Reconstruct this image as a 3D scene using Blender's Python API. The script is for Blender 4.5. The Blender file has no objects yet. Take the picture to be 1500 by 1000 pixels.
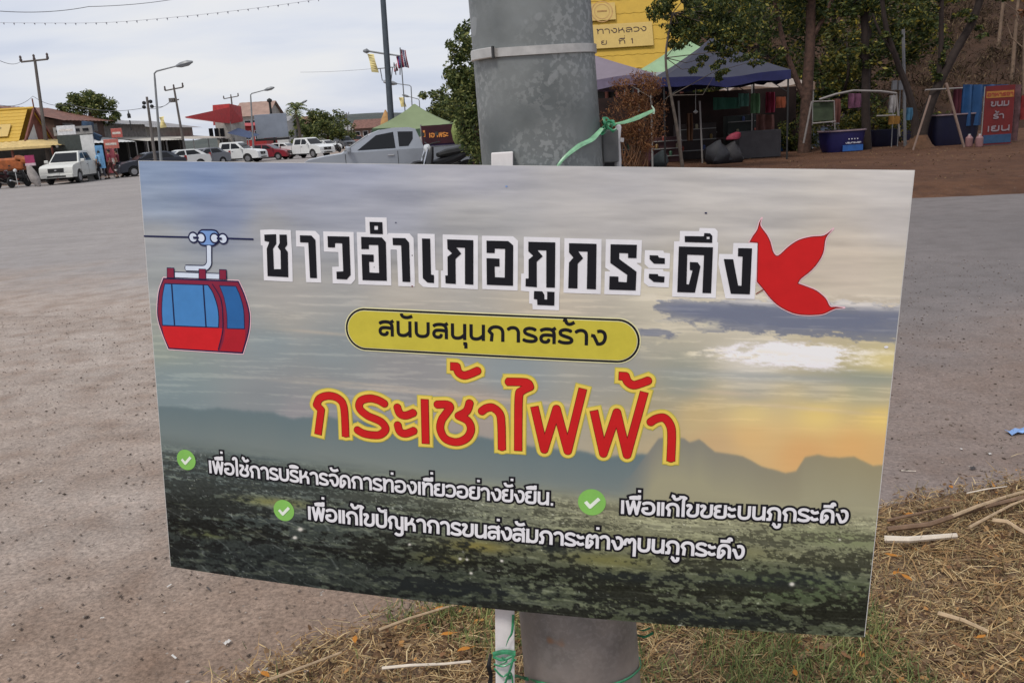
import bpy, bmesh, math, random
import numpy as np
from mathutils import Vector, Matrix
from mathutils.geometry import delaunay_2d_cdt
random.seed(7); RNG = np.random.default_rng(7)
SC = bpy.context.scene
COL = SC.collection
R = math.radians

# ------------------------------------------------------------------ camera
FPX = 1250.0
PITCH = math.atan(313.0 / FPX)
ROLL = 0.062
CAM = np.array([0.0, 0.0, 1.6])
F_ = np.array([0, math.cos(PITCH), -math.sin(PITCH)])
R0 = np.array([1.0, 0, 0]); U0 = np.cross(R0, F_)
R_ = math.cos(ROLL) * R0 - math.sin(ROLL) * U0
U_ = math.sin(ROLL) * R0 + math.cos(ROLL) * U0
cam = bpy.data.cameras.new('camera'); camo = bpy.data.objects.new('camera', cam); COL.objects.link(camo)
cam.sensor_fit = 'HORIZONTAL'; cam.sensor_width = 36; cam.lens = 36 * FPX / 1500
cam.clip_start = 0.05; cam.clip_end = 6000
mw = Matrix(((R_[0], U_[0], -F_[0], CAM[0]), (R_[1], U_[1], -F_[1], CAM[1]), (R_[2], U_[2], -F_[2], CAM[2]), (0, 0, 0, 1)))
camo.matrix_world = mw
SC.camera = camo
cam.dof.use_dof = False

def ray(px, py): return F_ + (px - 750) / FPX * R_ - (py - 500) / FPX * U_
def at(px, py, Y):
    r = ray(px, py); return CAM + r * (Y / r[1])
def gnd(px, py, z=0.0):
    r = ray(px, py); return CAM + r * ((z - CAM[2]) / r[2])
def hx(px, Y, z=0.0):
    """x of the point seen in column px at distance Y and height z"""
    py = 187.0
    for _ in range(6):
        p = at(px, py, Y); py += (p[2] - z) * FPX / Y
    return at(px, py, Y)[0]

# ------------------------------------------------------------------ world: overcast sky, soft sun
SUN_EL, SUN_AZ = R(58), R(-35)
w = bpy.data.worlds.new('World'); SC.world = w; w.use_nodes = True
nt = w.node_tree; nt.nodes.clear()
N = nt.nodes.new; L = nt.links.new
out = N('ShaderNodeOutputWorld'); bg = N('ShaderNodeBackground'); L(bg.outputs[0], out.inputs[0])
sky = N('ShaderNodeTexSky'); sky.sky_type = 'NISHITA'; sky.sun_disc = False
sky.sun_elevation = SUN_EL; sky.sun_rotation = SUN_AZ; sky.dust_density = 2.0
tc = N('ShaderNodeTexCoord'); sep = N('ShaderNodeSeparateXYZ'); L(tc.outputs['Generated'], sep.inputs[0])
# clouds laid out on a flat layer high above: direction / (height + small)
addz = N('ShaderNodeMath'); addz.operation = 'ADD'; addz.inputs[1].default_value = 0.16; L(sep.outputs[2], addz.inputs[0])
mxz = N('ShaderNodeMath'); mxz.operation = 'MAXIMUM'; mxz.inputs[1].default_value = 0.05; L(addz.outputs[0], mxz.inputs[0])
dv = N('ShaderNodeVectorMath'); dv.operation = 'DIVIDE'; L(tc.outputs['Generated'], dv.inputs[0])
cmb = N('ShaderNodeCombineXYZ')
for i in range(3): L(mxz.outputs[0], cmb.inputs[i])
L(cmb.outputs[0], dv.inputs[1])
mp = N('ShaderNodeMapping'); mp.inputs['Scale'].default_value = (0.42, 0.62, 0.0); mp.inputs['Rotation'].default_value = (0, 0, 0.25); L(dv.outputs[0], mp.inputs[0])
n1 = N('ShaderNodeTexNoise'); n1.inputs['Scale'].default_value = 1.5; n1.inputs['Detail'].default_value = 7; n1.inputs['Roughness'].default_value = 0.5; n1.inputs['Distortion'].default_value = 0.35
L(mp.outputs[0], n1.inputs['Vector'])
cr = N('ShaderNodeValToRGB'); L(n1.outputs[0], cr.inputs[0])
e = cr.color_ramp.elements
e[0].position = 0.36; e[0].color = (4.3, 4.7, 5.75, 1)
e[1].position = 0.62; e[1].color = (6.25, 6.25, 6.4, 1)
m_ = e.new(0.5); m_.color = (5.5, 5.7, 6.3, 1)
mx = N('ShaderNodeMixRGB'); mx.inputs[0].default_value = 0.9
L(sky.outputs[0], mx.inputs[1]); L(cr.outputs[0], mx.inputs[2]); L(mx.outputs[0], bg.inputs[0])
bg.inputs[1].default_value = 0.095
sun = bpy.data.lights.new('sun', 'SUN'); suno = bpy.data.objects.new('sun', sun); COL.objects.link(suno)
sun.energy = 1.5; sun.angle = R(14); sun.color = (1.0, 0.955, 0.89)
d = Vector((math.sin(SUN_AZ) * math.cos(SUN_EL), -math.cos(SUN_AZ) * math.cos(SUN_EL) * 1.0, math.sin(SUN_EL)))
suno.rotation_euler = d.to_track_quat('Z', 'Y').to_euler()
sky.sun_rotation = math.atan2(d.x, d.y)
SC.view_settings.view_transform = 'Standard'; SC.view_settings.look = 'None'
SC.view_settings.exposure = 0.52; SC.view_settings.gamma = 1.0; SC.view_settings.use_curve_mapping = False

# ------------------------------------------------------------------ materials
def lin(c):
    c = np.asarray(c, float) / 255.0
    return np.where(c <= 0.04045, c / 12.92, ((c + 0.055) / 1.055) ** 2.4)
MATS = {}
def mat(name, col, rough=0.65, var=0.18, scale=6.0, metal=0.0, bump=0.0, col2=None, detail=4.0, spec=0.4, emit=None):
    if name in MATS: return MATS[name]
    m = bpy.data.materials.new(name); m.use_nodes = True; t = m.node_tree; b = t.nodes['Principled BSDF']
    b.inputs['Roughness'].default_value = rough; b.inputs['Metallic'].default_value = metal
    b.inputs['Specular IOR Level'].default_value = spec
    co = t.nodes.new('ShaderNodeTexCoord'); no = t.nodes.new('ShaderNodeTexNoise')
    no.inputs['Scale'].default_value = scale; no.inputs['Detail'].default_value = detail; no.inputs['Roughness'].default_value = 0.6
    t.links.new(co.outputs['Object'], no.inputs['Vector'])
    r = t.nodes.new('ShaderNodeValToRGB'); t.links.new(no.outputs[0], r.inputs[0])
    a = tuple(min(1, x * (1 - var)) for x in col); c2 = col2 if col2 else tuple(min(1, x * (1 + var)) for x in col)
    r.color_ramp.elements[0].position = 0.32; r.color_ramp.elements[0].color = (*a, 1)
    r.color_ramp.elements[1].position = 0.68; r.color_ramp.elements[1].color = (*c2, 1)
    t.links.new(r.outputs[0], b.inputs['Base Color'])
    if bump:
        bp = t.nodes.new('ShaderNodeBump'); bp.inputs['Strength'].default_value = min(1, bump); bp.inputs['Distance'].default_value = 0.02
        t.links.new(no.outputs[0], bp.inputs['Height']); t.links.new(bp.outputs[0], b.inputs['Normal'])
    if emit:
        b.inputs['Emission Color'].default_value = (*emit[:3], 1); b.inputs['Emission Strength'].default_value = emit[3]
    MATS[name] = m; return m
def leafmat(name, cols, rough=0.6):
    if name in MATS: return MATS[name]
    m = bpy.data.materials.new(name); m.use_nodes = True; t = m.node_tree; b = t.nodes['Principled BSDF']
    b.inputs['Roughness'].default_value = rough; b.inputs['Specular IOR Level'].default_value = 0.25
    g = t.nodes.new('ShaderNodeNewGeometry'); r = t.nodes.new('ShaderNodeValToRGB')
    t.links.new(g.outputs['Random Per Island'], r.inputs[0])
    els = r.color_ramp.elements
    for i, (p, c) in enumerate(cols):
        el = els[i] if i < 2 else els.new(p)
        el.position = p; el.color = (*c, 1)
    t.links.new(r.outputs[0], b.inputs['Base Color'])
    tr = t.nodes.new('ShaderNodeBsdfTranslucent'); t.links.new(r.outputs[0], tr.inputs[0])
    mxs = t.nodes.new('ShaderNodeMixShader'); mxs.inputs[0].default_value = 0.25
    t.links.new(b.outputs[0], mxs.inputs[1]); t.links.new(tr.outputs[0], mxs.inputs[2])
    t.links.new(mxs.outputs[0], t.nodes['Material Output'].inputs[0])
    MATS[name] = m; return m

# ------------------------------------------------------------------ mesh helpers
class MB:
    def __init__(s): s.v = []; s.f = []
    def add(s, vs, fs):
        b = len(s.v); s.v += [tuple(map(float, p)) for p in vs]; s.f += [tuple(i + b for i in f) for f in fs]; return s
    def box(s, c, d, rz=0.0, ry=0.0, rx=0.0):
        c = Vector(c); h = [x / 2 for x in d]
        M = Matrix.Rotation(rz, 3, 'Z') @ Matrix.Rotation(ry, 3, 'Y') @ Matrix.Rotation(rx, 3, 'X')
        vs = [c + M @ Vector((x * h[0], y * h[1], z * h[2])) for x in (-1, 1) for y in (-1, 1) for z in (-1, 1)]
        return s.add(vs, [(0, 1, 3, 2), (4, 6, 7, 5), (0, 4, 5, 1), (2, 3, 7, 6), (0, 2, 6, 4), (1, 5, 7, 3)])
    def bb(s, a, b):
        return s.box([(a[i] + b[i]) / 2 for i in range(3)], [abs(b[i] - a[i]) for i in range(3)])
    def tube(s, pts, rad, n=8, flat=1.0, cap=True):
        pts = [Vector(tuple(float(q) for q in p)) for p in pts]; rad = [float(q) for q in rad] if hasattr(rad, "__len__") else float(rad); k = len(pts)
        if not hasattr(rad, '__len__'): rad = [rad] * k
        up = None; rings = []
        for i in range(k):
            t = (pts[min(i + 1, k - 1)] - pts[max(i - 1, 0)])
            if t.length < 1e-9: t = Vector((0, 0, 1))
            t.normalize()
            if up is None:
                up = Vector((0, 0, 1)) if abs(t.z) < 0.9 else Vector((1, 0, 0))
            x = t.cross(up); x.normalize(); up2 = x.cross(t); up = up2
            rings.append([pts[i] + rad[i] * (math.cos(2 * math.pi * j / n) * x * flat + math.sin(2 * math.pi * j / n) * up2) for j in range(n)])
        vs = [p for r in rings for p in r]; fs = []
        for i in range(k - 1):
            for j in range(n):
                a = i * n + j; b = i * n + (j + 1) % n; fs.append((a, b, b + n, a + n))
        if cap: fs.append(tuple(range(n - 1, -1, -1))); fs.append(tuple(range((k - 1) * n, k * n)))
        return s.add(vs, fs)
    def prism(s, poly, y0, y1, taper=None):
        """poly in xz extruded along y; taper(z) gives inset of each side"""
        n = len(poly); t = taper or (lambda z: 0)
        vs = [(x, y0 + t(z), z) for x, z in poly] + [(x, y1 - t(z), z) for x, z in poly]
        fs = [tuple(range(n)), tuple(range(2 * n - 1, n - 1, -1))] + [(i, i + n, (i + 1) % n + n, (i + 1) % n) for i in range(n)]
        return s.add(vs, fs)
    def quad(s, *p): return s.add(p, [tuple(range(len(p)))])
    def lathe(s, prof, c=(0, 0, 0), n=20, M=None):
        vs = []; fs = []; k = len(prof)
        for r, z in prof:
            for j in range(n):
                a = 2 * math.pi * j / n; p = Vector((r * math.cos(a), r * math.sin(a), z))
                if M: p = M @ p
                vs.append(p + Vector(c))
        for i in range(k - 1):
            for j in range(n):
                a = i * n + j; b = i * n + (j + 1) % n; fs.append((a, b, b + n, a + n))
        fs.append(tuple(range(n - 1, -1, -1))); fs.append(tuple(range((k - 1) * n, k * n)))
        return s.add(vs, fs)
    def mesh(s, name, off=(0, 0, 0)):
        me = bpy.data.meshes.new(name)
        o = off; me.from_pydata([(v[0] - o[0], v[1] - o[1], v[2] - o[2]) for v in s.v], [], s.f); me.update(); return me
def link(name, me, m, parent=None, smooth=False, bevel=0.0, loc=None, fixn=True):
    o = bpy.data.objects.new(name, me); COL.objects.link(o)
    if m is not None and not me.materials: me.materials.append(m)
    if fixn and len(me.polygons) < 20000:
        bm = bmesh.new(); bm.from_mesh(me); bmesh.ops.recalc_face_normals(bm, faces=bm.faces[:]); bm.to_mesh(me); bm.free()
    if parent: o.parent = parent
    if loc is not None: o.location = loc
    if smooth:
        me.polygons.foreach_set('use_smooth', [True] * len(me.polygons)); me.update()
        es = o.modifiers.new('es', 'EDGE_SPLIT'); es.split_angle = R(38)
    if bevel:
        b = o.modifiers.new('bv', 'BEVEL'); b.width = bevel; b.segments = 2; b.limit_method = 'ANGLE'; b.angle_limit = R(35)
    return o
def part(name, mb, m, parent, smooth=False, bevel=0.0, world=False, label=None):
    off = parent.location if world else (0, 0, 0)
    o = link(name, mb.mesh(name, off), m, parent, smooth, bevel)
    if label: o['label'] = label
    return o
def tag(o, label=None, cat=None, group=None, kind=None):
    if label: o['label'] = label
    if cat: o['category'] = cat
    if group: o['group'] = group
    if kind: o['kind'] = kind
    return o
def thing(name, label, cat, loc=(0, 0, 0), rz=0.0, group=None):
    o = bpy.data.objects.new(name, None); COL.objects.link(o); o.location = tuple(map(float, loc)); o.rotation_euler = (0, 0, rz)
    return tag(o, label, cat, group)
def single(name, mb, m, label, cat, loc, group=None, smooth=False, bevel=0.0, world=True):
    """one mesh thing; coordinates given in world, origin moved to loc"""
    o = link(name, mb.mesh(name, loc if world else (0, 0, 0)), m, None, smooth, bevel, loc)
    return tag(o, label, cat, group)
def copy_tree(o, parent=None):
    c = o.copy(); COL.objects.link(c); c.parent = parent
    for ch in list(o.children): copy_tree(ch, c)
    return c
def npmesh(name, V, Fs, m, parent=None, loc=None):
    me = bpy.data.meshes.new(name); V = np.asarray(V, np.float32); Fs = np.asarray(Fs, np.int32)
    k = Fs.shape[1]
    me.vertices.add(len(V)); me.vertices.foreach_set('co', V.ravel())
    me.loops.add(Fs.size); me.loops.foreach_set('vertex_index', Fs.ravel())
    me.polygons.add(len(Fs)); me.polygons.foreach_set('loop_start', np.arange(0, Fs.size, k, dtype=np.int32))
    me.update(calc_edges=True); me.validate()
    o = bpy.data.objects.new(name, me); COL.objects.link(o); me.materials.append(m)
    if parent: o.parent = parent
    if loc is not None: o.location = loc
    return o

# value noise in numpy
def vnoise(x, y, seed=0):
    xi = np.floor(x).astype(int); yi = np.floor(y).astype(int); xf = x - xi; yf = y - yi
    def h(a, b):
        n = (a * 374761393 + b * 668265263 + seed * 1442695041) & 0x7fffffff
        n = ((n ^ (n >> 13)) * 1274126177) & 0x7fffffff
        return ((n ^ (n >> 16)) & 0xffff) / 65535.0
    u = xf * xf * (3 - 2 * xf); v = yf * yf * (3 - 2 * yf)
    return (h(xi, yi) * (1 - u) + h(xi + 1, yi) * u) * (1 - v) + (h(xi, yi + 1) * (1 - u) + h(xi + 1, yi + 1) * u) * v
def fbm(x, y, o=5, seed=0, g=0.55):
    s = 0; a = 1; t = 0
    for i in range(o):
        s = s + a * vnoise(x * 2 ** i, y * 2 ** i, seed + i); t += a; a *= g
    return s / t
def cr_(pts, k=6):
    """smooth through points; a repeated point makes a corner"""
    segs = [[]]
    for p in pts:
        if p == '|': segs.append([segs[-1][-1]])
        else: segs[-1].append(p)
    out_ = []
    for s in segs:
        s = [np.array(p, float) for p in s]; n = len(s)
        if n == 1: continue
        for i in range(n - 1):
            p0 = s[max(i - 1, 0)]; p1 = s[i]; p2 = s[i + 1]; p3 = s[min(i + 2, n - 1)]
            kk = k if n > 2 else 1
            for j in range(kk):
                t = j / kk; out_.append(0.5 * ((2 * p1) + (-p0 + p2) * t + (2 * p0 - 5 * p1 + 4 * p2 - p3) * t * t + (-p0 + 3 * p1 - 3 * p2 + p3) * t ** 3))
        out_.append(s[-1])
    return out_
# ================================================================== THE GROUND
def groundmat(name, cols, speck=0.35, s1=0.35, bump=0.5, track=0.0, other=None, line=None):
    """cols = three earth colours; other + line = a second set that takes over across a ragged line y = a + b x"""
    m = bpy.data.materials.new(name); m.use_nodes = True; t = m.node_tree; b = t.nodes['Principled BSDF']
    b.inputs['Roughness'].default_value = 0.93; b.inputs['Specular IOR Level'].default_value = 0.15
    co = t.nodes.new('ShaderNodeTexCoord')
    def noise(sc, de, ro=0.6, vec=None):
        n = t.nodes.new('ShaderNodeTexNoise'); n.inputs['Scale'].default_value = sc; n.inputs['Detail'].default_value = de; n.inputs['Roughness'].default_value = ro
        t.links.new(vec or co.outputs['Object'], n.inputs['Vector']); return n
    def ramp(src, a, ca, bb, cb):
        r = t.nodes.new('ShaderNodeValToRGB'); t.links.new(src, r.inputs[0])
        r.color_ramp.elements[0].position = a; r.color_ramp.elements[0].color = (*ca, 1)
        r.color_ramp.elements[1].position = bb; r.color_ramp.elements[1].color = (*cb, 1); return r
    def mixc(f, a, c, mode='MIX'):
        x = t.nodes.new('ShaderNodeMixRGB'); x.blend_type = mode
        for i, q in enumerate((f, a, c)):
            if isinstance(q, float): x.inputs[i].default_value = q
            elif isinstance(q, tuple): x.inputs[i].default_value = (*q, 1)
            else: t.links.new(q, x.inputs[i])
        return x.outputs[0]
    big = noise(s1, 6); mid = noise(3.5, 5, 0.65); fine = noise(55, 4, 0.7); clod = noise(14, 4, 0.7)
    rm = ramp(mid.outputs[0], 0.45, (0, 0, 0), 0.75, (1, 1, 1))
    def earth(c): return mixc(rm.outputs[0], ramp(big.outputs[0], 0.36, c[0], 0.64, c[1]).outputs[0], c[2])
    def earth_detail(c, sp):
        x = mixc(1.0, earth(c), ramp(fine.outputs[0], 0.3, (1 - sp,) * 3, 0.72, (1 + sp * 0.8,) * 3).outputs[0], 'MULTIPLY')
        return mixc(1.0, x, ramp(clod.outputs[0], 0.35, (1 - sp * .5,) * 3, 0.65, (1 + sp * .25,) * 3).outputs[0], 'MULTIPLY')
    x2 = earth_detail(cols, speck)
    if other:
        s = t.nodes.new('ShaderNodeSeparateXYZ'); t.links.new(co.outputs['Object'], s.inputs[0])
        def mth(op, *v):
            n = t.nodes.new('ShaderNodeMath'); n.operation = op
            for i, q in enumerate(v):
                if isinstance(q, (int, float)): n.inputs[i].default_value = q
                else: t.links.new(q, n.inputs[i])
            return n.outputs[0]
        wob = noise(0.6, 6, 0.65)
        val = mth('ADD', mth('MULTIPLY', s.outputs[0], -line[1]), s.outputs[1]); val = mth('ADD', val, -line[0]); val = mth('ADD', val, mth('MULTIPLY', mth('ADD', wob.outputs[0], -0.5), line[3]))
        mr = t.nodes.new('ShaderNodeMapRange'); mr.interpolation_type = 'SMOOTHSTEP'; t.links.new(val, mr.inputs[0]); mr.inputs[1].default_value = 0; mr.inputs[2].default_value = line[2]
        x2 = mixc(mr.outputs[0], earth_detail(other[0], other[1]), x2)
    mp = t.nodes.new('ShaderNodeMapping'); mp.inputs['Rotation'].default_value = (0, 0, 0.3); mp.inputs['Scale'].default_value = (0.25, 2.2, 1)
    t.links.new(co.outputs['Object'], mp.inputs[0]); tn = noise(1.3, 4, 0.6, mp.outputs[0])
    x3 = mixc(1.0, x2, ramp(tn.outputs[0], 0.35, (1 - track,) * 3, 0.6, (1 + track * 0.4,) * 3).outputs[0], 'MULTIPLY')
    vo = t.nodes.new('ShaderNodeTexVoronoi'); vo.inputs['Scale'].default_value = 34; t.links.new(co.outputs['Object'], vo.inputs['Vector'])
    rv = ramp(vo.outputs['Distance'], 0.1, (1, 1, 1), 0.2, (0, 0, 0)); sp = ramp(vo.outputs['Color'], 0.0, (0.07, 0.06, 0.055), 1.0, (0.48, 0.45, 0.41))
    mk = t.nodes.new('ShaderNodeMath'); mk.operation = 'MULTIPLY'; t.links.new(rv.outputs[0], mk.inputs[0])
    gate = noise(9, 2); rg = ramp(gate.outputs[0], 0.56, (0, 0, 0), 0.66, (1, 1, 1)); t.links.new(rg.outputs[0], mk.inputs[1])
    t.links.new(mixc(mk.outputs[0], x3, sp.outputs[0]), b.inputs['Base Color'])
    bp = t.nodes.new('ShaderNodeBump'); bp.inputs['Strength'].default_value = bump; bp.inputs['Distance'].default_value = 0.016
    ad = t.nodes.new('ShaderNodeMath'); ad.operation = 'ADD'; t.links.new(fine.outputs[0], ad.inputs[0]); t.links.new(clod.outputs[0], ad.inputs[1])
    t.links.new(ad.outputs[0], bp.inputs['Height']); t.links.new(bp.outputs[0], b.inputs['Normal'])
    MATS[name] = m; return m
DIRT = ((0.33, 0.265, 0.222), (0.40, 0.342, 0.30), (0.25, 0.185, 0.146))
DIRTR = ((0.225, 0.175, 0.15), (0.26, 0.215, 0.195), (0.19, 0.14, 0.115))
BROWN = ((0.245, 0.175, 0.132), (0.31, 0.235, 0.185), (0.19, 0.13, 0.095))
M_dirt = groundmat('worn gravel', DIRT, track=0.12, speck=.42, other=(BROWN, 0.45), line=(2.75, 0.35, 1.7, 1.3))
M_asph = groundmat('dusty asphalt', ((0.275, 0.255, 0.247), (0.32, 0.296, 0.283), (0.25, 0.225, 0.212)), speck=0.22, bump=0.4, track=0.05, other=(DIRT, 0.35), line=(6.9, -0.45, 3.5, 7.0))
M_side = groundmat('smoother side asphalt', ((0.155, 0.14, 0.137), (0.185, 0.165, 0.16), (0.135, 0.12, 0.115)), speck=0.15, bump=0.35, track=0.05, other=(DIRTR, 0.3), line=(4.6, 0.0, 2.5, 4.0))
M_red = groundmat('red earth', ((0.085, 0.040, 0.023), (0.125, 0.062, 0.035), (0.06, 0.030, 0.019)), speck=0.3, s1=0.5, bump=0.8)
M_verge = groundmat('verge soil', ((0.19, 0.125, 0.08), (0.26, 0.18, 0.12), (0.14, 0.095, 0.06)), speck=0.4, s1=1.2, bump=1.0)

def sheet(name, poly, z, m, jag=0.0, step=0.5, seed=1):
    pts = []
    n = len(poly)
    for i in range(n):
        a = np.array(poly[i], float); b = np.array(poly[(i + 1) % n], float); ln = np.linalg.norm(b - a); k = max(1, int(ln / step)) if jag else 1
        k = min(k, 240)
        for j in range(k):
            p = a + (b - a) * j / k; nn = np.array([-(b - a)[1], (b - a)[0]]) / ln
            o_ = (fbm(np.array([p[0] * 0.9]), np.array([p[1] * 0.9]), 4, seed)[0] - 0.5) * 2 * jag
            pts.append(Vector(p + nn * o_))
    r = delaunay_2d_cdt(pts, [], [list(range(len(pts)))], 1, 1e-5)
    me = bpy.data.meshes.new(name); me.from_pydata([(v.x, v.y, z) for v in r[0]], [], r[2]); me.update()
    o = link(name, me, m, fixn=False); o['kind'] = 'structure'
    for p in me.polygons:
        if p.normal.z < 0: p.flip()
    return o
g = MB().quad((-2500, -60, 0), (2500, -60, 0), (2500, 4000, 0), (-2500, 4000, 0))
o = link('ground', g.mesh('ground'), M_dirt); o['kind'] = 'structure'
road_poly = [(-90, 24), (-9, 11.0), (-3, 7.6), (1.5, 5.6), (8, 4.6), (40, 3.5), (60, 13.5), (9, 14.6), (6.3, 15.2), (5.2, 20), (2.5, 27), (-3, 34), (-12, 62), (-32, 160), (-52, 300), (-66, 290), (-34.5, 120), (-26.0, 60), (-26.5, 53), (-90, 50)]
road = sheet('road', road_poly, 0.0015, M_asph, jag=0.35, step=0.5, seed=3)
side_road = sheet('side_road', [(0.6, 1.9), (8, 1.6), (40, 1.5), (60, 13.5), (9, 14.6), (6.3, 15.2), (5.2, 20), (2.5, 27), (-1, 30), (0.0, 15)], 0.003, M_side, jag=0.3, step=0.5, seed=4)
bank = sheet('dirt_bank', [(9, 14.7), (6.4, 15.3), (5.3, 20), (2.6, 27), (-3, 34.2), (-6, 44), (0, 70), (60, 70), (60, 13.7)], 0.0045, M_red, jag=0.3, step=0.5, seed=5)
# verge under the sign: a low uneven strip of soil
vp = [gnd(*p)[:2] for p in ((200, 1085), (340, 1000), (480, 942), (640, 892), (900, 850), (1180, 790), (1300, 745), (1500, 708), (1620, 690))]
verge_edge = vp
verge = sheet('verge', [tuple(p) for p in vp] + [(6, 3.4), (6, 0.4), (-2.5, 0.4)], 0.012, M_verge, jag=0.05, step=0.1, seed=9)

def in_verge(x, y, soft=0.0):
    px = np.array([p[0] for p in vp]); py = np.array([p[1] for p in vp]); i = np.argsort(px)
    return y < np.interp(x, px[i], py[i]) + soft
# blades and straws as real geometry
def blades(name, n, xs, ys, ln, wd, lie, m, label, edge=0.0, clump=None, thr=0.5, seed=0, zb=0.012):
    rg = np.random.default_rng(seed)
    x = rg.uniform(*xs, n * 3); y = rg.uniform(*ys, n * 3)
    ok = in_verge(x, y, edge * rg.normal(size=len(x)))
    if clump: ok &= fbm(x * clump, y * clump, 3, seed + 50) + rg.normal(0, 0.04, len(x)) > thr
    x = x[ok][:n]; y = y[ok][:n]; n = len(x)
    a = rg.uniform(0, 2 * np.pi, n); l = rg.uniform(*ln, n); wv = rg.uniform(*wd, n); el = np.clip(rg.normal(lie[0], lie[1], n), 0.02, 1.5)
    d = np.stack([np.cos(a) * np.cos(el), np.sin(a) * np.cos(el), np.sin(el)], 1)
    s_ = np.stack([-np.sin(a), np.cos(a), np.zeros(n)], 1) * wv[:, None]
    z0 = zb + rg.uniform(0, 0.02, n)
    p0 = np.stack([x, y, z0], 1); bend = rg.uniform(-0.25, 0.1, n)
    p1 = p0 + d * (l * 0.5)[:, None]; p2 = p0 + d * l[:, None]; p2[:, 2] += bend * l; p2[:, 2] = np.maximum(p2[:, 2], zb + 0.002)
    side = rg.normal(0, 0.12, n) * l; p2 += np.stack([-np.sin(a), np.cos(a), np.zeros(n)], 1) * side[:, None]
    up = np.array([0, 0, 1.0]) * (wv * 0.5)[:, None]
    V = np.stack([p0 - s_, p0 + s_, p1 + s_ * 0.9 + up, p1 - s_ * 0.9, p2 + s_ * 0.3, p2 - s_ * 0.3], 1).reshape(-1, 3)
    b = (np.arange(n) * 6)[:, None]
    Fs = np.concatenate([b + np.array([[0, 1, 2, 3]]), b + np.array([[3, 2, 4, 5]])], 0)
    o = npmesh(name, V, Fs, m); tag(o, label, None, None, 'stuff'); o['category'] = 'grass' if 'grass' in name else 'straw'
    return o
M_straw = leafmat('straw', [(0.0, (0.25, 0.14, 0.06)), (1.0, (0.76, 0.60, 0.34)), (0.35, (0.40, 0.25, 0.115)), (0.7, (0.58, 0.41, 0.20))], 0.8)
M_grass = leafmat('short grass', [(0.0, (0.17, 0.13, 0.055)), (1.0, (0.40, 0.31, 0.17)), (0.5, (0.24, 0.19, 0.09))], 0.7)
M_green = leafmat('green grass', [(0.0, (0.07, 0.10, 0.03)), (1.0, (0.30, 0.32, 0.11)), (0.5, (0.14, 0.18, 0.06))], 0.6)
blades('straw_litter', 44000, (-1.6, 4.2), (1.5, 4.6), (0.015, 0.085), (0.0006, 0.0019), (0.12, 0.12), M_straw, 'brown and cream dry straw litter lying along the verge', edge=0.06, clump=2.2, thr=0.40, seed=1)
blades('dead_leaf_crumbs', 16000, (-1.6, 4.2), (1.5, 4.6), (0.008, 0.03), (0.002, 0.006), (0.2, 0.25), leafmat('crumbs', [(0.0, (0.06, 0.035, 0.02)), (1.0, (0.30, 0.19, 0.10)), (0.5, (0.14, 0.08, 0.045))], 0.85), 'crumbled brown dead leaves scattered over the verge', edge=0.07, seed=2)
blades('dry_grass', 8500, (-1.4, 4.2), (1.4, 4.2), (0.03, 0.09), (0.0008, 0.002), (0.55, 0.35), M_grass, 'faded yellow green grass growing through the straw', edge=-0.05, clump=1.6, thr=0.42, seed=3)
blades('green_grass', 12000, (-1.0, 1.12), (1.2, 2.65), (0.03, 0.085), (0.001, 0.0022), (0.8, 0.35), M_green, 'green short grass around the foot of the galvanised post', edge=-0.12, clump=2.3, thr=0.43, seed=4)
blades('straw_heaps', 2600, (-1.6, 4.2), (1.5, 4.6), (0.07, 0.20), (0.001, 0.0028), (0.10, 0.10), M_straw, 'long bleached straws matted in heaps along the verge', edge=0.02, clump=1.9, thr=0.54, seed=6, zb=0.022)
blades('broken_leaf_litter', 6500, (-1.6, 4.2), (1.5, 4.6), (0.008, 0.032), (0.003, 0.009), (0.3, 0.45), leafmat('litter leaves', [(0.0, (0.08, 0.04, 0.02)), (1.0, (0.52, 0.24, 0.06)), (0.4, (0.17, 0.10, 0.055)), (0.9, (0.30, 0.21, 0.12))], 0.85), 'broken brown and ochre leaves mixed into the straw of the verge', edge=0.07, clump=2.4, thr=0.42, seed=12, zb=0.02)
# pebbles and grit on the worn lot
def grit(n, xs, ys, sz, m, label, seed, mode=None):
    rg = np.random.default_rng(seed); x = rg.uniform(*xs, n); y = rg.uniform(ys[0] ** 0.5, ys[1] ** 0.5, n) ** 2
    s = sz[0] * (sz[1] / sz[0]) ** (rg.uniform(0, 1, n) ** 3)
    oc = np.array([[1, 0, 0], [0, 1, 0], [-1, 0, 0], [0, -1, 0], [0, 0, 0.55], [0, 0, -0.4]])
    V = oc[None] * s[:, None, None] * rg.uniform(0.6, 1.3, (n, 6, 1)) ; a = rg.uniform(0, 6.28, n); c, s2 = np.cos(a), np.sin(a)
    V = np.stack([V[..., 0] * c[:, None] - V[..., 1] * s2[:, None] * 0.7, V[..., 0] * s2[:, None] + V[..., 1] * c[:, None] * 0.7, V[..., 2]], 2)
    V += np.stack([x, y, np.full(n, 0.006)], 1)[:, None]
    fs = np.array([[0, 1, 4], [1, 2, 4], [2, 3, 4], [3, 0, 4], [1, 0, 5], [2, 1, 5], [3, 2, 5], [0, 3, 5]])
    o = npmesh('loose_gravel', V.reshape(-1, 3), (np.arange(n)[:, None, None] * 6 + fs[None]).reshape(-1, 3), m)
    tag(o, label, 'gravel', None, 'stuff')
grit(34000, (-5.5, 5), (1.9, 9), (0.0022, 0.011), leafmat('grit', [(0.0, (0.07, 0.055, 0.045)), (1.0, (0.62, 0.56, 0.50)), (0.5, (0.22, 0.17, 0.14)), (0.9, (0.36, 0.30, 0.26))], 0.9), 'small loose pebbles and grit over the dusty lot', 11)

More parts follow.
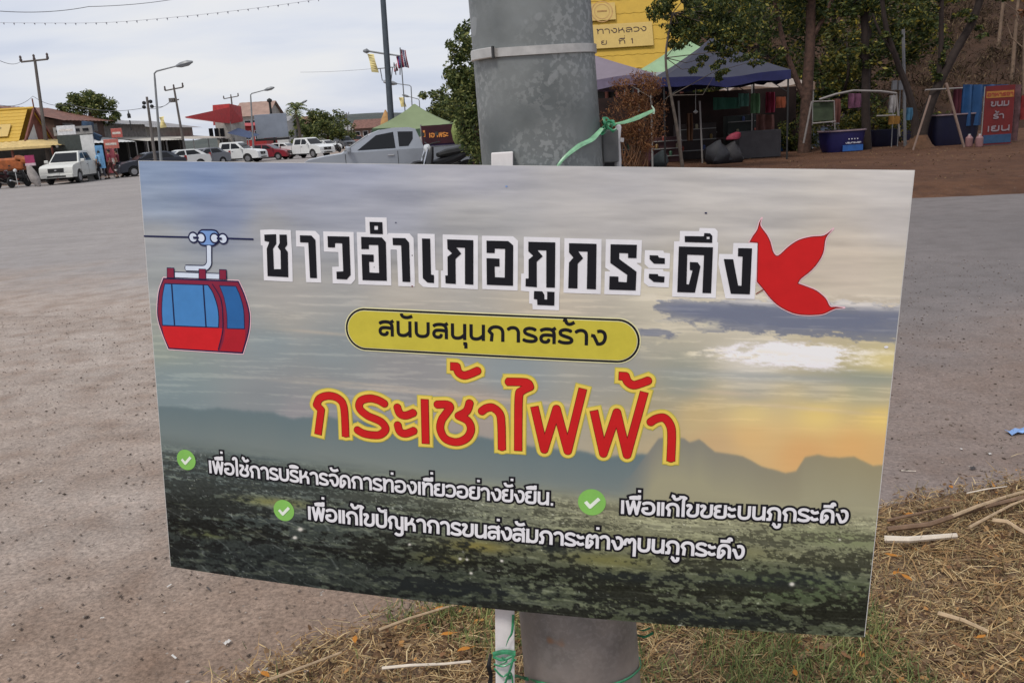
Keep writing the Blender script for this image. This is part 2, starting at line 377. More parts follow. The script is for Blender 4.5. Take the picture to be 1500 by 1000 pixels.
# ------------------------------------------------ sticks, leaves, litter on the verge and lot
M_stick = mat('dry stalk', (0.40, 0.29, 0.18), 0.8, 0.25, 25)
M_bone = mat('bleached stalk', (0.62, 0.54, 0.44), 0.75, 0.15, 20)
M_twig = mat('brown twig', (0.17, 0.105, 0.065), 0.85, 0.25, 25)
def stick(px, r, m, label, z=0.06, n=6):
    P = [gnd(x, y, z + (0.012 * math.sin(i * 2.1))) for i, (x, y) in enumerate(px)]
    k = len(P); mb = MB().tube(P, [r * (1 - 0.35 * i / k) for i in range(k)], n)
    return single('stick', mb, m, label, 'stick', P[0], 'dry sticks on the verge', smooth=True)
stick([(1296, 789), (1330, 790), (1365, 787), (1402, 784)], 0.013, M_bone, 'thick bleached stalk lying level beside the sign edge')
stick([(1300, 775), (1360, 768), (1430, 745), (1500, 728)], 0.011, M_twig, 'long brown stick slanting up to the right behind the bleached stalk')
stick([(1385, 760), (1430, 742), (1475, 727), (1515, 716)], 0.008, M_stick, 'pale split stalk topmost of the pile at the right edge')
stick([(1420, 772), (1448, 757), (1480, 740), (1510, 728)], 0.006, M_stick, 'thin tan stalk under the topmost pale stalk')
stick([(1455, 762), (1475, 764), (1492, 775), (1512, 786)], 0.010, M_stick, 'curved tan stalk bending down at the right edge')
stick([(1300, 762), (1345, 752), (1390, 742)], 0.006, M_twig, 'short dark twig beside the sign edge near the gravel')
stick([(1375, 898), (1410, 908), (1446, 924)], 0.008, M_stick, 'cream stalk lying alone in the straw below the pile')
stick([(1416, 722), (1445, 716), (1475, 712)], 0.003, M_bone, 'thin whitish straw lying at the edge of the asphalt')
stick([(555, 922), (600, 905), (650, 890), (722, 872)], 0.005, M_stick, 'long straw slanting along the verge edge below the sign')
stick([(560, 978), (600, 974), (650, 972), (690, 968)], 0.005, M_bone, 'pale flat stalk in the grass left of the white stake')
stick([(395, 995), (440, 978), (500, 955)], 0.005, M_stick, 'tan stalk at the lower verge corner')
M_oleaf = leafmat('fallen leaf', [(0.0, (0.60, 0.26, 0.04)), (1.0, (0.45, 0.17, 0.03))], 0.7)
M_bleaf = leafmat('brown fallen leaf', [(0.0, (0.20, 0.10, 0.045)), (1.0, (0.30, 0.16, 0.08))], 0.8)
def fallen(px, py, s, m, label, a=0.0):
    p = gnd(px, py, 0.05); mb = MB(); n = 9
    ed = [(-1, 0), (-0.55, 0.35), (0, 0.46), (0.55, 0.3), (1.05, 0.02), (0.6, -0.3), (0, -0.44), (-0.55, -0.3)]
    c, s_ = math.cos(a), math.sin(a)
    V = [(p[0], p[1], p[2] + 0.004)] + [(p[0] + s * (c * x - s_ * y), p[1] + s * (s_ * x + c * y), p[2] + s * (0.30 * abs(y) + 0.22 * x * x * math.sin(a * 3 + x))) for x, y in ed]
    mb.add(V, [(0, i + 1, (i + 1) % 8 + 1) for i in range(8)])
    mb.tube([V[1], (p[0] - s * c * 1.5, p[1] - s * s_ * 1.5, p[2] + 0.006)], 0.0012, 4)
    return single('fallen_leaf', mb, m, label, 'leaf', p, 'fallen leaves on the verge')
FL = [(1332, 752, 'orange', 'beside the right sign edge above the bleached stalk'), (1393, 712, 'orange', 'alone on the gravel right of the sign'), (1306, 813, 'orange', 'touching the right sign edge just under the bleached stalk'),
      (1312, 838, 'orange', 'two hand widths below the bleached stalk by the sign'), (1328, 845, 'yellow orange', 'right of the lower sign edge'), (1437, 932, 'orange', 'below the lone cream stalk at the lower right'),
      (1450, 800, 'red brown', 'in the straw right of the bleached stalk'), (1400, 733, 'red brown', 'among the stalks near the gravel'), (1390, 830, 'brown', 'in the straw below the bleached stalk'), (1405, 945, 'dark brown', 'under the fallen orange leaf at lower right'),
      (643, 890, 'orange', 'peeking under the bottom edge of the sign'), (520, 935, 'orange', 'on the verge edge left of the straw'), (655, 928, 'orange brown', 'between straws left of the white stake'), (648, 958, 'brown', 'in the grass left of the white stake'),
      (388, 986, 'orange', 'at the lowest corner of the verge'), (620, 915, 'dark brown', 'curled, under the sign among straws'), (566, 920, 'brown', 'on the gravel edge below the sign'), (680, 950, 'orange brown', 'nearest the white stake'),
      (1165, 985, 'orange', 'in the green grass below the sign'), (1202, 948, 'dark brown', 'just below the lower sign edge'), (1270, 970, 'dark brown', 'at the bottom of the picture right of the post'), (1240, 960, 'brown', 'between two dark leaves below the sign')]
for i, (x, y, c, wh) in enumerate(FL):
    fallen(x, y, 0.016 + 0.008 * ((i * 7) % 5) / 5, M_oleaf if 'orange' in c else M_bleaf, '%s dead leaf %s' % (c, wh), i * 1.3)
M_paper = mat('paper scrap', (0.52, 0.50, 0.47), 0.7, 0.06, 30)
M_blueplastic = mat('blue plastic scrap', (0.20, 0.34, 0.62), 0.35, 0.2, 30)
def scrap(px, py, a, b, m, label, rz=0.3):
    p = gnd(px, py, 0.008); mb = MB(); V = []; k = 5
    for i in range(k):
        for j in range(3):
            V.append((p[0] + a * (i / (k - 1) - .5) * math.cos(rz) - b * (j / 2 - .5) * math.sin(rz), p[1] + a * (i / (k - 1) - .5) * math.sin(rz) + b * (j / 2 - .5) * math.cos(rz), p[2] + 0.25 * b * abs(math.sin(i * 1.7 + j * 2.3)) + 0.002))
    mb.add(V, [(i * 3 + j, i * 3 + j + 1, i * 3 + j + 4, i * 3 + j + 3) for i in range(k - 1) for j in range(2)])
    return single('litter_scrap', mb, m, label, 'litter', p)
scrap(1492, 633, 0.12, 0.05, M_blueplastic, 'crumpled blue and white plastic scrap on the asphalt at right edge', 0.2)
# low uneven berm where the red earth meets the asphalt
_ed = cr_([(40, 14.0), (20, 14.5), (12, 14.75), (9, 15.0), (6.9, 15.6), (6.0, 18), (5.5, 21), (4.2, 24.5), (2.9, 27.5), (0.5, 30.5)], 14); _ed = np.array(_ed)
_V = []; _n = 9
for i, p_ in enumerate(_ed):
    d_ = _ed[min(i + 1, len(_ed) - 1)] - _ed[max(i - 1, 0)]; d_ = d_ / np.linalg.norm(d_); nr = np.array([d_[1], -d_[0]]); nr = nr if nr @ np.array([.6, .8]) > 0 else -nr
    for j in range(_n):
        t_ = j / (_n - 1); wb = 1.9 + 1.2 * fbm(np.array([i * .21]), np.array([3.3]), 3, 2)[0]; q_ = p_ + nr * (t_ - .25) * wb
        _V.append((q_[0], q_[1], .001 + math.sin(math.pi * t_) ** 1.3 * (.10 + .16 * fbm(np.array([q_[0] * 1.1]), np.array([q_[1] * 1.1]), 4, 6)[0])))
_F = [(i * _n + j, i * _n + j + 1, (i + 1) * _n + j + 1, (i + 1) * _n + j) for i in range(len(_ed) - 1) for j in range(_n - 1)]
_o = npmesh('earth_berm', _V, _F, M_red); _o['kind'] = 'structure'; _o.data.polygons.foreach_set('use_smooth', [True] * len(_F))
rg_ = np.random.default_rng(3)
for i, (x, y, wd) in enumerate(((212, 830, 'just left of the lower left sign corner'), (248, 858, 'below the lower left sign corner'), (305, 862, 'under the bottom edge of the sign near its left corner'), (150, 905, 'alone near the lower left of the picture'), (88, 960, 'closest to the bottom left corner'), (255, 962, 'left of the straw edge near the bottom'), (295, 985, 'pale one at the very bottom left of the verge'), (60, 705, 'far out on the left of the lot'))):
    scrap(x, y, .014 + .008 * (i % 3), .007, M_paper if i % 2 else mat('dark chip', (0.06, 0.05, 0.045), 0.8), ('small pale chip of litter ' if i % 2 else 'small dark chip of litter ') + wd, i * 1.1)
scrap(333, 941, 0.025, 0.016, M_paper, 'small white paper scrap on the gravel left of the verge', 0.9)
scrap(1408, 658, 0.012, 0.012, M_paper, 'tiny white chip on the gravel right of the sign', 0.5)
scrap(1450, 665, 0.018, 0.012, M_paper, 'tiny pale chip on the gravel near the right edge', 0.5)
scrap(449, 985, 0.02, 0.014, M_paper, 'white paper scrap at the verge corner', 2.0)
scrap(386, 984, 0.03, 0.02, M_paper, 'pale wrapper piece beside the lowest orange leaf', 0.4)
scrap(1425, 686, 0.03, 0.02, mat('dark rag', (0.05, 0.045, 0.045), 0.8), 'dark crumpled scrap on the gravel near the verge', 0.4)
scrap(1331, 690, 0.06, 0.006, M_bone, 'pale straw sliver on the asphalt beside the sign', -0.3)
# ================================================================== THE SIGNBOARD
BW = 1.2
_c = [(203, 236), (1339, 250), (1276, 934), (258, 830)]
_A = []
for (u, v), (px, py) in zip([(0, 0), (1, 0), (1, -1), (0, -1)], _c):
    a, b = (px - 750) / FPX, -(py - 500) / FPX
    _A += [[u, v, 1, 0, 0, 0, -a * u, -a * v, -a], [0, 0, 0, u, v, 1, -b * u, -b * v, -b]]
_H = np.linalg.svd(np.array(_A))[2][-1].reshape(3, 3)
_H *= BW / np.linalg.norm(_H[:, 0]) * (1 if _H[2, 2] > 0 else -1)
C2W = np.stack([R_, U_, F_], 1)
BO = CAM + C2W @ _H[:, 2]                       # top-left corner
_a = C2W @ _H[:, 0]; _b = C2W @ _H[:, 1]
BH = float(np.linalg.norm(_b)); BA = _a / np.linalg.norm(_a); BB = _b - BA * (_b @ BA); BB /= np.linalg.norm(BB)   # BB points up
BN = np.cross(BA, BB); BN /= np.linalg.norm(BN)
if BN @ (CAM - BO) < 0: BN = -BN
BOW = 0.030
def bulge(u): return BOW * (1 - ((u - BW / 2) / (BW / 2)) ** 2)
def bp(u, v, h=0.0):
    """point on the bent board: u right, v down, h proud of the face"""
    u = np.asarray(u, float)[..., None]; v = np.asarray(v, float)[..., None]
    return BO + u * BA - v * BB + BN * (bulge(u) + h)
def uv(px, py):
    r = ray(px, py); off = 0.0
    for _ in range(6):
        t = ((BO - CAM) @ BN + off) / (r @ BN); q = CAM + r * t - BO; u = q @ BA; off = bulge(u)
    return np.array([u, -(q @ BB)])
def uvs(pts): return np.array([uv(*p) for p in pts])

# ---------------- the printed landscape (flat print: colours only)
def picture(px, py):
    K = np.array([  # photo column, row, r, g, b as they look on the print
        (215, 250, 120, 135, 158), (300, 262, 118, 134, 162), (420, 265, 132, 140, 160), (520, 250, 138, 143, 158), (700, 260, 150, 151, 158), (900, 270, 158, 157, 158), (1100, 265, 170, 168, 166), (1320, 270, 176, 173, 170),
        (230, 300, 128, 140, 158), (330, 310, 118, 128, 150), (430, 300, 136, 140, 152), (560, 305, 142, 145, 155), (700, 320, 152, 152, 152), (900, 320, 162, 160, 158), (1100, 310, 170, 167, 163), (1320, 330, 172, 168, 164),
        (225, 345, 145, 147, 148), (400, 330, 143, 144, 146), (225, 420, 138, 142, 142), (420, 430, 152, 150, 146), (600, 440, 156, 152, 144), (800, 460, 168, 160, 146), (1000, 440, 178, 172, 156), (1250, 390, 180, 170, 156), (1310, 400, 178, 170, 155),
        (240, 470, 140, 143, 136), (420, 470, 150, 148, 142), (400, 500, 124, 134, 137), (240, 510, 130, 138, 130), (480, 520, 124, 132, 134), (460, 560, 128, 130, 130), (600, 550, 132, 132, 132), (750, 540, 128, 136, 138), (900, 545, 140, 140, 134), (1000, 560, 134, 138, 130), (1100, 540, 190, 186, 176), (1270, 570, 150, 150, 130),
        (250, 560, 118, 130, 132), (250, 585, 112, 125, 128), (400, 590, 120, 126, 128), (430, 600, 132, 130, 132), (700, 600, 146, 138, 130), (960, 600, 150, 143, 122), (1020, 610, 176, 158, 118), (1100, 575, 150, 148, 138), (1100, 605, 198, 178, 122), (1200, 575, 158, 154, 138), (1200, 605, 206, 182, 114), (1290, 580, 160, 154, 132), (1290, 610, 206, 180, 108), (1100, 640, 196, 164, 114), (1250, 655, 198, 158, 104), (1180, 665, 194, 154, 104), (1050, 650, 180, 154, 116), (1290, 660, 194, 158, 106)], float)
    W_ = 0; S = 0
    for k in K:
        d2 = ((px - k[0]) / 1.35) ** 2 + (py - k[1]) ** 2; wt = 1 / (d2 + 300) ** 1.7
        W_ = W_ + wt; S = S + wt[..., None] * k[2:5]
    C = S / W_[..., None]
    yy = py - 0.02 * (px - 200)
    st = fbm(px / 150 + yy / 90, yy / 13, 5, 21) - 0.5           # long thin streaks
    st2 = fbm(px / 60, yy / 9, 5, 31) - 0.5
    top = np.clip((560 - py) / 200, 0.15, 1)
    C = C + (st * 40 * top)[..., None] * np.array([1, .96, .85]) + (st2 * 16 * top)[..., None]
    def blend(C, m, col): m = np.clip(m, 0, 1)[..., None]; return C * (1 - m) + np.array(col, float) * m
    def blob(cx, cy, sx, sy, sl=0.06): return np.exp(-(((px - cx) / sx) ** 2 + ((py - cy - sl * (px - cx)) / sy) ** 2))
    n3 = fbm(px / 38 + yy / 60, (yy - .04 * px) / 8.5, 6, 41, .64)
    # dark cloud bank at the right with bright rims
    d1 = blob(1230, 470, 210, 27, 0.03) * 1.5 + blob(1100, 462, 110, 16, 0.05) * .8 + blob(1030, 452, 80, 8, 0.05) * .9 + blob(950, 488, 40, 7) * .8
    mk = np.clip((d1 + (n3 - .5) * 2.2 * np.clip(d1 * 3, 0, 1) - 0.46) * 5, 0, 1)
    C = blend(C, mk * 0.92, (108, 112, 124)); C = blend(C, np.clip((d1 + (n3 - .5) * 1.4 - 0.9) * 2, 0, 1) * .5, (92, 100, 122))
    rim = blob(1200, 442, 200, 9, 0.03) * np.clip((n3 - .42) * 6, 0, 1); C = blend(C, rim * .8, (214, 208, 198))
    gl = blob(1165, 520, 130, 19, 0.05) * 1.7; C = blend(C, np.clip((gl * (0.35 + n3) + (n3 - .5) * gl * 2.0 - .35) * 2.2, 0, 1) * .95, (216, 214, 222)); C = blend(C, blob(1130, 552, 180, 7, .05) * .7, (142, 146, 144))
    gl2 = blob(1050, 515, 130, 10, 0.08) * np.clip((n3 - .45) * 7, 0, 1) + blob(1010, 475, 90, 8, .06) * np.clip((n3 - .5) * 7, 0, 1); C = blend(C, gl2 * .8, (205, 196, 168))
    yl = blob(1310, 530, 60, 22); C = blend(C, yl * .7, (205, 190, 130))
    C = blend(C, blob(1290, 553, 90, 9) * .6, (120, 128, 122))
    fs = fbm(px / 90 + yy / 50, yy / 4.2, 5, 301, .6); C = C + (np.clip((fs - .56) * 8, 0, 1) * 13 * np.clip((640 - py) / 60, 0, 1) * np.clip((py - 400) / 50, 0, 1))[..., None] * np.array([1.1, 1, .8])
    # pale streaks over the haze
    for cx, cy, sx, sy in ((620, 575, 190, 2.6), (540, 563, 90, 2.2), (480, 488, 70, 2.4), (1060, 575, 60, 3), (820, 592, 120, 3), (1180, 598, 120, 3)):
        C = blend(C, blob(cx, cy, sx, sy, 0.085) * .4 * np.clip(n3 * 2, 0, 1), (190, 172, 150))
    C = blend(C, blob(300, 430, 60, 10, .1) * .25, (165, 160, 145))
    C = np.where((py < 700)[..., None], 128 + (C - 128) * 1.12 + 9, C)
    # mountains
    jag = (fbm(px / 40, px * 0, 5, 61) - .5)
    ml = np.interp(px, [200, 240, 300, 380, 430, 470, 560, 700, 800, 900], [590, 594, 599, 600, 612, 608, 618, 640, 655, 668]) + jag * 12
    hz = np.clip((py - ml) / 60, 0, 1)[..., None]
    mm = 1 / (1 + np.exp(-(py - ml) / 1.2)) * (px < 960)
    cm = np.array([98, 114, 118]) * (1 - hz) + np.array([116, 125, 122]) * hz
    C = C * (1 - mm[..., None]) + cm * mm[..., None]
    mr = np.interp(px, [880, 922, 940, 965, 985, 1002, 1010, 1024, 1047, 1088, 1115, 1151, 1166, 1179, 1197, 1215, 1251, 1279, 1306, 1335], [716, 701, 676, 643, 639, 641, 647, 643, 662, 669, 683, 693, 690, 670, 666, 670, 668, 683, 679, 682]) + jag * 5
    mm = 1 / (1 + np.exp(-(py - mr) / .8)) * np.clip((px - 905) / 50, 0, 1)
    hz = np.clip((py - mr) / 60, 0, 1)[..., None]
    t_ = np.clip((px - 950) / 300, 0, 1)[..., None]
    cm = (np.array([124, 124, 117]) * (1 - t_) + np.array([146, 138, 110]) * t_) * (1 - hz) + np.array([152, 148, 122]) * hz
    C = C * (1 - mm[..., None]) + cm * mm[..., None]
    # plain with fields and woods, from haze to dark foreground
    base = np.interp(px, [200, 640, 960, 1330], [640, 700, 735, 752])
    dep = (py - base)
    q = np.clip(dep / 130, 0, 1); qq = q[..., None]
    left = np.clip((900 - px) / 500, 0, 1)[..., None]
    near = np.array([46, 52, 49]) * left + np.array([74, 80, 62]) * (1 - left)
    far = np.array([94, 105, 103]) * left + np.array([152, 150, 122]) * (1 - left)
    P = far * (1 - qq ** 1.05) + near * qq ** 1.05
    sm = lambda a, b_, x: np.clip((x - a) / (b_ - a), 0, 1) ** 2 * (3 - 2 * np.clip((x - a) / (b_ - a), 0, 1))
    on = np.clip(dep / 18, 0, 1); lf = left[..., 0]
    wq = sm(.15, .8, q); pe = py - .095 * (px - 640)
    def two(ax, ay, o_, sd, g_=.6, kx=1.9, ky=2.6): return fbm(px / ax, pe / ay, o_, sd, g_) * (1 - wq) + fbm(px / (ax * kx), pe / (ay * ky), o_, sd + 7, g_) * wq
    tx = two(36, 6, 5, 71) - .5; big = two(80, 9, 3, 201) - .5
    P = P + (tx * 38)[..., None] * np.array([1, 1, .85]) + (big * 30)[..., None] * np.array([1, 1, .7])
    tr = two(5.0, 1.7, 4, 211, .62) + .95 * big + .45 * tx       # single trees and copses
    P = P * (1 - (sm(.52 - .05 * q, .57 - .05 * q, tr) * (.26 + .36 * q) * on)[..., None]); P = P + (sm(.60 + .04 * q, .66 + .04 * q, two(10, 1.6, 3, 221) - .5 * big + .35 * tx) * (34 - 8 * q) * on)[..., None] * np.array([1, 1.02, .78])
    P = P + ((fbm(px / 2.6, dep / 1.6, 2, 231) - .5) * 30 * on * (.5 + .5 * q))[..., None]
    rw_ = np.abs(((dep - .50 * (px - 250) + 18 * fbm(px / 60, dep / 20, 3, 241)) / 25) % 1 - .5); P = P + (sm(.07, .0, rw_) * 30 * sm(.35, .7, q) * np.clip((620 - px) / 120, 0, 1) * (fbm(px / 12, dep / 6, 2, 251) > .42))[..., None]
    rw2 = np.abs((dep / 11 + .35 * fbm(px / 30, dep / 30, 3, 261)) % 1 - .5); P = P + (sm(.12, .0, rw2) * 20 * sm(.45, .8, q) * np.clip((px - 560) / 100, 0, 1) * (fbm(px / 16, dep / 5, 2, 271) > .5))[..., None]
    st3 = fbm((px + 3 * py) / 240, yy / 5, 4, 281) - .5
    P = P + (st3 * 26 * on)[..., None]
    dots = (fbm(px / 3.2, dep / 2.4, 2, 111) > .83) * (fbm(px / 34, dep / 12, 3, 121) > .52); P = P + (dots * 60 * on)[..., None]
    ty = tx
    for cx, cy, sx, sy, c in ((400, 735, 60, 7, (128, 128, 78)), (300, 782, 32, 5, (90, 96, 60)), (700, 800, 50, 9, (128, 118, 62)), (650, 818, 40, 8, (104, 102, 60)), (890, 820, 70, 10, (112, 110, 66)), (1000, 800, 130, 10, (126, 124, 84)), (1230, 790, 90, 14, (124, 132, 96)), (1170, 860, 110, 22, (74, 88, 60))):
        P = blend(P, blob(cx, cy, sx, sy, .09) * .85 * np.clip(.95 - (tr - .45) * 4, 0, 1), c)
    for cx, cy, sx, sy in ((930, 845, 90, 9), (1110, 850, 90, 9), (1200, 845, 60, 10), (560, 850, 200, 22), (350, 820, 130, 24), (1040, 905, 120, 12), (700, 868, 160, 14), (800, 800, 50, 10)):
        P = blend(P, blob(cx, cy, sx, sy, .06) * .75 * np.clip(.6 + (tr - .5) * 3.5, 0, 1), (27, 33, 35))
    for cx, cy, r_ in ((1160, 855, 3.6), (996, 917, 3.2), (690, 839, 2.2), (600, 797, 2), (440, 775, 3.6), (432, 787, 3), (674, 818, 2.2), (684, 819, 2), (735, 821, 2.4), (1230, 790, 1.6)):
        P = blend(P, blob(cx, cy, r_ * .95, r_ * .7, 0) * 1.5, (200, 197, 188))
    mm = 1 / (1 + np.exp(-dep / 5)); C = C * (1 - mm[..., None]) + P * mm[..., None]
    return C
NX, NY = 800, 482
_u = np.linspace(0, BW, NX); _v = np.linspace(0, BH, NY); UU, VV = np.meshgrid(_u, _v)
PW = bp(UU, VV, 0.0); rel = (PW - CAM) @ C2W
PX = 750 + FPX * rel[..., 0] / rel[..., 2]; PY = 500 - FPX * rel[..., 1] / rel[..., 2]
PIC = picture(PX, PY)
PRINT_GAIN = 1.16
ALB = np.clip(lin(np.clip(PIC, 4, 250)) * PRINT_GAIN, 0.005, 0.9)
sign = thing('signboard', 'large printed landscape signboard with Thai lettering tied to the galvanised post', 'signboard', (BO + BA * BW / 2 - BB * BH))
def wl(P): return np.asarray(P) - np.array(sign.location)
M_print = bpy.data.materials.new('printed picture'); M_print.use_nodes = True; _t = M_print.node_tree; _b = _t.nodes['Principled BSDF']
_b.inputs['Roughness'].default_value = 0.42; _b.inputs['Specular IOR Level'].default_value = 0.25
_at = _t.nodes.new('ShaderNodeAttribute'); _at.attribute_name = 'print'; _t.links.new(_at.outputs['Color'], _b.inputs['Base Color'])
V = wl(PW.reshape(-1, 3)); ii = np.arange(NX * NY).reshape(NY, NX)
Fq = np.stack([ii[:-1, :-1], ii[1:, :-1], ii[1:, 1:], ii[:-1, 1:]], -1).reshape(-1, 4)
po = npmesh('printed_face', V, Fq, M_print, sign)
ca = po.data.color_attributes.new('print', 'FLOAT_COLOR', 'POINT')
buf = np.ones((NX * NY, 4), np.float32); buf[:, :3] = ALB.reshape(-1, 3); ca.data.foreach_set('color', buf.ravel())
po.data.polygons.foreach_set('use_smooth', [True] * len(po.data.polygons))
# the sheet behind the print, 4 mm thick, its white edge showing
mb = MB(); n = 25
for hh in (-0.0006, -0.0045):
    for j in (0, 1):
        for i in range(n): mb.v.append(tuple(wl(bp(BW * i / (n - 1) + (0.0012 if i == n - 1 else -0.0012 if i == 0 else 0), BH * j + (-0.0008 if j else -0.0006), hh))))
for i in range(n - 1):
    a = i; mb.f += [(a, a + 1, a + 1 + n, a + n), (a + 2 * n, a + 3 * n, a + 1 + 3 * n, a + 1 + 2 * n), (a, a + 2 * n, a + 1 + 2 * n, a + 1), (a + n, a + 1 + n, a + 1 + 3 * n, a + 3 * n)]
mb.f += [(0, n, 3 * n, 2 * n), (n - 1, 3 * n - 1, 4 * n - 1, 2 * n - 1)]
part('backing_sheet', mb, mat('white foam board', (0.62, 0.61, 0.59), 0.6, 0.08, 30), sign)

# ---------------- lettering cut by signed distance, contour and triangulation
def sd_poly(P, X, Y):
    d = np.full(X.shape, 1e9); ins = np.zeros(X.shape, bool); n = len(P)
    for i in range(n):
        a = P[i]; b = P[(i + 1) % n]; e = b - a; L2 = e @ e + 1e-18
        t = np.clip(((X - a[0]) * e[0] + (Y - a[1]) * e[1]) / L2, 0, 1)
        d = np.minimum(d, np.hypot(X - a[0] - t * e[0], Y - a[1] - t * e[1]))
        c = ((a[1] > Y) != (b[1] > Y)); xx = a[0] + (Y - a[1]) * e[0] / (e[1] if abs(e[1]) > 1e-12 else 1e-12); ins ^= c & (X < xx)
    return np.where(ins, -d, d)
def sd_stroke(P, hw, X, Y, closed=False, rnd=False, butt=True):
    """polyline with flat ends (square when offset), round joins"""
    d = np.full(X.shape, 1e9); n = len(P)
    for i in range(n if closed else n - 1):
        a = P[i]; b = P[(i + 1) % n]; e = b - a; L_ = math.hypot(*e)
        if L_ < 1e-9: continue
        e = e / L_; s = (X - a[0]) * e[0] + (Y - a[1]) * e[1]; q = np.abs((X - a[0]) * -e[1] + (Y - a[1]) * e[0])
        f0 = (i == 0 and not closed and not rnd); f1 = (i == n - 2 and not closed and not rnd)
        cap = np.hypot(np.maximum(np.maximum(-s if not f0 else -1e9, s - L_ if not f1 else -1e9), 0), q) - hw
        if f0: cap = np.maximum(cap, -s)
        if f1: cap = np.maximum(cap, s - L_)
        d = np.minimum(d, cap)
    return d
def contours(D, x0, y0, h):
    """closed iso-0 loops of grid D by marching squares"""
    D = np.where(D == 0, 1e-9, D); S = D < 0; ny, nx = D.shape
    code = S[:-1, :-1] * 1 + S[:-1, 1:] * 2 + S[1:, 1:] * 4 + S[1:, :-1] * 8
    seg = {}
    T = {1: [(3, 0)], 2: [(0, 1)], 3: [(3, 1)], 4: [(1, 2)], 6: [(0, 2)], 7: [(3, 2)], 8: [(2, 3)], 9: [(2, 0)], 11: [(2, 1)], 12: [(1, 3)], 13: [(1, 0)], 14: [(0, 3)], 5: [(3, 0), (1, 2)], 10: [(0, 1), (2, 3)]}
    pts = {}
    def ek(j, i, e): return (j, i, 0) if e == 0 else (j, i + 1, 1) if e == 1 else (j + 1, i, 0) if e == 2 else (j, i, 1)
    def pt(k):
        if k in pts: return
        j, i, o = k
        if o == 0: a, b = D[j, i], D[j, i + 1]; t = a / (a - b); pts[k] = (x0 + (i + t) * h, y0 + j * h)
        else: a, b = D[j, i], D[j + 1, i]; t = a / (a - b); pts[k] = (x0 + i * h, y0 + (j + t) * h)
    J, I = np.nonzero((code > 0) & (code < 15))
    for j, i in zip(J.tolist(), I.tolist()):
        for a, b in T[int(code[j, i])]:
            ka, kb = ek(j, i, a), ek(j, i, b); pt(ka); pt(kb); seg[ka] = kb
    loops = []
    while seg:
        k0 = next(iter(seg)); k = k0; lp = []
        while k in seg:
            lp.append(pts[k]); k = seg.pop(k)
        if k == k0 and len(lp) > 5: loops.append(np.array(lp))
    return loops
def simplify(lp, tol):
    def dp(p):
        if len(p) < 3: return p
        a, b = p[0], p[-1]; e = b - a; L_ = np.hypot(*e)
        d = np.abs(e[0] * (p[:, 1] - a[1]) - e[1] * (p[:, 0] - a[0])) / L_ if L_ > 1e-12 else np.hypot(*(p - a).T)
        i = int(np.argmax(d))
        if d[i] < tol: return np.array([a, b])
        l = dp(p[:i + 1]); r = dp(p[i:]); return np.concatenate([l[:-1], r])
    n = len(lp); k = int(np.argmax(np.hypot(*(lp - lp[0]).T)))
    a = dp(lp[:k + 1]); b = dp(np.concatenate([lp[k:], lp[:1]])); return np.concatenate([a[:-1], b[:-1]])
def decal(name, sdf, box, h, lift, m, parent, off=0.0, tol=None, square=0.0, fmap=None, nrm=None):
    """flat vinyl-like piece on the board: everything where sdf(u,v) < off"""
    x0, y0, x1, y1 = box; pad = off + square * 1.5 + 4 * h; x0 -= pad; y0 -= pad; x1 += pad; y1 += pad
    nx = int((x1 - x0) / h) + 2; ny = int((y1 - y0) / h) + 2
    X, Y = np.meshgrid(x0 + h * np.arange(nx), y0 + h * np.arange(ny))
    D = sdf(X, Y) - off
    if square:
        k = max(1, int(round(square / h))); q = D.copy()
        for ax in (0, 1):
            p = q.copy()
            for sft in range(1, k + 1):
                a = np.roll(q, sft, ax); b = np.roll(q, -sft, ax); p = np.minimum(p, np.minimum(a, b))
            q = p
        D = q
    loops = [simplify(l, tol or h * 0.32) for l in contours(D, x0, y0, h)]
    loops = [l for l in loops if len(l) >= 3]
    if not loops: return None
    vs = []; ed = []
    def dens(l):
        q = []
        for i in range(len(l)):
            a, b = l[i], l[(i + 1) % len(l)]; k = max(1, int(math.hypot(*(b - a)) / 0.012)); q += [a + (b - a) * j / k for j in range(k)]
        return np.array(q)
    loops = [dens(l) for l in loops]
    for l in loops:
        b = len(vs); vs += [Vector(p) for p in l]; ed += [(b + i, b + (i + 1) % len(l)) for i in range(len(l))]
    if x1 - x0 > 0.09:                       # inner points so a wide piece follows the bend
        G = 0.02
        for gx in np.arange(x0, x1, G):
            for gy in np.arange(y0, y1, G):
                j = min(ny - 1, int((gy - y0) / h)); i = min(nx - 1, int((gx - x0) / h))
                if D[j, i] < -h * 1.5: vs.append(Vector((gx, gy)))
    r = delaunay_2d_cdt(vs, ed, [], 0, 1e-7)
    P = np.array([tuple(v) for v in r[0]]); fs = []
    for f in r[2]:
        c = P[list(f)].mean(0); fx = (c[0] - x0) / h; fy = (c[1] - y0) / h; i = int(fx); j = int(fy)
        if not (0 <= i < nx - 1 and 0 <= j < ny - 1): continue
        a, b = fx - i, fy - j
        dv_ = D[j, i] * (1 - a) * (1 - b) + D[j, i + 1] * a * (1 - b) + D[j + 1, i] * (1 - a) * b + D[j + 1, i + 1] * a * b
        if dv_ < 0: fs.append(tuple(f))
    me = bpy.data.meshes.new(name); me.from_pydata([tuple(p) for p in (fmap(P[:, 0], P[:, 1], lift) if fmap else wl(bp(P[:, 0], P[:, 1], lift)))], [], fs)
    me.update()
    o = bpy.data.objects.new(name, me); COL.objects.link(o); me.materials.append(m); o.parent = parent
    nrm = Vector(nrm) if nrm is not None else Vector(BN)
    bad = [p for p in me.polygons if p.normal.dot(nrm) < 0]
    for p in bad: p.flip()
    return o
def vin(name, rgb, rough=0.5): return mat(name, tuple(np.clip(lin(rgb) * 1.18, 0, .85)), rough, 0.05, 40, spec=0.2)
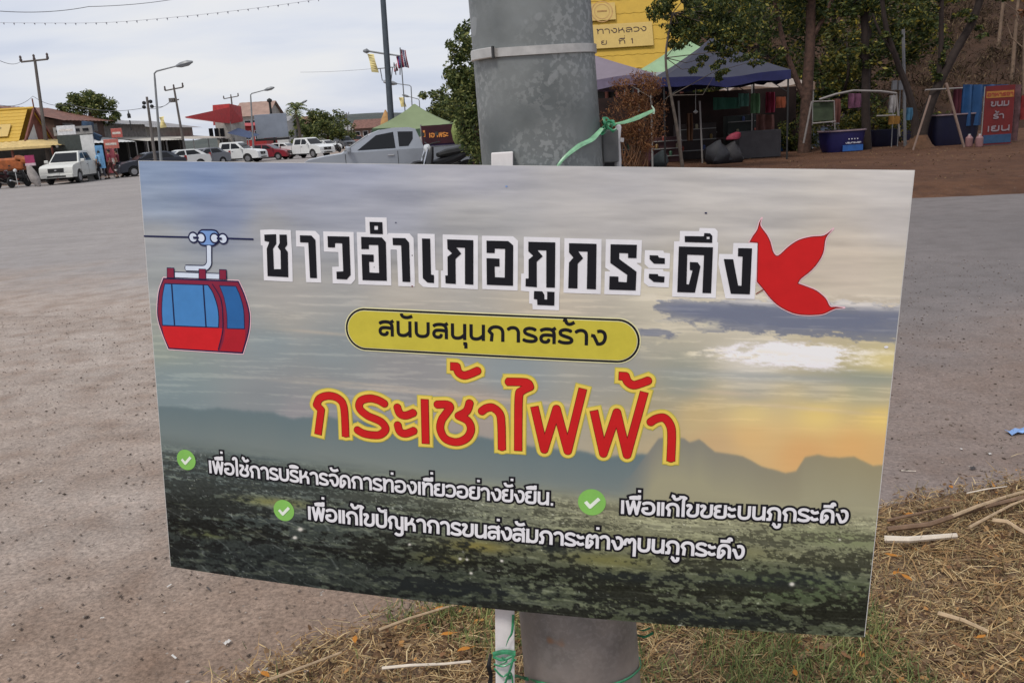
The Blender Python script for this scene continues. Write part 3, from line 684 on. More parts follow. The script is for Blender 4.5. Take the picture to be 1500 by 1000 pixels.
V_black = vin('black ink', (20, 20, 26)); V_white = vin('white ink', (212, 211, 215)); V_yel = vin('yellow ink', (184, 172, 62)); V_red = vin('red ink', (184, 28, 30))
V_dred = vin('dark red edge', (112, 30, 18)); V_gold = vin('yellow glow ink', (214, 188, 84)); V_olive = vin('olive glow ink', (178, 170, 72)); V_green = vin('green badge ink', (122, 176, 86)); V_navy = vin('navy ink', (26, 30, 66)); V_cream = vin('cream rim', (206, 202, 160))
V_maroon = vin('maroon ink', (122, 34, 58)); V_red2 = vin('cabin red', (190, 30, 36)); V_red3 = vin('cabin dark red', (160, 28, 40)); V_blue = vin('window blue', (66, 122, 178)); V_blue2 = vin('window dark blue', (40, 92, 148)); V_steel = vin('steel blue', (112, 146, 196)); V_pale = vin('pale blue', (196, 206, 226)); V_pink = vin('pale pink rim', (214, 178, 186)); V_tick = vin('pale tick', (214, 220, 208))
def bb(P, w=0): P = np.concatenate([np.atleast_2d(p) for p in P]); return (P[:, 0].min() - w, P[:, 1].min() - w, P[:, 0].max() + w, P[:, 1].max() + w)
H1 = 0.0006

# --- headline: blocky black letters on white
z1 = lambda P: uvs([(370 + x / 6.25, 300 + y / 6.25) for x, y in P]); z2 = lambda P: uvs([(600 + x / 6.25, 320 + y / 6.25) for x, y in P]); z3 = lambda P: uvs([(820 + x / 5, 320 + y / 5) for x, y in P])
HL = [[z1([(110, 272), (218, 268), (220, 355), (190, 400), (198, 588), (262, 588), (258, 420), (232, 385), (250, 350), (248, 272), (315, 272), (320, 365), (298, 395), (325, 430), (330, 662), (140, 652), (132, 400), (155, 340), (112, 330)])],
      [z1([(435, 278), (540, 280), (578, 320), (592, 670), (528, 668), (512, 345), (437, 342)])],
      [z1([(688, 286), (888, 290), (900, 640), (865, 682), (772, 678), (770, 610), (832, 608), (822, 352), (758, 350), (756, 390), (692, 388)])],
      [z1([(995, 292), (1185, 298), (1222, 340), (1232, 695), (1008, 688), (1000, 452), (1110, 455), (1112, 522), (1068, 520), (1072, 618), (1160, 622), (1152, 368), (1066, 366), (1068, 404), (998, 404)])],
      [z1([(1072, 155), (1190, 158), (1195, 268), (1078, 265)]), z1([(1116, 192), (1150, 192), (1150, 228), (1116, 228)])],
      [z1([(1283, 302), (1400, 304), (1435, 345), (1446, 705), (1374, 703), (1362, 370), (1286, 368)])],
      [z2([(115, 182), (190, 184), (198, 512), (225, 516), (225, 590), (165, 585), (122, 545)])],
      [z2([(345, 190), (585, 198), (585, 605), (508, 600), (508, 268), (430, 264), (475, 320), (422, 370), (425, 598), (330, 592), (328, 520), (350, 520), (348, 350), (390, 318), (348, 278)])],
      [z2([(705, 202), (905, 206), (950, 245), (948, 615), (708, 605), (705, 362), (825, 366), (825, 440), (780, 438), (782, 536), (872, 540), (875, 278), (782, 275), (780, 316), (706, 314)])],
      [z2([(1088, 212), (1335, 218), (1332, 632), (1252, 630), (1252, 292), (1172, 290), (1220, 345), (1165, 395), (1166, 628), (1062, 620), (1064, 548), (1090, 548), (1090, 375), (1132, 340), (1088, 300)])],
      [z2([(1140, 662), (1215, 665), (1235, 695), (1235, 738), (1260, 740), (1260, 668), (1328, 670), (1326, 796), (1170, 790), (1168, 740), (1138, 736)])],
      [z3([(68, 180), (270, 185), (266, 518), (198, 515), (204, 242), (136, 240), (172, 290), (132, 330), (130, 512), (62, 510), (68, 322), (100, 285), (68, 248)])],
      [z3([(372, 188), (565, 192), (562, 290), (500, 288), (500, 254), (436, 252), (436, 296), (562, 388), (556, 526), (362, 520), (364, 422), (430, 424), (430, 462), (490, 466), (494, 412), (370, 325)])],
      [z3([(658, 268), (720, 270), (725, 285), (770, 290), (770, 332), (690, 330), (658, 298)])],
      [z3([(654, 404), (718, 406), (722, 420), (768, 425), (765, 468), (688, 464), (652, 434)])],
      [z3([(872, 204), (1122, 210), (1108, 546), (1044, 544), (1056, 268), (934, 264), (928, 480), (945, 482), (972, 380), (952, 376), (952, 318), (1010, 320), (1030, 350), (990, 542), (860, 538)])],
      [z3([(915, 128), (1055, 130), (1058, 106), (1100, 108), (1118, 128), (1116, 178), (915, 172)]), z3([(1075, 132), (1097, 132), (1097, 150), (1075, 150)])],
      [z3([(1200, 296), (1270, 298), (1306, 490), (1330, 492), (1338, 278), (1304, 276), (1306, 216), (1408, 218), (1392, 554), (1252, 550)])]]
def hsdf(g):
    def f(X, Y):
        d = sd_poly(g[0], X, Y)
        for hpoly in g[1:]: d = np.maximum(d, -sd_poly(hpoly, X, Y))
        return d
    return f
def uni(fs):
    def f(X, Y):
        d = fs[0](X, Y)
        for k in fs[1:]: d = np.minimum(d, k(X, Y))
        return d
    return f
hb = bb([g[0] for g in HL])
headw = decal('headline_outline', uni([hsdf([g[0]]) for g in HL]), hb, 0.0008, H1, V_white, sign, square=0.0072)
for g in HL: decal('letter', hsdf(g), bb(g), 0.0004, H1 * 2, V_black, headw)

# --- a loopless stroke alphabet (x-height 1, baseline 0)
G = {}
def gl(ch, adv, *paths): G[ch] = (adv, paths)
gl('ก', .98, 'M.22 0L.26 .44L.1 .62C.16 .84 .3 .9 .46 .9C.7 .9 .82 .78 .82 .5L.82 0')
gl('า', .76, 'M.04 .76C.15 .87 .22 .9 .32 .9C.52 .9 .6 .75 .6 .55L.6 0')
gl('ร', .80, 'M.68 .8C.58 .88 .48 .9 .38 .9C.22 .9 .11 .82 .11 .71C.11 .58 .25 .53 .42 .48C.62 .42 .71 .36 .71 .26C.71 .14 .58 .1 .4 .1C.26 .1 .14 .13 .04 .2')
gl('ะ', .62, 'M.08 .88C.08 .66 .3 .62 .52 .76', 'M.08 .4C.08 .18 .3 .14 .52 .28')
gl('เ', .36, 'M.18 1L.18 0'); gl('แ', .64, 'M.18 1L.18 0', 'M.46 1L.46 0')
gl('ช', .90, 'M.04 .86L.22 .87C.40 .86 .38 .74 .28 .6C.16 .46 .11 .42 .11 .33C.11 .17 .25 .1 .44 .1C.64 .1 .77 .18 .77 .34C.77 .46 .7 .54 .56 .58L.7 .7L.76 1')
gl('ไ', .36, 'M-.1 1.42L.2 1.42L.32 1.36C.2 1.28 .18 1.2 .18 1.05L.18 0'); gl('ใ', .40, 'M-.1 1.22C-.1 1.46 .2 1.46 .2 1.2L.2 0')
gl('ฟ', 1.1, 'M.1 1L.3 .06L.54 .95L.76 .06L1.0 1.42'); gl('พ', 1.06, 'M.1 1L.3 .06L.54 .95L.76 .06L.96 1')
gl('อ', .96, 'M.1 .78C.22 .88 .32 .9 .46 .9C.7 .9 .84 .75 .84 .5C.84 .22 .7 .1 .46 .1C.24 .1 .12 .2 .1 .34L.14 .46L.46 .5')
gl('ว', .84, 'M.06 .76C.18 .87 .26 .9 .38 .9C.62 .9 .73 .75 .73 .5C.73 .22 .6 .1 .36 .1C.24 .1 .16 .12 .08 .18')
gl('ง', .84, 'M.02 .62L.16 .6L.36 .11C.62 .08 .73 .3 .73 .55C.73 .8 .62 .9 .46 .9L.32 .86')
gl('บ', .94, 'M.14 1L.14 .4C.14 .18 .26 .1 .46 .1C.66 .1 .79 .18 .79 .4L.79 1'); gl('ป', .94, 'M.14 1L.14 .4C.14 .18 .26 .1 .46 .1C.66 .1 .79 .18 .79 .4L.79 1.4')
gl('น', .94, 'M.14 1L.14 .35C.14 .15 .24 .1 .4 .1C.56 .1 .68 .2 .77 .32', 'M.79 1L.79 0')
gl('ห', .92, 'M.14 1L.14 0', 'M.14 .42L.5 .6L.66 .96', 'M.46 .58C.64 .58 .76 .5 .76 .35L.76 0')
gl('จ', .88, 'M.06 .78C.18 .88 .26 .9 .4 .9C.64 .9 .76 .75 .76 .5C.76 .26 .66 .1 .46 .1C.34 .12 .32 .3 .28 .44L.08 .46')
gl('ด', .98, 'M.82 0L.82 .5C.82 .78 .7 .9 .46 .9C.22 .9 .12 .75 .12 .5L.12 .06L.24 .06L.46 .34C.5 .44 .42 .52 .32 .5')
gl('ต', .98, 'M.82 0L.82 .6C.82 .82 .76 .9 .64 .9L.47 .76L.3 .9C.16 .88 .12 .7 .12 .5L.12 .06L.24 .06L.46 .34C.5 .44 .42 .52 .32 .5')
gl('ท', .94, 'M.02 .92L.16 .92L.16 0', 'M.18 .55C.3 .85 .42 .9 .56 .9C.72 .9 .79 .8 .79 .6L.79 0')
gl('ย', .90, 'M.5 .9C.26 .92 .11 .86 .11 .73C.11 .6 .2 .54 .44 .54', 'M.3 .54C.16 .52 .11 .42 .11 .3C.11 .14 .2 .1 .44 .1C.64 .1 .76 .12 .76 .3L.76 1')
gl('ข', .90, 'M.04 .8C.2 .94 .36 .86 .32 .7C.26 .54 .14 .5 .14 .32C.14 .14 .28 .1 .44 .1C.64 .1 .76 .2 .76 .4L.76 1')
gl('ภ', 1.02, 'M.02 .1L.24 .1L.28 .45L.13 .62C.18 .84 .32 .9 .48 .9C.72 .9 .85 .78 .85 .5L.85 0')
gl('ญ', 1.22, 'M.2 0L.24 .42L.1 .62C.16 .86 .28 .9 .4 .9C.58 .9 .66 .8 .66 .6L.66 .3C.7 .06 1.06 .06 1.08 .3', 'M1.08 1L1.08 -.2C1.04 -.42 .7 -.42 .56 -.26')
gl('ส', .92, 'M.08 .78C.2 .88 .3 .9 .46 .9C.68 .9 .78 .78 .78 .55L.78 0', 'M.78 .5C.6 .54 .3 .56 .2 .5C.06 .42 .06 .12 .28 .1C.44 .08 .52 .16 .5 .28', 'M.66 .84L.86 .98')
gl('ล', .92, 'M.08 .78C.2 .88 .3 .9 .46 .9C.68 .9 .78 .78 .78 .55L.78 0', 'M.78 .5C.6 .54 .3 .56 .2 .5C.06 .42 .06 .12 .28 .1C.44 .08 .52 .16 .5 .28')
gl('ม', .94, 'M.16 1L.16 0', 'M.04 .1L.3 .1', 'M.18 .3C.26 .14 .36 .1 .52 .1C.7 .1 .79 .2 .79 .4L.79 1')
gl('ๆ', .92, 'M.1 .4C.04 .84 .34 .96 .4 .62C.46 .96 .76 .92 .76 .6L.76 -.35'); gl('.', .34, 'M.08 .1L.26 .1'); gl(' ', .5); gl('1', .4, 'M.05 .8L.2 .95L.2 0')
gl('ุ', 0, 'M-.28 -.22L-.14 -.22L-.14 -.52'); gl('ู', 0, 'M-.6 -.2L-.48 -.24C-.46 -.5 -.16 -.5 -.14 -.3L-.14 -.16')
gl('ิ', 0, 'M-.78 1.18C-.6 1.3 -.3 1.3 -.1 1.18L-.78 1.18'); gl('ี', 0, 'M-.8 1.18C-.6 1.3 -.3 1.3 -.14 1.18L-.8 1.18', 'M-.14 1.15L-.14 1.42')
gl('ื', 0, 'M-.8 1.18C-.6 1.3 -.3 1.3 -.14 1.18L-.8 1.18', 'M-.14 1.15L-.14 1.42', 'M-.36 1.2L-.36 1.38'); gl('ึ', 0, 'M-.8 1.18L-.14 1.18', 'M-.26 1.2C-.34 1.42 -.06 1.44 -.1 1.22')
gl('ั', 0, 'M-.66 1.46C-.66 1.22 -.4 1.14 -.06 1.32'); gl('่', 0, 'M-.16 1.34L-.16 1.52'); gl('่+', 0, 'M-.14 1.62L-.14 1.8')
gl('้', 0, 'M-.6 1.5L-.46 1.46C-.44 1.22 -.26 1.16 -.02 1.38'); gl('้+', 0, 'M-.6 1.7L-.46 1.66C-.44 1.42 -.26 1.36 -.02 1.58')
import re as _re
def gpath(s):
    out_ = []
    for c, a in _re.findall(r'([MLC])([^MLC]*)', s):
        n_ = [float(x) for x in _re.findall(r'-?\d*\.?\d+', a)]
        if c in 'ML': out_.append(n_[:2])
        else:
            p0 = out_[-1]; p1, p2, p3 = n_[0:2], n_[2:4], n_[4:6]
            for k in range(1, 8):
                t = k / 7; out_.append([(1 - t) ** 3 * p0[i] + 3 * (1 - t) ** 2 * t * p1[i] + 3 * (1 - t) * t * t * p2[i] + t ** 3 * p3[i] for i in (0, 1)])
    return np.array(out_)
def textline(txt, a, b, xh0, xh1, wt, kern=0.0, hscale=1.0):
    """letters between the pixel points a and b of the baseline, as strokes in board coordinates"""
    A = uv(*a); B = uv(*b); x = 0; gs = []; prev_up = False
    for ch in txt:
        key = ch
        if ch in '่้': key = ch + '+' if prev_up else ch
        adv, ps = G[key]
        gs.append((x, [gpath(p) for p in ps])); 
        if adv: x += adv + kern
        prev_up = ch in 'ิีึืั'
    tot = x - kern - 0.1; d = B - A; L_ = math.hypot(*d); ex = d / tot; ey = np.array([d[1], -d[0]]) / L_
    h0 = math.hypot(*(uv(*a) - uv(a[0], a[1] - xh0))); h1 = math.hypot(*(uv(*b) - uv(b[0], b[1] - xh1)))
    outl = []
    for gx, ps in gs:
        if not ps: continue
        t = gx / tot; hh = (h0 * (1 - t) + h1 * t) * hscale
        outl.append(([A + np.outer(p[:, 0] + gx - 0.05, ex) + np.outer(p[:, 1] * hh, ey) for p in ps], hh * wt / 2))
    return outl
def strf(item, sc=1.0):
    ps, hw = item
    return lambda X, Y: np.min([sd_stroke(p, hw * sc, X, Y) for p in ps], 0)
def draw(items, back, front, name, ow, h=0.00045):
    allb = bb([p for it in items for p in it[0]], 0.004)
    wd = np.hypot(allb[2] - allb[0], 0)
    def f(X, Y):
        D = np.full(X.shape, 1.0)
        for it in items:
            b_ = bb(it[0], it[1] + ow + 0.004); i0 = max(0, np.searchsorted(X[0], b_[0]) - 1); i1 = np.searchsorted(X[0], b_[2]) + 1; j0 = max(0, np.searchsorted(Y[:, 0], b_[1]) - 1); j1 = np.searchsorted(Y[:, 0], b_[3]) + 1
            if i1 - i0 < 2 or j1 - j0 < 2: continue
            D[j0:j1, i0:i1] = np.minimum(D[j0:j1, i0:i1], strf(it)(X[j0:j1, i0:i1], Y[j0:j1, i0:i1]))
        return D
    o = decal(name, f, allb, h, H1, back, sign, off=ow) if back else None
    for it in items: decal('letter', strf(it), bb(it[0], it[1]), h * .8, H1 * 2, front, o or sign)
    return o
# yellow pill
def pill(pad):
    P = uvs([(505 + 31, 449 + 33), (937 - 33, 465 + 34)]); r = 0.5 * math.hypot(*(uv(700, 458) - uv(699, 522)))
    return lambda X, Y: sd_stroke(P, r + pad, X, Y, rnd=True)
pb = bb([uvs([(505, 449), (937, 465), (505, 515), (937, 531)])])
pr = decal('pill_rim', pill(0.0010), pb, 0.0007, H1, V_cream, sign)
pe = decal('pill_edge', pill(-0.0008), pb, 0.0007, H1 * 1.5, V_black, pr)
decal('pill_inner_rim', pill(-0.0040), pb, 0.0007, H1 * 2.0, V_cream, pr); decal('pill_field', pill(-0.0050), pb, 0.0007, H1 * 2.5, V_yel, pr)
for it in textline('สนับสนุนการสร้าง', (556, 491.5), (888, 506.5), 23.5, 24, .205, .05):
    decal('letter', strf(it), bb(it[0], it[1]), 0.0004, H1 * 3, V_black, pe)
# small white lines with black outline
draw(textline('เพื่อใช้การบริหารจัดการท่องเที่ยวอย่างยั่งยืน.', (307, 692), (811, 740), 18.5, 19.5, .20), V_black, V_white, 'caption_outline', 0.0031)
draw(textline('เพื่อแก้ไขขยะบนภูกระดึง', (909, 751.6), (1241, 766), 20, 20.5, .21), V_black, V_white, 'caption_outline', 0.0033)
draw(textline('เพื่อแก้ไขปัญหาการขนส่งสัมภาระต่างๆบนภูกระดึง', (451.6, 760), (1089, 818.4), 19.5, 21, .21), V_black, V_white, 'caption_outline', 0.0033)
# --- red line
q7 = lambda P: uvs([(440 + x / 5.172, 520 + y / 5.172) for x, y in cr_(P)]); q8 = lambda P: uvs([(720 + x / 5.172, 520 + y / 5.172) for x, y in cr_(P)])
RL = [[q7([(135, 600), (160, 412), '|', (125, 375), '|', (150, 325), (220, 305), (295, 330), (333, 400), (345, 617)])],
      [q7([(643, 368), (590, 338), (525, 325), (460, 345), (450, 400), (510, 455), (610, 500), (648, 555), (610, 598), (550, 603), (480, 590), (430, 562)])],
      [q7([(735, 388), (755, 440), (800, 455), (862, 432)])], [q7([(738, 522), (755, 575), (800, 592), (866, 568)])], [q7([(943, 330), (951, 670)])],
      [q7([(1032, 372), (1110, 372), (1136, 392), (1110, 435), (1072, 490), (1062, 560), (1100, 630), (1185, 656), (1262, 625), (1294, 560), (1270, 495), (1200, 458), '|', (1262, 420), (1285, 355)])],
      [q7([(1135, 82), (1185, 85), '|', (1200, 130), (1240, 152), (1290, 140), (1348, 115)])], [q8([(-75, 425), (-40, 400), (10, 395), (62, 440), (76, 520), (80, 716)])],
      [q8([(115, 200), (262, 205), (292, 238), '|', (230, 270), (207, 330), (203, 724)])], [q8([(325, 385), '|', (400, 712), '|', (493, 405), '|', (578, 722), '|', (693, 250)])],
      [q8([(775, 415), '|', (848, 742), '|', (950, 432), '|', (1027, 752), '|', (1158, 275)])], [q8([(962, 155), (1015, 158), '|', (1032, 200), (1075, 225), (1130, 212), (1190, 190)])], [q8([(1203, 507), (1245, 480), (1305, 472), (1350, 520), (1365, 600), (1358, 802)])]]
RW = 0.5 * 66 / 5.172 * (1.2 / 1136) * 1.02
rit = [(g, RW) for g in RL]
def runi(X, Y):
    D = np.full(X.shape, 1.0)
    for it in rit: D = np.minimum(D, strf(it)(X, Y))
    return D
rb = bb([p for g in RL for p in g], RW)
ro_ = decal('red_line_glow', runi, rb, 0.0007, H1 * .7, V_olive, sign, off=0.0062)
rg_ = decal('red_line_outline', runi, rb, 0.0007, H1 * 1.4, V_gold, ro_, off=0.0048)
for it in rit:
    decal('letter_edge', strf(it), bb(it[0], it[1]), 0.0004, H1 * 2.1, V_dred, rg_); decal('letter', strf(it), bb(it[0], it[1]), 0.0004, H1 * 2.8, V_red, rg_, off=-0.0009)
# --- green badges with ticks
for (cx, cy, r_) in ((273, 673, 17.5), (416, 747, 18), (867, 735, 20.5)):
    c0 = uv(cx, cy); rr = r_ * 1.2 / 1136 * (1.02)
    bd = decal('check_badge', lambda X, Y: np.hypot(X - c0[0], Y - c0[1]) - rr, (c0[0] - rr, c0[1] - rr, c0[0] + rr, c0[1] + rr), 0.0006, H1, V_green, sign)
    tk = c0 + rr * np.array([(-.46, -.02), (-.12, .36), (.52, -.32)]); decal('tick', lambda X, Y: sd_stroke(tk, rr * .13, X, Y), bb([tk], rr * .2), 0.0004, H1 * 2, V_tick, bd)
# --- red maple leaf
lf = uvs([(1080 + x / 5.556, 300 + y / 5.556) for x, y in cr_([(200, 106), (178, 145), (160, 205), (125, 255), (98, 303), '|', (165, 310), '|', (158, 625), '|', (215, 692), (265, 757), (340, 825), (450, 880), (560, 897), (690, 890), (760, 860), (800, 842), '|', (872, 836), '|', (800, 828), (755, 825), (720, 760), (650, 700), (580, 668), (495, 638), '|', (520, 600), (590, 545), (650, 480), (700, 390), (722, 270), (782, 193), '|', (705, 248), (600, 258), (500, 285), (420, 335), (350, 400), (318, 412), (292, 380), (270, 300), (240, 240), (188, 165), (200, 106)], 4)])
lsd = lambda X, Y: sd_poly(lf, X, Y)
L0 = decal('leaf_rim', lsd, bb([lf]), 0.0006, H1 * .8, V_pink, sign, off=0.0014); L1_ = decal('leaf_edge', lsd, bb([lf]), 0.0005, H1 * 1.2, V_dred, L0); L2_ = decal('leaf_field', lsd, bb([lf]), 0.0005, H1 * 1.6, V_red, L0, off=-0.0012)
ls = uvs([(1080 + 150 / 5.556, 300 + 725 / 5.556), (1080 + 212 / 5.556, 300 + 688 / 5.556)]); decal('leaf_stalk', lambda X, Y: sd_stroke(ls, .0007, X, Y), bb([ls], .001), .0004, H1 * 2, V_dred, L0)
# --- cable car cabin
zg = lambda P, k=4: uvs([(200 + x / 4.763, 320 + y / 4.763) for x, y in cr_(P, k)])
def dpoly(name, P, m, lift, parent, off=0.0, h=.0005): return decal(name, lambda X, Y: sd_poly(P, X, Y), bb([P]), h, lift, m, parent, off=off)
def dstr(name, P, w_, m, lift, parent, rnd=False): return decal(name, lambda X, Y: sd_stroke(P, w_ / 2, X, Y, rnd=rnd), bb([P], w_), .0004, lift, m, parent)
PXM = 1.2 / 1136
body = zg([(190, 415), '|', (712, 437), '|', (750, 520), (782, 620), (792, 700), (782, 800), (742, 940), '|', (225, 907), '|', (178, 790), (150, 690), (148, 600), (160, 500), (190, 415)])
cb = dpoly('cabin_rim', body, V_pink, H1 * .7, sign, .0022)
dpoly('cabin_edge', body, V_navy, H1 * 1.0, cb, .0006); dpoly('cabin_frame', body, V_maroon, H1 * 1.3, cb, -.0016)
dpoly('cabin_panel', zg([(182, 750), '|', (600, 765), '|', (600, 820), (572, 922), '|', (232, 900), '|', (195, 820), (182, 750)]), V_red2, H1 * 1.6, cb)
dpoly('cabin_panel', zg([(620, 768), '|', (762, 775), '|', (758, 850), (738, 928), '|', (585, 922), '|', (612, 840), (620, 768)]), V_red3, H1 * 1.6, cb)
wn = zg([(200, 455), '|', (500, 465), '|', (535, 520), (565, 610), (575, 690), (572, 758), '|', (185, 742), '|', (180, 640), (185, 540), (200, 455)]); w0 = dpoly('window_edge', wn, V_navy, H1 * 1.6, cb, .0012); dpoly('window', wn, V_blue, H1 * 2, w0, -.0004)
wn2 = zg([(580, 467), '|', (695, 472), '|', (725, 540), (750, 640), (755, 768), '|', (635, 766), '|', (632, 660), (612, 550), (580, 467)]); w1 = dpoly('window_edge', wn2, V_navy, H1 * 1.6, cb, .0006); dpoly('window', wn2, V_blue2, H1 * 2, w1, -.0006)
dstr('window_bar', zg([(248, 455), (268, 742)]), 2.4 * PXM, V_navy, H1 * 2.5, w0); dstr('window_bar', zg([(468, 462), (488, 755)]), 2.4 * PXM, V_navy, H1 * 2.5, w0)
dstr('cabin_seam', zg([(530, 455), (590, 560), (605, 700), (600, 800), (572, 915)]), 1.4 * PXM, V_navy, H1 * 2.5, cb)
rf_ = zg([(268, 372), '|', (600, 384), '|', (598, 425), '|', (268, 412), '|', (268, 372)]); r0_ = dpoly('roof_bar_edge', rf_, V_navy, H1 * 1.2, cb, .0006); dpoly('roof_bar', rf_, V_pale, H1 * 2.0, r0_, -.0008)
for x_, y_ in ((240, 380), (462, 388), (605, 392)):
    k_ = zg([(x_ - 25, y_ - 38), '|', (x_ + 25, y_ - 36), '|', (x_ + 27, y_ + 36), '|', (x_ - 25, y_ + 34), '|', (x_ - 25, y_ - 38)]); e_ = dpoly('roof_bracket_edge', k_, V_navy, H1 * 2.3, cb, .0003); dpoly('roof_bracket', k_, V_maroon, H1 * 2.7, e_, -.0009)
arm = zg([(508, 190), (508, 280), (506, 318), (480, 345), (430, 347), (345, 345)], 5); a0_ = dstr('hanger_edge', arm, 10.5 * PXM, V_navy, H1 * 1.5, cb); dstr('hanger', arm, 7.4 * PXM, V_pale, H1 * 2.2, a0_)
dstr('cable', zg([(52, 123), (365, 131)]), 2.7 * PXM, V_navy, H1, cb); dstr('cable', zg([(635, 139), (817, 145)]), 2.7 * PXM, V_navy, H1, cb)
for x_, y_, r_ in ((398, 132, 36), (605, 141, 36)):
    c_ = zg([(x_, y_), (x_ + r_, y_)]); rr = abs(c_[-1][0] - c_[0][0]); q_ = c_[0]
    e_ = decal('pulley_edge', lambda X, Y: np.hypot(X - q_[0], Y - q_[1]) - rr, bb([q_], rr), .0004, H1 * 1.5, V_navy, cb); decal('pulley', lambda X, Y: np.hypot(X - q_[0], Y - q_[1]) - rr * .72, bb([q_], rr), .0004, H1 * 2.2, V_pale, e_)
hub = zg([(455, 75), '|', (545, 77), (575, 100), (582, 135), (572, 172), (540, 194), '|', (460, 190), (432, 165), (425, 130), (432, 95), (455, 75)]); h0_ = dpoly('grip_edge', hub, V_navy, H1 * 1.8, cb, .0002); dpoly('grip', hub, V_steel, H1 * 2.6, h0_, -.0024)
for x_, y_ in ((455, 134), (548, 137)):
    c_ = zg([(x_, y_), (x_ + 34, y_)]); rr = abs(c_[-1][0] - c_[0][0]); q_ = c_[0]
    e_ = decal('pulley_edge', lambda X, Y: np.hypot(X - q_[0], Y - q_[1]) - rr, bb([q_], rr), .0004, H1 * 3.0, V_navy, cb); decal('pulley', lambda X, Y: np.hypot(X - q_[0], Y - q_[1]) - rr * .7, bb([q_], rr), .0004, H1 * 3.5, V_pale, e_)
for a_, b_ in (((400, 133), (440, 134)), ((565, 138), (600, 140))):
    dstr('axle', zg([a_, b_]), 3.6 * PXM, V_navy, H1 * 4.0, cb)

# specks of dirt on the print
for (x_, y_, r_, m_) in ((604, 419, .9, V_dred), (1034, 312, 1.1, V_navy), (580, 326, .8, V_navy), (604, 374, .7, V_black), (742, 273, 1.0, V_steel), (1298, 508, 1.8, V_white)):
    c9 = uv(x_, y_); q9 = r_ * PXM; decal('dirt_speck', lambda X, Y: np.hypot((X - c9[0]) * .6, Y - c9[1]) - q9, (c9[0] - 2 * q9, c9[1] - q9, c9[0] + 2 * q9, c9[1] + q9), .0003, H1 * 1.2, m_, sign)
# ================================================================== POST, STAKE, STRINGS
pt_top = uv(782, 240); pt_bot = uv(845, 910)
_bt = bp(*pt_top, -0.005); _bb = bp(*pt_bot, -0.005)
PY_ = max(_bt[1], _bb[1]) + 0.125
ptop = at(775.5, 0, PY_); pbot = at(853.5, 1000, PY_)
dep = lambda p: (np.array(p) - CAM) @ F_
rtop = 90.5 / FPX * dep(ptop) * .985; rbot = 85.5 / FPX * dep(pbot) * .985
ax = (ptop - pbot) / (ptop[2] - pbot[2]); drz = (rtop - rbot) / (ptop[2] - pbot[2])
def pax(z): return pbot + ax * (z - pbot[2])
def prad(z): return rbot + drz * (z - pbot[2]) if z < 3 else rbot + drz * (3 - pbot[2]) - 0.006 * (z - 3)
# galvanised steel
m = bpy.data.materials.new('galvanised steel'); m.use_nodes = True; t = m.node_tree; b = t.nodes['Principled BSDF']
b.inputs['Metallic'].default_value = 0.35; b.inputs['Roughness'].default_value = 0.5
co = t.nodes.new('ShaderNodeTexCoord')
def _n(sc, de, ty='N', vec=None):
    n_ = t.nodes.new('ShaderNodeTexNoise' if ty == 'N' else 'ShaderNodeTexVoronoi'); n_.inputs['Scale'].default_value = sc
    if ty == 'N': n_.inputs['Detail'].default_value = de
    t.links.new(vec or co.outputs['Object'], n_.inputs['Vector']); return n_
def _r(src, *st):
    r = t.nodes.new('ShaderNodeValToRGB'); t.links.new(src, r.inputs[0]); e_ = r.color_ramp.elements
    for i, (p, c) in enumerate(st):
        x = e_[i] if i < 2 else e_.new(p); x.position = p; x.color = (*c, 1)
    return r
def _mix(fac, a_, b_, mode='MIX'):
    x = t.nodes.new('ShaderNodeMixRGB'); x.blend_type = mode
    for s, q in ((0, fac), (1, a_), (2, b_)):
        if isinstance(q, (int, float)): x.inputs[s].default_value = q
        elif isinstance(q, tuple): x.inputs[s].default_value = (*q, 1)
        else: t.links.new(q, x.inputs[s])
    return x.outputs[0]
base = _r(_n(9, 9).outputs[0], (0.33, (0.115, 0.128, 0.128)), (0.66, (0.21, 0.225, 0.222)))
sp1 = _r(_n(120, 5).outputs[0], (0.50, (0, 0, 0)), (0.56, (1, 1, 1))); gate = _r(_n(7, 3).outputs[0], (0.42, (0, 0, 0)), (0.58, (1, 1, 1)))
mk = _mix(1.0, sp1.outputs[0], gate.outputs[0], 'MULTIPLY'); sc_ = t.nodes.new('ShaderNodeMath'); sc_.operation = 'MULTIPLY'; sc_.inputs[1].default_value = 0.62; t.links.new(mk, sc_.inputs[0])
c1_ = _mix(sc_.outputs[0], base.outputs[0], (0.33, 0.345, 0.34))
# hard-edged pale peel marks
ml_ = _r(_n(11, 2.2).outputs[0], (0.67, (0, 0, 0)), (0.675, (1, 1, 1))); sc2 = t.nodes.new('ShaderNodeMath'); sc2.operation = 'MULTIPLY'; sc2.inputs[1].default_value = 0.6; t.links.new(ml_.outputs[0], sc2.inputs[0])
c2_ = _mix(sc2.outputs[0], c1_, (0.29, 0.305, 0.305))
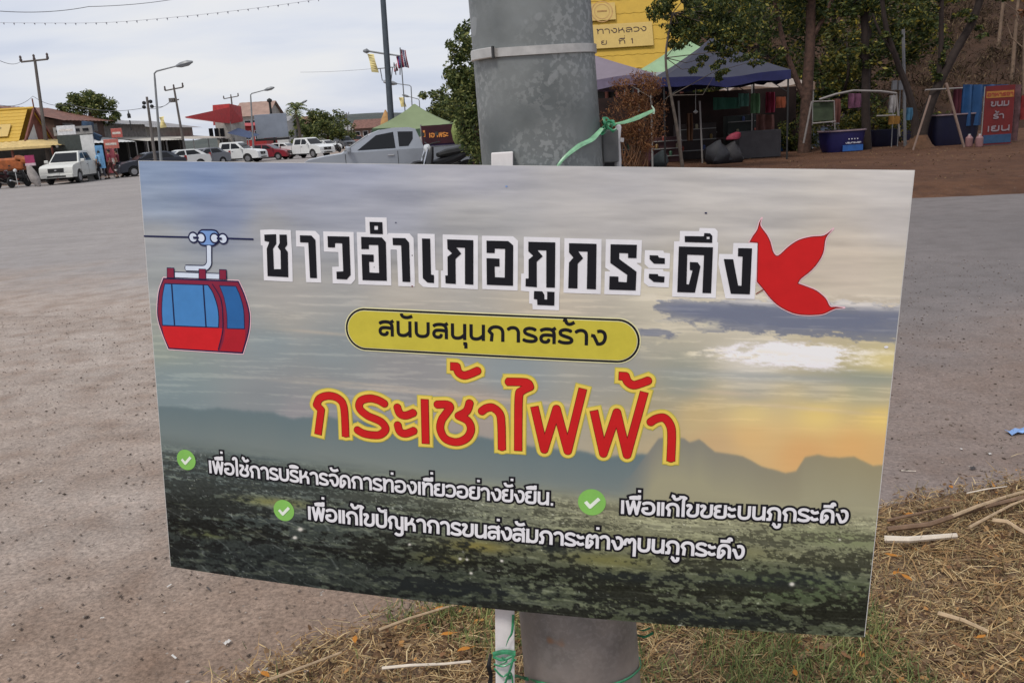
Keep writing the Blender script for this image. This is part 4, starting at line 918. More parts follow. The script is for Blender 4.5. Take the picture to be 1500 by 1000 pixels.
# rust-brown staining in the lowest metre
sx = t.nodes.new('ShaderNodeSeparateXYZ'); t.links.new(co.outputs['Object'], sx.inputs[0]); mr_ = t.nodes.new('ShaderNodeMapRange'); mr_.inputs[1].default_value = 0.95; mr_.inputs[2].default_value = 0.6; t.links.new(sx.outputs[2], mr_.inputs[0])
nb_ = _r(_n(9, 7).outputs[0], (0.3, (0.14, 0.125, 0.12)), (0.7, (0.36, 0.31, 0.285))); c3_ = _mix(mr_.outputs[0], c2_, nb_.outputs[0])
rs = _r(_n(13, 2).outputs[0], (0.73, (0, 0, 0)), (0.78, (1, 1, 1))); c4_ = _mix(rs.outputs[0], c3_, (0.30, 0.17, 0.10))
t.links.new(c4_, b.inputs['Base Color'])
rr_ = _r(_n(20, 4).outputs[0], (0.3, (0.42,) * 3), (0.7, (0.62,) * 3)); t.links.new(rr_.outputs[0], b.inputs['Roughness'])
bpn = t.nodes.new('ShaderNodeBump'); bpn.inputs['Strength'].default_value = 0.25; bpn.inputs['Distance'].default_value = 0.004; t.links.new(_n(30, 4).outputs[0], bpn.inputs['Height']); t.links.new(bpn.outputs[0], b.inputs['Normal'])
M_galv = m
post = thing('lamp_post', 'thick galvanised steel post carrying the printed signboard', 'post', pax(0.0))
P0 = np.array(post.location)
mb = MB(); zs = [0.0, .3, .6, .9, 1.2, 1.5, 1.8, 2.4, 3.0, 5.0, 7.0]
mb.tube([pax(z) - P0 for z in zs], [prad(z) for z in zs], 64)
part('pole', mb, M_galv, post, smooth=True)
mb = MB(); mb.lathe([(prad(0) + .12, 0.014), (prad(0) + .12, 0.034), (prad(0) - .02, 0.036)], n=32); part('base_plate', mb, M_galv, post, smooth=True)
# steel band
M_band = mat('stainless band', (0.50, 0.485, 0.46), 0.38, 0.12, 60, metal=0.6)
zb_ = at(780, 72, PY_ - prad(1.75))[2]
band = thing('steel_band', 'flat stainless steel band clamped round the post above the sign', 'band', pax(zb_))
mb = MB(); n = 72; r_ = prad(zb_)
for k in range(n):
    a = 2 * math.pi * k / n; zz = 0.0018 * math.cos(a * 2)
    for rr2, z2 in ((r_ + .0008, -.0065), (r_ + .0035, -.0062), (r_ + .0035, .0062), (r_ + .0008, .0065)): mb.v.append((rr2 * math.cos(a), rr2 * math.sin(a), z2 + zz))
for k in range(n):
    for j in range(4): a = k * 4 + j; b2 = k * 4 + (j + 1) % 4; c2 = ((k + 1) % n) * 4 + (j + 1) % 4; d2 = ((k + 1) % n) * 4 + j; mb.f.append((a, b2, c2, d2))
part('strap', mb, M_band, band, smooth=True)
mb = MB()
for ang in np.radians([205, 211, 217, 223, 229]): mb.box((math.cos(ang) * (r_ + .006), math.sin(ang) * (r_ + .006), 0), (0.007, 0.0135, 0.0155), rz=ang)
part('buckle', mb, M_band, band, bevel=0.0015)
mb = MB(); mb.box((math.cos(R(232)) * (r_ + .008), math.sin(R(232)) * (r_ + .008), 0), (0.004, 0.003, 0.017), rz=R(232)); part('buckle_tongue', mb, mat('dark steel', (0.06, 0.06, 0.06), 0.5, metal=0.5), band)
mb = MB(); zt2 = 1.66
for zz in (0.05,): mb.lathe([(0.006, 0), (0.006, 0.006)], c=(0, 0, 0), n=10)
# white stake behind the board
SY = bp(*uv(737, 300), -0.005)[1] + 0.024
SY2 = bp(*uv(739, 880), -0.005)[1] + 0.024
M_stake = mat('white painted stake', (0.70, 0.67, 0.66), 0.6, 0.08, 40)
s1 = at(735.5, 223, SY); s2 = at(740, 1000, SY2); sd_ = (s2 - s1) / (s2[2] - s1[2]); s3 = s1 + sd_ * (0.01 - s1[2])
mb = MB(); hw = 0.0165
rings = []
for p in (s1, s2, s3):
    rings.append([p + np.array(q) for q in ((-hw, -.009, 0), (hw, -.009, 0), (hw, .009, 0), (-hw, .009, 0))])
vs = [p for r in rings for p in r]; mb.add(vs, [(0, 1, 2, 3), (8, 11, 10, 9)] + [(i * 4 + j, i * 4 + (j + 1) % 4, i * 4 + 4 + (j + 1) % 4, i * 4 + 4 + j) for i in range(2) for j in range(4)])
single('wooden_stake', mb, M_stake, 'white painted square stake standing behind the sign left of the post', 'stake', s3, bevel=0.0015)
# green raffia strings
M_raf = mat('green raffia', (0.03, 0.22, 0.10), 0.35, 0.35, 90, spec=0.6); M_raf2 = mat('pale green raffia', (0.17, 0.36, 0.21), 0.35, 0.25, 90, spec=0.6)
def ribbon(mb, pts, wd, tw=0.0, n=10):
    pts = [np.array(p) for p in cr_([tuple(p) for p in pts], n)]; k = len(pts)
    wd = np.interp(np.linspace(0, 1, k), np.linspace(0, 1, len(wd)), wd) if hasattr(wd, '__len__') else [wd] * k
    wd = [q_ * .8 for q_ in wd]; V = []
    for i in range(k):
        d = pts[min(i + 1, k - 1)] - pts[max(i - 1, 0)]; d /= np.linalg.norm(d) + 1e-9
        s = np.cross(d, F_); s /= np.linalg.norm(s) + 1e-9; q = np.cross(s, d); a = tw * i / k
        ss = s * math.cos(a) + q * math.sin(a); V += [pts[i] + ss * wd[i] / 2, pts[i] + q * .0012, pts[i] - ss * wd[i] / 2, pts[i] - q * .0008]
    mb.add(V, [(i * 4 + j, i * 4 + (j + 1) % 4, i * 4 + 4 + (j + 1) % 4, i * 4 + 4 + j) for i in range(k - 1) for j in range(4)])
def onpole(px, py, lift=0.004):
    """point on the post's skin seen at the pixel (nearest side of the edge if it misses)"""
    r = ray(px, py); best = None
    for Y in np.linspace(PY_ - .13, PY_ + .02, 90):
        p = CAM + r * Y / r[1]; c = pax(p[2]); dd = math.hypot(p[0] - c[0], p[1] - c[1]) - prad(p[2]) - lift
        if best is None or abs(dd) < best[0]: best = (abs(dd), p)
        if dd < 0: return p
    return best[1]
knot = at(888, 184, PY_ - .02)
st = thing('green_string', 'green raffia string knotted at the right side of the post with a loose end', 'string', knot)
mb = MB(); ribbon(mb, [onpole(806, 262), onpole(824, 234), onpole(848, 214), onpole(868, 203), at(882, 188, PY_ - .05)], [.004, .006, .010, .012, .008], 0.6); part('tie_strand', mb, M_raf2, st, world=True)
mb = MB(); ribbon(mb, [knot, at(898, 182, PY_ - .03), at(915, 179, PY_ - .04), at(935, 172, PY_ - .05), at(957, 162, PY_ - .06)], [.006, .003, .007, .010, .007], 0.5); part('loose_end', mb, M_raf2, st, world=True)
mb = MB(); ribbon(mb, [at(957, 167, PY_ - .06), at(958, 161, PY_ - .06), at(954.5, 155, PY_ - .06)], [.004, .0035, .002]); part('frayed_tip', mb, mat('pale raffia', (0.45, 0.58, 0.45), 0.5), st, world=True)
mb = MB()
for i in range(7):
    a = i * 1.1; c = at(889 + 4 * math.cos(a * 2), 185 + 5 * math.sin(a), PY_ - .035 + .004 * i)
    ribbon(mb, [c + .008 * np.array((math.cos(a + q), .3 * math.sin(q), math.sin(a * 1.7 + q))) for q in (0, .9, 1.9, 3.0, 4.1)], .005, 1.5, 5)
ribbon(mb, [at(884, 172, PY_ - .03), at(886, 180, PY_ - .035), at(889, 190, PY_ - .03)], .005); ribbon(mb, [at(890, 186, PY_ - .04), at(897, 191, PY_ - .04), at(903, 189, PY_ - .04)], .004)
part('knot', mb, M_raf, st, world=True)
# white conduit and small dark box at the right of the post
cd = thing('conduit', 'white plastic conduit end strapped to the right side of the post', 'conduit', at(906, 238, PY_ + .03))
mb = MB().tube([at(905, 300, PY_ + .03), at(905.5, 236, PY_ + .03), at(904, 205, PY_ + .03), at(906, 186, PY_ + .035), at(907, 183, PY_ + .04)], [.0055, .0055, .0052, .005, .002], 10); part('tube', mb, mat('white conduit', (0.52, 0.50, 0.50), 0.5, 0.1, 40), cd, smooth=True, world=True)
mb = MB().tube([at(910, 208, PY_ + .03), at(911, 202, PY_ + .03)], .004, 8); part('clip', mb, MATS['white conduit'], cd, world=True)
mb = MB().box(at(893, 214, PY_ + .02), (.026, .03, .052)); part('bracket', mb, mat('dull zinc bracket', (0.12, 0.12, 0.12), 0.6, 0.2, 30), cd, world=True, bevel=.002)
# lower string round the stake and the post
lo = thing('green_string', 'green raffia string wound round the white stake and the foot of the post', 'string', at(739, 965, SY2 - .02))
yb = SY2 - .014
mb = MB()
ribbon(mb, [at(722, 958, yb), at(738, 954, yb), at(755, 956, yb)], .010, .3); ribbon(mb, [at(722, 961, yb), at(737, 966, yb - .002), at(755, 957, yb)], .006, .3); ribbon(mb, [at(723, 972, yb), at(738, 975, yb - .002), at(756, 965, yb)], .004, .3)
ribbon(mb, [at(724, 978, yb), at(736, 990, yb - .002), at(748, 985, yb), at(752, 1010, yb)], .004, .3); ribbon(mb, [at(753, 958, yb), at(748, 978, yb - .004), at(738, 1005, yb)], .005, .3); ribbon(mb, [at(735, 962, yb - .003), at(742, 968, yb - .004), at(730, 974, yb)], .004, .8)
part('winding', mb, M_raf, lo, world=True)
mb = MB(); ribbon(mb, [at(742, 992, yb), at(757, 990, yb + .02)] + [onpole(x, y) for x, y in ((770, 993), (790, 999), (820, 1005), (860, 1009), (900, 1001), (920, 993), (932, 984), (938.5, 975))] + [pax(at(940, 966, PY_)[2]) + np.array((prad(.6) + .003, 0.01, 0))], [.010, .010, .009, .007, .006, .006, .006, .006, .006, .005], .2, 6); part('hoop', mb, M_raf, lo, world=True)
mb = MB(); ribbon(mb, [at(752, 900, yb + .004), at(750, 925, yb), at(745, 935, yb), at(741, 946, yb)], [.006, .005, .003, .001], .3); part('loose_strand', mb, M_raf, lo, world=True)
mb = MB(); ribbon(mb, [at(934, 930, PY_), at(945, 932, PY_ - .02), at(957, 926, PY_ - .03)], .006, .5); ribbon(mb, [at(934, 921, PY_), at(942, 923, PY_ - .02), at(953, 919, PY_ - .03)], .004, .5)
o = single('green_string', mb, M_raf, 'two short green raffia ends poking out right of the post under the sign', 'string', at(936, 928, PY_))
# black strap and cloth scrap at the left of the stake
mb = MB(); ribbon(mb, [at(719, 957, SY2 + .03), at(716, 975, SY2 + .02), at(719, 990, SY2 + .03), at(715, 1012, SY2 + .03)], [.006, .010, .009, .012], .3)
single('black_strap', mb, mat('black strap', (0.012, 0.012, 0.014), 0.7, 0.2, 60), 'short ragged black strap hanging at the left of the white stake', 'strap', at(717, 980, SY2 + .03))
# ================================================================== BACKGROUND
def flatwriting(rows, org, ex, ey, parent, m, lift=0.01, h=0.01, wt=.2, name='lettering'):
    """rows = (text, x0, x1, baseline y, x-height) in metres on the plane org + x ex + y ey; parent-local"""
    ex = np.array(ex, float); ey = np.array(ey, float); nn = np.cross(ex, ey); o3 = np.array(org, float)
    for txt, x0, x1, yb, xh in rows:
        x = 0; gs = []; up = False
        for ch in txt:
            key = ch + '+' if ch in '่้' and up else ch
            adv, ps = G[key]; gs.append((x, [gpath(p) for p in ps])); x += adv; up = ch in 'ิีึืั'
        sx = (x1 - x0) / x; items = [p * 1.0 for gx, ps in gs for p in [np.stack([x0 + (q[:, 0] + gx) * sx, yb + q[:, 1] * xh], 1) for q in ps]]
        if not items: continue
        f = lambda X, Y, I=items: np.min([sd_stroke(p, xh * wt / 2, X, Y) for p in I], 0)
        decal(name, f, bb(items, xh * wt), h, lift, m, parent, fmap=lambda U, V_, l: o3 + U[:, None] * ex + V_[:, None] * ey + nn * l, nrm=nn)

M_tyre = mat('tyre rubber', (0.02, 0.02, 0.02), 0.85, 0.2, 20); M_rim = mat('alloy rim', (0.35, 0.35, 0.36), 0.35, 0.1, 10, metal=0.7)
M_glass = mat('dark glass', (0.008, 0.009, 0.011), 0.15, 0.1, 3, spec=0.3); M_blk = mat('black trim', (0.018, 0.018, 0.018), 0.6, 0.2, 10)
M_hl = mat('headlamp', (0.55, 0.57, 0.58), 0.12, 0.1, 10, spec=0.8); M_tl = mat('tail lamp', (0.30, 0.02, 0.02), 0.2, 0.1, 10); M_chrome = mat('chrome', (0.55, 0.55, 0.56), 0.15, 0.05, 10, metal=0.9)
def paint(n, c, r=.28, metal=0.0): return mat('paint ' + n, c, r, 0.04, 3, metal=metal, spec=0.6)
def vehicle(kind, label, cat, loc, rz, pm, group='vehicles parked along the road', detail=True, name=None):
    v = thing(name or ('pickup_truck' if 'pickup' in kind else 'parked_car'), label, cat, loc, rz, group)
    if kind == 'pickup' or kind == 'pickup_ext':
        L_, W_, ax_, rw = 5.2, 1.80, (1.58, -1.50), .37
        top = [(2.60, .50), (2.62, .72), (2.56, .92), (2.40, 1.02), (1.9, 1.10), (1.28, 1.16), (-2.58, 1.17), (-2.62, .62)]
        if kind == 'pickup': gh = [(1.34, 1.13), (.62, 1.74), (.45, 1.79), (-.75, 1.80), (-.95, 1.75), (-1.05, 1.14)]; wins = [[(1.02, 1.22), (.52, 1.65), (.10, 1.68), (.10, 1.22)], [(.0, 1.22), (.0, 1.68), (-.72, 1.67), (-.84, 1.22)]]
        else: gh = [(1.50, 1.13), (1.05, 1.42), (.62, 1.68), (.36, 1.77), (.0, 1.81), (-.42, 1.80), (-.60, 1.74), (-.80, 1.14)]; wins = [[(1.05, 1.21), (.50, 1.62), (.02, 1.69), (.0, 1.21)], [(-.10, 1.25), (-.10, 1.69), (-.52, 1.67), (-.50, 1.45), (-.36, 1.25)]]
    elif kind == 'suv':
        L_, W_, ax_, rw = 4.7, 1.84, (1.40, -1.38), .37
        top = [(2.32, .45), (2.35, .75), (2.25, .98), (1.9, 1.08), (1.15, 1.14), (-2.25, 1.16), (-2.32, .6)]
        gh = [(1.25, 1.12), (.50, 1.70), (.2, 1.78), (-1.7, 1.80), (-2.0, 1.72), (-2.25, 1.14)]; wins = [[(.95, 1.2), (.42, 1.63), (-.05, 1.68), (-.05, 1.2)], [(-.15, 1.2), (-.15, 1.68), (-1.0, 1.68), (-1.05, 1.2)], [(-1.15, 1.2), (-1.12, 1.68), (-1.75, 1.65), (-2.0, 1.22)]]
    else:
        L_, W_, ax_, rw = 4.3, 1.72, (1.30, -1.25), .31
        top = [(2.1, .38), (2.14, .6), (2.0, .80), (1.6, .90), (.95, .98), (-1.6, 1.02), (-2.08, .98), (-2.14, .55)]
        gh = [(1.05, .95), (.30, 1.38), (.05, 1.44), (-.9, 1.46), (-1.2, 1.40), (-1.85, 1.0)]; wins = [[(.78, 1.02), (.24, 1.33), (-.18, 1.37), (-.18, 1.02)], [(-.28, 1.02), (-.28, 1.37), (-.95, 1.37), (-1.4, 1.05)]]
    ra = rw + .07; zb = .34 if kind != 'sedan' else .24
    pr = [(ax_[1] - 0, 0)]
    bot = []
    xr = top[-1][0]; bot.append((xr + .08, zb + .05))
    for a0 in (ax_[1], ax_[0]):
        dx = math.sqrt(max(ra ** 2 - (zb - rw) ** 2, .01))
        for k in range(9):
            an = math.pi - math.pi * k / 8; x_ = a0 + ra * math.cos(an); z_ = rw + ra * math.sin(an)
            bot.append((x_, max(z_, zb)))
    bot.append((top[0][0] - .06, zb + .04))
    hw = W_ / 2
    tp = lambda z: max(0, .05 * (z - .95)) + max(0, .10 * (.55 - z)) * .6
    mb = MB().prism(top + bot, -hw, hw, tp); part('body', mb, pm, v, smooth=True, bevel=.045)
    tg = lambda z: .07 + .30 * (z - gh[0][1])
    mb = MB().prism(gh, -hw, hw, tg); part('cab', mb, pm, v, smooth=True, bevel=.05)
    for s in (-1, 1):
        for wp in wins:
            mb = MB(); mb.add([(x, s * (hw - tg(z) + .006), z) for x, z in wp], [tuple(range(len(wp)))]); part('window', mb, M_glass, v)
    (x0, z0), (x1, z1) = gh[0], (gh[2] if kind == 'pickup_ext' else gh[1])
    def sl(t, k, dn=.012): x = x0 + (x1 - x0) * t; z = z0 + (z1 - z0) * t; return (x + dn, k * (hw - tg(z) - .07), z + dn)
    part('windscreen', MB().quad(sl(.12, -1), sl(.12, 1), sl(.92, 1), sl(.92, -1)), M_glass, v)
    (x0, z0), (x1, z1) = gh[-1], gh[-2]
    def sr(t, k): x = x0 + (x1 - x0) * t; z = z0 + (z1 - z0) * t; return (x - .012, k * (hw - tg(z) - .1), z + .004)
    part('rear_window', MB().quad(sr(.25, -1), sr(.25, 1), sr(.9, 1), sr(.9, -1)), M_glass, v)
    for a0 in ax_:
        for s in (-1, 1):
            M = Matrix.Rotation(R(90), 4, 'X').to_3x3(); wd = .11
            ty = part('wheel', MB().lathe([(rw * .62, -wd), (rw * .95, -wd), (rw, -wd * .7), (rw, wd * .7), (rw * .95, wd), (rw * .62, wd)], n=24, M=M), M_tyre, v, smooth=True); ty.location = (a0, s * (hw - wd - .02), rw)
            mb = MB().lathe([(rw * .63, .02), (rw * .60, .116), (rw * .45, .112), (rw * .2, .122), (.03, .126)], n=20, M=M)
            rm = part('rim', mb, M_rim, ty, smooth=True)
            if s > 0: rm.rotation_euler = (0, 0, math.pi)
            for k in range(6):
                an = k * math.pi / 3; mb2 = MB().box((math.cos(an) * rw * .36, -s * -.0 , math.sin(an) * rw * .36), (rw * .5, .03, .05), ry=-an)
            mb = MB()
            mb.add([(a0 + (rw + .065) * math.cos(t_), s * (hw - .06), rw + (rw + .065) * math.sin(t_)) for t_ in np.linspace(0, math.pi, 12)], [tuple(range(12))]); part('wheel_well', mb, M_blk, v)
    if 'pickup' in kind:
        bx0 = gh[-1][0] - .06
        part('cargo_cover', MB().bb((-2.5, -hw + .1, 1.165), (bx0 - .02, hw - .1, 1.178)), M_blk, v)
        for s in (-1, 1): part('bed_seam', MB().bb((bx0 - .012, s * (hw - .006), .5), (bx0 + .012, s * (hw + .003), 1.14)), M_blk, v)
    f0 = top[0][0]; zf = top[1][1]
    part('bumper', MB().bb((f0 - .12, -hw + .03, zb + .02), (f0 + .06, hw - .03, zb + .24)), pm, v, bevel=.03)
    part('grille', MB().bb((f0 - .05, -.42, zf - .06), (f0 + .045, .42, zf + .17)), M_blk, v, bevel=.01)
    part('intake', MB().bb((f0 - .05, -.5, zb + .06), (f0 + .075, .5, zb + .15)), M_blk, v, bevel=.01)
    part('number_plate', MB().bb((f0, -.17, zb + .17), (f0 + .085, .17, zb + .27)), mat('plate', (0.6, 0.6, 0.58), .5), v)
    part('emblem', MB().bb((f0, -.06, zf + .03), (f0 + .058, .06, zf + .09)), M_chrome, v, bevel=.01)
    for s in (-1, 1):
        part('headlight', MB().add([(f0 + .03, s * .50, zf - .02), (f0 + .0, s * (hw - .02), zf + .02), (f0 - .28, s * (hw + .004), zf + .2), (f0 - .05, s * .55, zf + .17)], [(0, 1, 2, 3)]), M_hl, v)
        part('tail_light', MB().bb((top[-1][0] - .02, s * (hw - .02), .78), (top[-1][0] + .1, s * (hw - .15), 1.1)), M_tl, v, bevel=.01)
        part('mirror', MB().box((gh[0][0] - .22, s * (hw + .10), gh[0][1] + .12), (.12, .22, .18)), pm if kind != 'x' else M_chrome, v, bevel=.04)
        wx = wins[0][3][0]
        part('door_seam', MB().bb((wx - .05, s * (hw - .01), .46), (wx - .035, s * (hw + .002), gh[0][1])), M_blk, v)
        part('door_seam', MB().bb((gh[0][0] - .12, s * (hw - .01), .46), (gh[0][0] - .105, s * (hw + .002), gh[0][1])), M_blk, v)
        part('door_handle', MB().bb((wx + .06, s * (hw - .01), 1.0), (wx + .24, s * (hw + .03), 1.035)), M_chrome, v, bevel=.008)
        part('sill', MB().bb((ax_[1] + ra + .02, s * (hw - .05), zb - .02), (ax_[0] - ra - .02, s * (hw + .004), zb + .08)), M_blk, v, bevel=.01)
    return v
def heading(p, ang):
    """rotation so that the front points ang degrees to the image right of 'towards the camera'"""
    c = np.array([-p[0], -p[1]]); c /= np.linalg.norm(c); r_ = np.array([-c[1], c[0]])   # image right
    h = c * math.cos(R(ang)) + r_ * math.sin(R(ang)); return math.atan2(h[1], h[0])
def veh(kind, px, py, label, cat, ang, pm, Y=None, **k):
    p = gnd(px, py) if Y is None else np.array([hx(px, Y), Y, 0.0])
    p[2] = 0.006
    return vehicle(kind, label, cat, p, heading(p, ang), pm, **k)
WHT = paint('white', (0.66, 0.67, 0.66)); SIL = paint('silver', (0.30, 0.32, 0.355), .28, .3); BLU = paint('dark blue', (0.03, 0.035, 0.05)); RED = paint('dark red', (0.22, 0.018, 0.028)); CRM = paint('pale', (0.60, 0.60, 0.56)); GRY = paint('grey', (0.16, 0.17, 0.19))
_sv = veh('pickup_ext', 582, 0, 'silver extended cab pickup parked side on behind the sign, left of the post', 'pickup', -86, SIL, Y=27.0); _sv.scale = (1.08, 1, .99)
veh('pickup', 111, 262, 'pale pickup facing the camera at the left beside the yellow roofed stall', 'pickup', -20, CRM, Y=51.5)
veh('sedan', 222, 0, 'dark blue car with its front wheel showing just above the left corner of the sign', 'car', -72, BLU, Y=57)
veh('sedan', 266, 0, 'white car half hidden behind the sign under the grey shophouse', 'car', -70, WHT, Y=68)
veh('sedan', 300, 0, 'pale grey car in the shade under the shop awnings', 'car', -50, GRY, Y=72)
veh('pickup', 346, 0, 'white crew cab pickup left of the dark red car', 'pickup', 62, WHT, Y=76)
veh('sedan', 394, 0, 'dark red car parked between two white pickups', 'car', 65, RED, Y=80)
veh('sedan', 419, 0, 'small white car peeking out behind the dark red car', 'car', 60, WHT, Y=92)
veh('pickup', 452, 0, 'white crew cab pickup standing alone at the end of the parked row', 'pickup', 42, WHT, Y=80)
veh('sedan', 478, 0, 'white car far down the road beyond the last white pickup', 'car', 40, WHT, Y=112)
veh('suv', 505, 0, 'dark car far down the road left of the silver pickup', 'car', 20, GRY, Y=130)
veh('pickup', 524, 0, 'red brown vehicle far down the road above the silver bonnet', 'car', 10, paint('rust', (0.2, 0.08, 0.05)), Y=140)

def motorbike(label, loc, rz, col, group=None):
    v = thing('motorbike', label, 'motorbike', loc, rz, group); M = Matrix.Rotation(R(90), 3, 'X')
    for x_ in (.62, -.62):
        w_ = part('wheel', MB().lathe([(.22, -.035), (.27, -.05), (.30, -.02), (.30, .02), (.27, .05), (.22, .035)], n=20, M=M), M_tyre, v, smooth=True); w_.location = (x_, 0, .30)
        part('rim', MB().lathe([(.225, -.015), (.05, -.03), (.05, .03), (.225, .015)], n=14, M=M), M_chrome, w_, smooth=True)
    part('frame', MB().tube([(-.62, 0, .3), (-.2, 0, .34), (.15, 0, .36), (.34, 0, .78)], [.03, .07, .06, .03], 8), M_blk, v, smooth=True)
    part('fairing', MB().tube([(.40, 0, .45), (.36, 0, .7), (.28, 0, .92)], [.09, .12, .07], 10, flat=1.3), paint(col[0], col[1]), v, smooth=True)
    part('body', MB().tube([(.28, 0, .55), (0, 0, .58), (-.4, 0, .70), (-.75, 0, .78)], [.09, .12, .12, .05], 10), paint(col[0], col[1]), v, smooth=True)
    part('seat', MB().tube([(.12, 0, .74), (-.1, 0, .77), (-.45, 0, .80), (-.7, 0, .84)], [.05, .09, .10, .06], 8, flat=1.4), M_blk, v, smooth=True)
    for s in (-1, 1): part('fork', MB().tube([(.62, s * .07, .3), (.36, s * .06, .95)], .018, 6), M_chrome, v, smooth=True)
    part('handlebar', MB().tube([(.22, -.34, 1.02), (.30, -.15, 1.0), (.33, 0, .96), (.30, .15, 1.0), (.22, .34, 1.02)], .014, 6), M_blk, v, smooth=True)
    part('headlight', MB().lathe([(.085, -.03), (.075, .05), (.02, .07)], c=(.36, 0, .90), n=14, M=Matrix.Rotation(R(90), 3, 'Y')), M_hl, v, smooth=True)
    for s in (-1, 1): part('mirror', MB().tube([(.26, s * .24, 1.0), (.27, s * .28, 1.16)], .007, 5).box((.27, s * .30, 1.19), (.02, .12, .075)), M_blk, v)
    part('exhaust', MB().tube([(.05, -.12, .26), (-.35, -.16, .30), (-.85, -.16, .42)], [.02, .035, .045], 8), M_chrome, v, smooth=True)
    part('mudguard', MB().tube([(.62 + .33 * math.cos(a), 0, .30 + .33 * math.sin(a)) for a in np.linspace(.3, 2.6, 8)], .035, 6, flat=1.6), paint(col[0], col[1]), v, smooth=True)
    return v
_mb = motorbike('black motorbike standing in front of the silver pickup bed', (hx(652, 24.6), 24.6, .006), heading(np.array([hx(652, 24.6), 24.6]), -60), ('black', (.02, .02, .022))); _mb.scale = (1.3,) * 3
motorbike('motorbike with chrome exhaust parked leftmost under the yellow roofed stall', (hx(8, 48.4), 48.4, .006), heading(np.array([hx(8, 48), 48]), 150), ('dark maroon', (.05, .015, .02)), 'motorbikes at the yellow stall')
motorbike('motorbike right of the leftmost one under the yellow roofed stall', (hx(30, 48.8), 48.8, .006), heading(np.array([hx(30, 48), 48]), 140), ('black', (.02, .02, .022)), 'motorbikes at the yellow stall')
motorbike('dark motorbike among the far vehicles right of the last white pickup', (hx(492, 100), 100, .006), 1.0, ('black', (.02, .02, .022)))

# ------------------------------------------------ people (one continuous body each)
def person(label, loc, rz, shirt, trousers, stride=.16, arm=.1, sc=1.0):
    t = thing('person', label, 'person', loc, rz)
    def skin(name, V, E_, Rd, m, sub=1, parent=t):
        me = bpy.data.meshes.new(name); me.from_pydata([Vector(v) * sc for v in V], E_, []); o = bpy.data.objects.new(name, me); COL.objects.link(o); me.materials.append(m); o.parent = parent
        md = o.modifiers.new('sk', 'SKIN'); me.skin_vertices  # created with the modifier
        for i, r in enumerate(Rd):
            r = r if hasattr(r, '__len__') else (r, r); me.skin_vertices[0].data[i].radius = (r[0] * sc, r[1] * sc)
        me.skin_vertices[0].data[0].use_root = True; md.use_smooth_shade = True
        sb = o.modifiers.new('sb', 'SUBSURF'); sb.levels = sub; sb.render_levels = sub; return o
    s = stride
    V = [(0, 0, .95), (0, 0, 1.12), (0, 0, 1.32), (0, 0, 1.46), (0, .01, 1.53), (.015, 0, 1.62), (.01, 0, 1.72),
         (0, .10, .90), (s, .10, .50), (s * .8, .10, .09), (s * .8 + .14, .11, .04), (0, -.10, .90), (-s * .4, -.10, .50), (-s * 1.6, -.10, .12), (-s * 1.6 + .13, -.11, .05),
         (0, .19, 1.41), (-arm, .24, 1.14), (arm * .4, .25, .90), (arm * .5, .25, .81), (0, -.19, 1.41), (arm, -.24, 1.14), (arm * 1.8, -.23, .92), (arm * 2.0, -.22, .83)]
    E_ = [(0, 1), (1, 2), (2, 3), (3, 4), (4, 5), (5, 6), (0, 7), (7, 8), (8, 9), (9, 10), (0, 11), (11, 12), (12, 13), (13, 14), (3, 15), (15, 16), (16, 17), (17, 18), (3, 19), (19, 20), (20, 21), (21, 22)]
    Rd = [(.13, .10), (.115, .09), (.13, .10), (.09, .07), .05, .085, .07, .085, .06, .04, .04, .085, .06, .04, .04, .055, .042, .034, .03, .055, .042, .034, .03]
    skin('body', V, E_, Rd, mat('skin', (.30, .17, .11), .6))
    Vs = [(0, 0, .86)] + V[1:4] + [(0, .19, 1.42), (-arm * .6, .225, 1.22), (0, -.19, 1.42), (arm * .6, -.225, 1.22)]
    skin('shirt', Vs, [(0, 1), (1, 2), (2, 3), (3, 4), (4, 5), (3, 6), (6, 7)], [(.155, .12), (.14, .11), (.15, .12), (.10, .085), .07, .062, .07, .062], mat('cloth ' + shirt[0], shirt[1], .85))
    Vt = [V[0], V[7], V[8], (V[9][0], V[9][1], .16), V[11], V[12], (V[13][0], V[13][1], .18)]
    skin('trousers', Vt, [(0, 1), (1, 2), (2, 3), (0, 4), (4, 5), (5, 6)], [(.145, .115), .10, .075, .058, .10, .075, .058], mat('cloth ' + trousers[0], trousers[1], .85))
    def egg(n_, c, r3, m_, par): 
        mb = MB().lathe([(math.sin(a) + 1e-3, -math.cos(a)) for a in np.linspace(.12, math.pi - .12, 9)], n=14); mb.v = [((c[0] + v[0] * r3[0]) * sc, (c[1] + v[1] * r3[1]) * sc, (c[2] + v[2] * r3[2]) * sc) for v in mb.v]; return part(n_, mb, m_, par, smooth=True)
    hd = egg('head', (.01, 0, 1.635), (.095, .078, .12), MATS['skin'], t)
    egg('nose', (.105, 0, 1.625), (.018, .014, .022), MATS['skin'], hd); egg('mouth', (.094, 0, 1.575), (.008, .026, .008), mat('lips', (.22, .08, .07), .6), hd)
    for k in (-1, 1): egg('ear', (.0, k * .08, 1.63), (.022, .010, .03), MATS['skin'], hd); egg('eye', (.094, k * .03, 1.645), (.008, .012, .007), M_blk, hd)
    egg('hair', (-.012, 0, 1.672), (.10, .086, .098), mat('hair', (.012, .010, .009), .7), t)
    for q in (9, 13): 
        part('shoe', MB().tube([Vector((V[q][0] - .05, V[q][1], V[q + 1][2] + .01)) * sc, Vector((V[q][0] + .17, V[q][1], V[q + 1][2])) * sc], [.05 * sc, .04 * sc], 8), M_blk, t)
    return t
def pp(px, Y): return (hx(px, Y), Y, 0.008)
person('person in a light blue shirt walking between the pale pickup and the dark blue car', pp(151, 53), 2.4, ('light blue', (.22, .42, .62)), ('dark', (.03, .03, .04)), sc=.98)
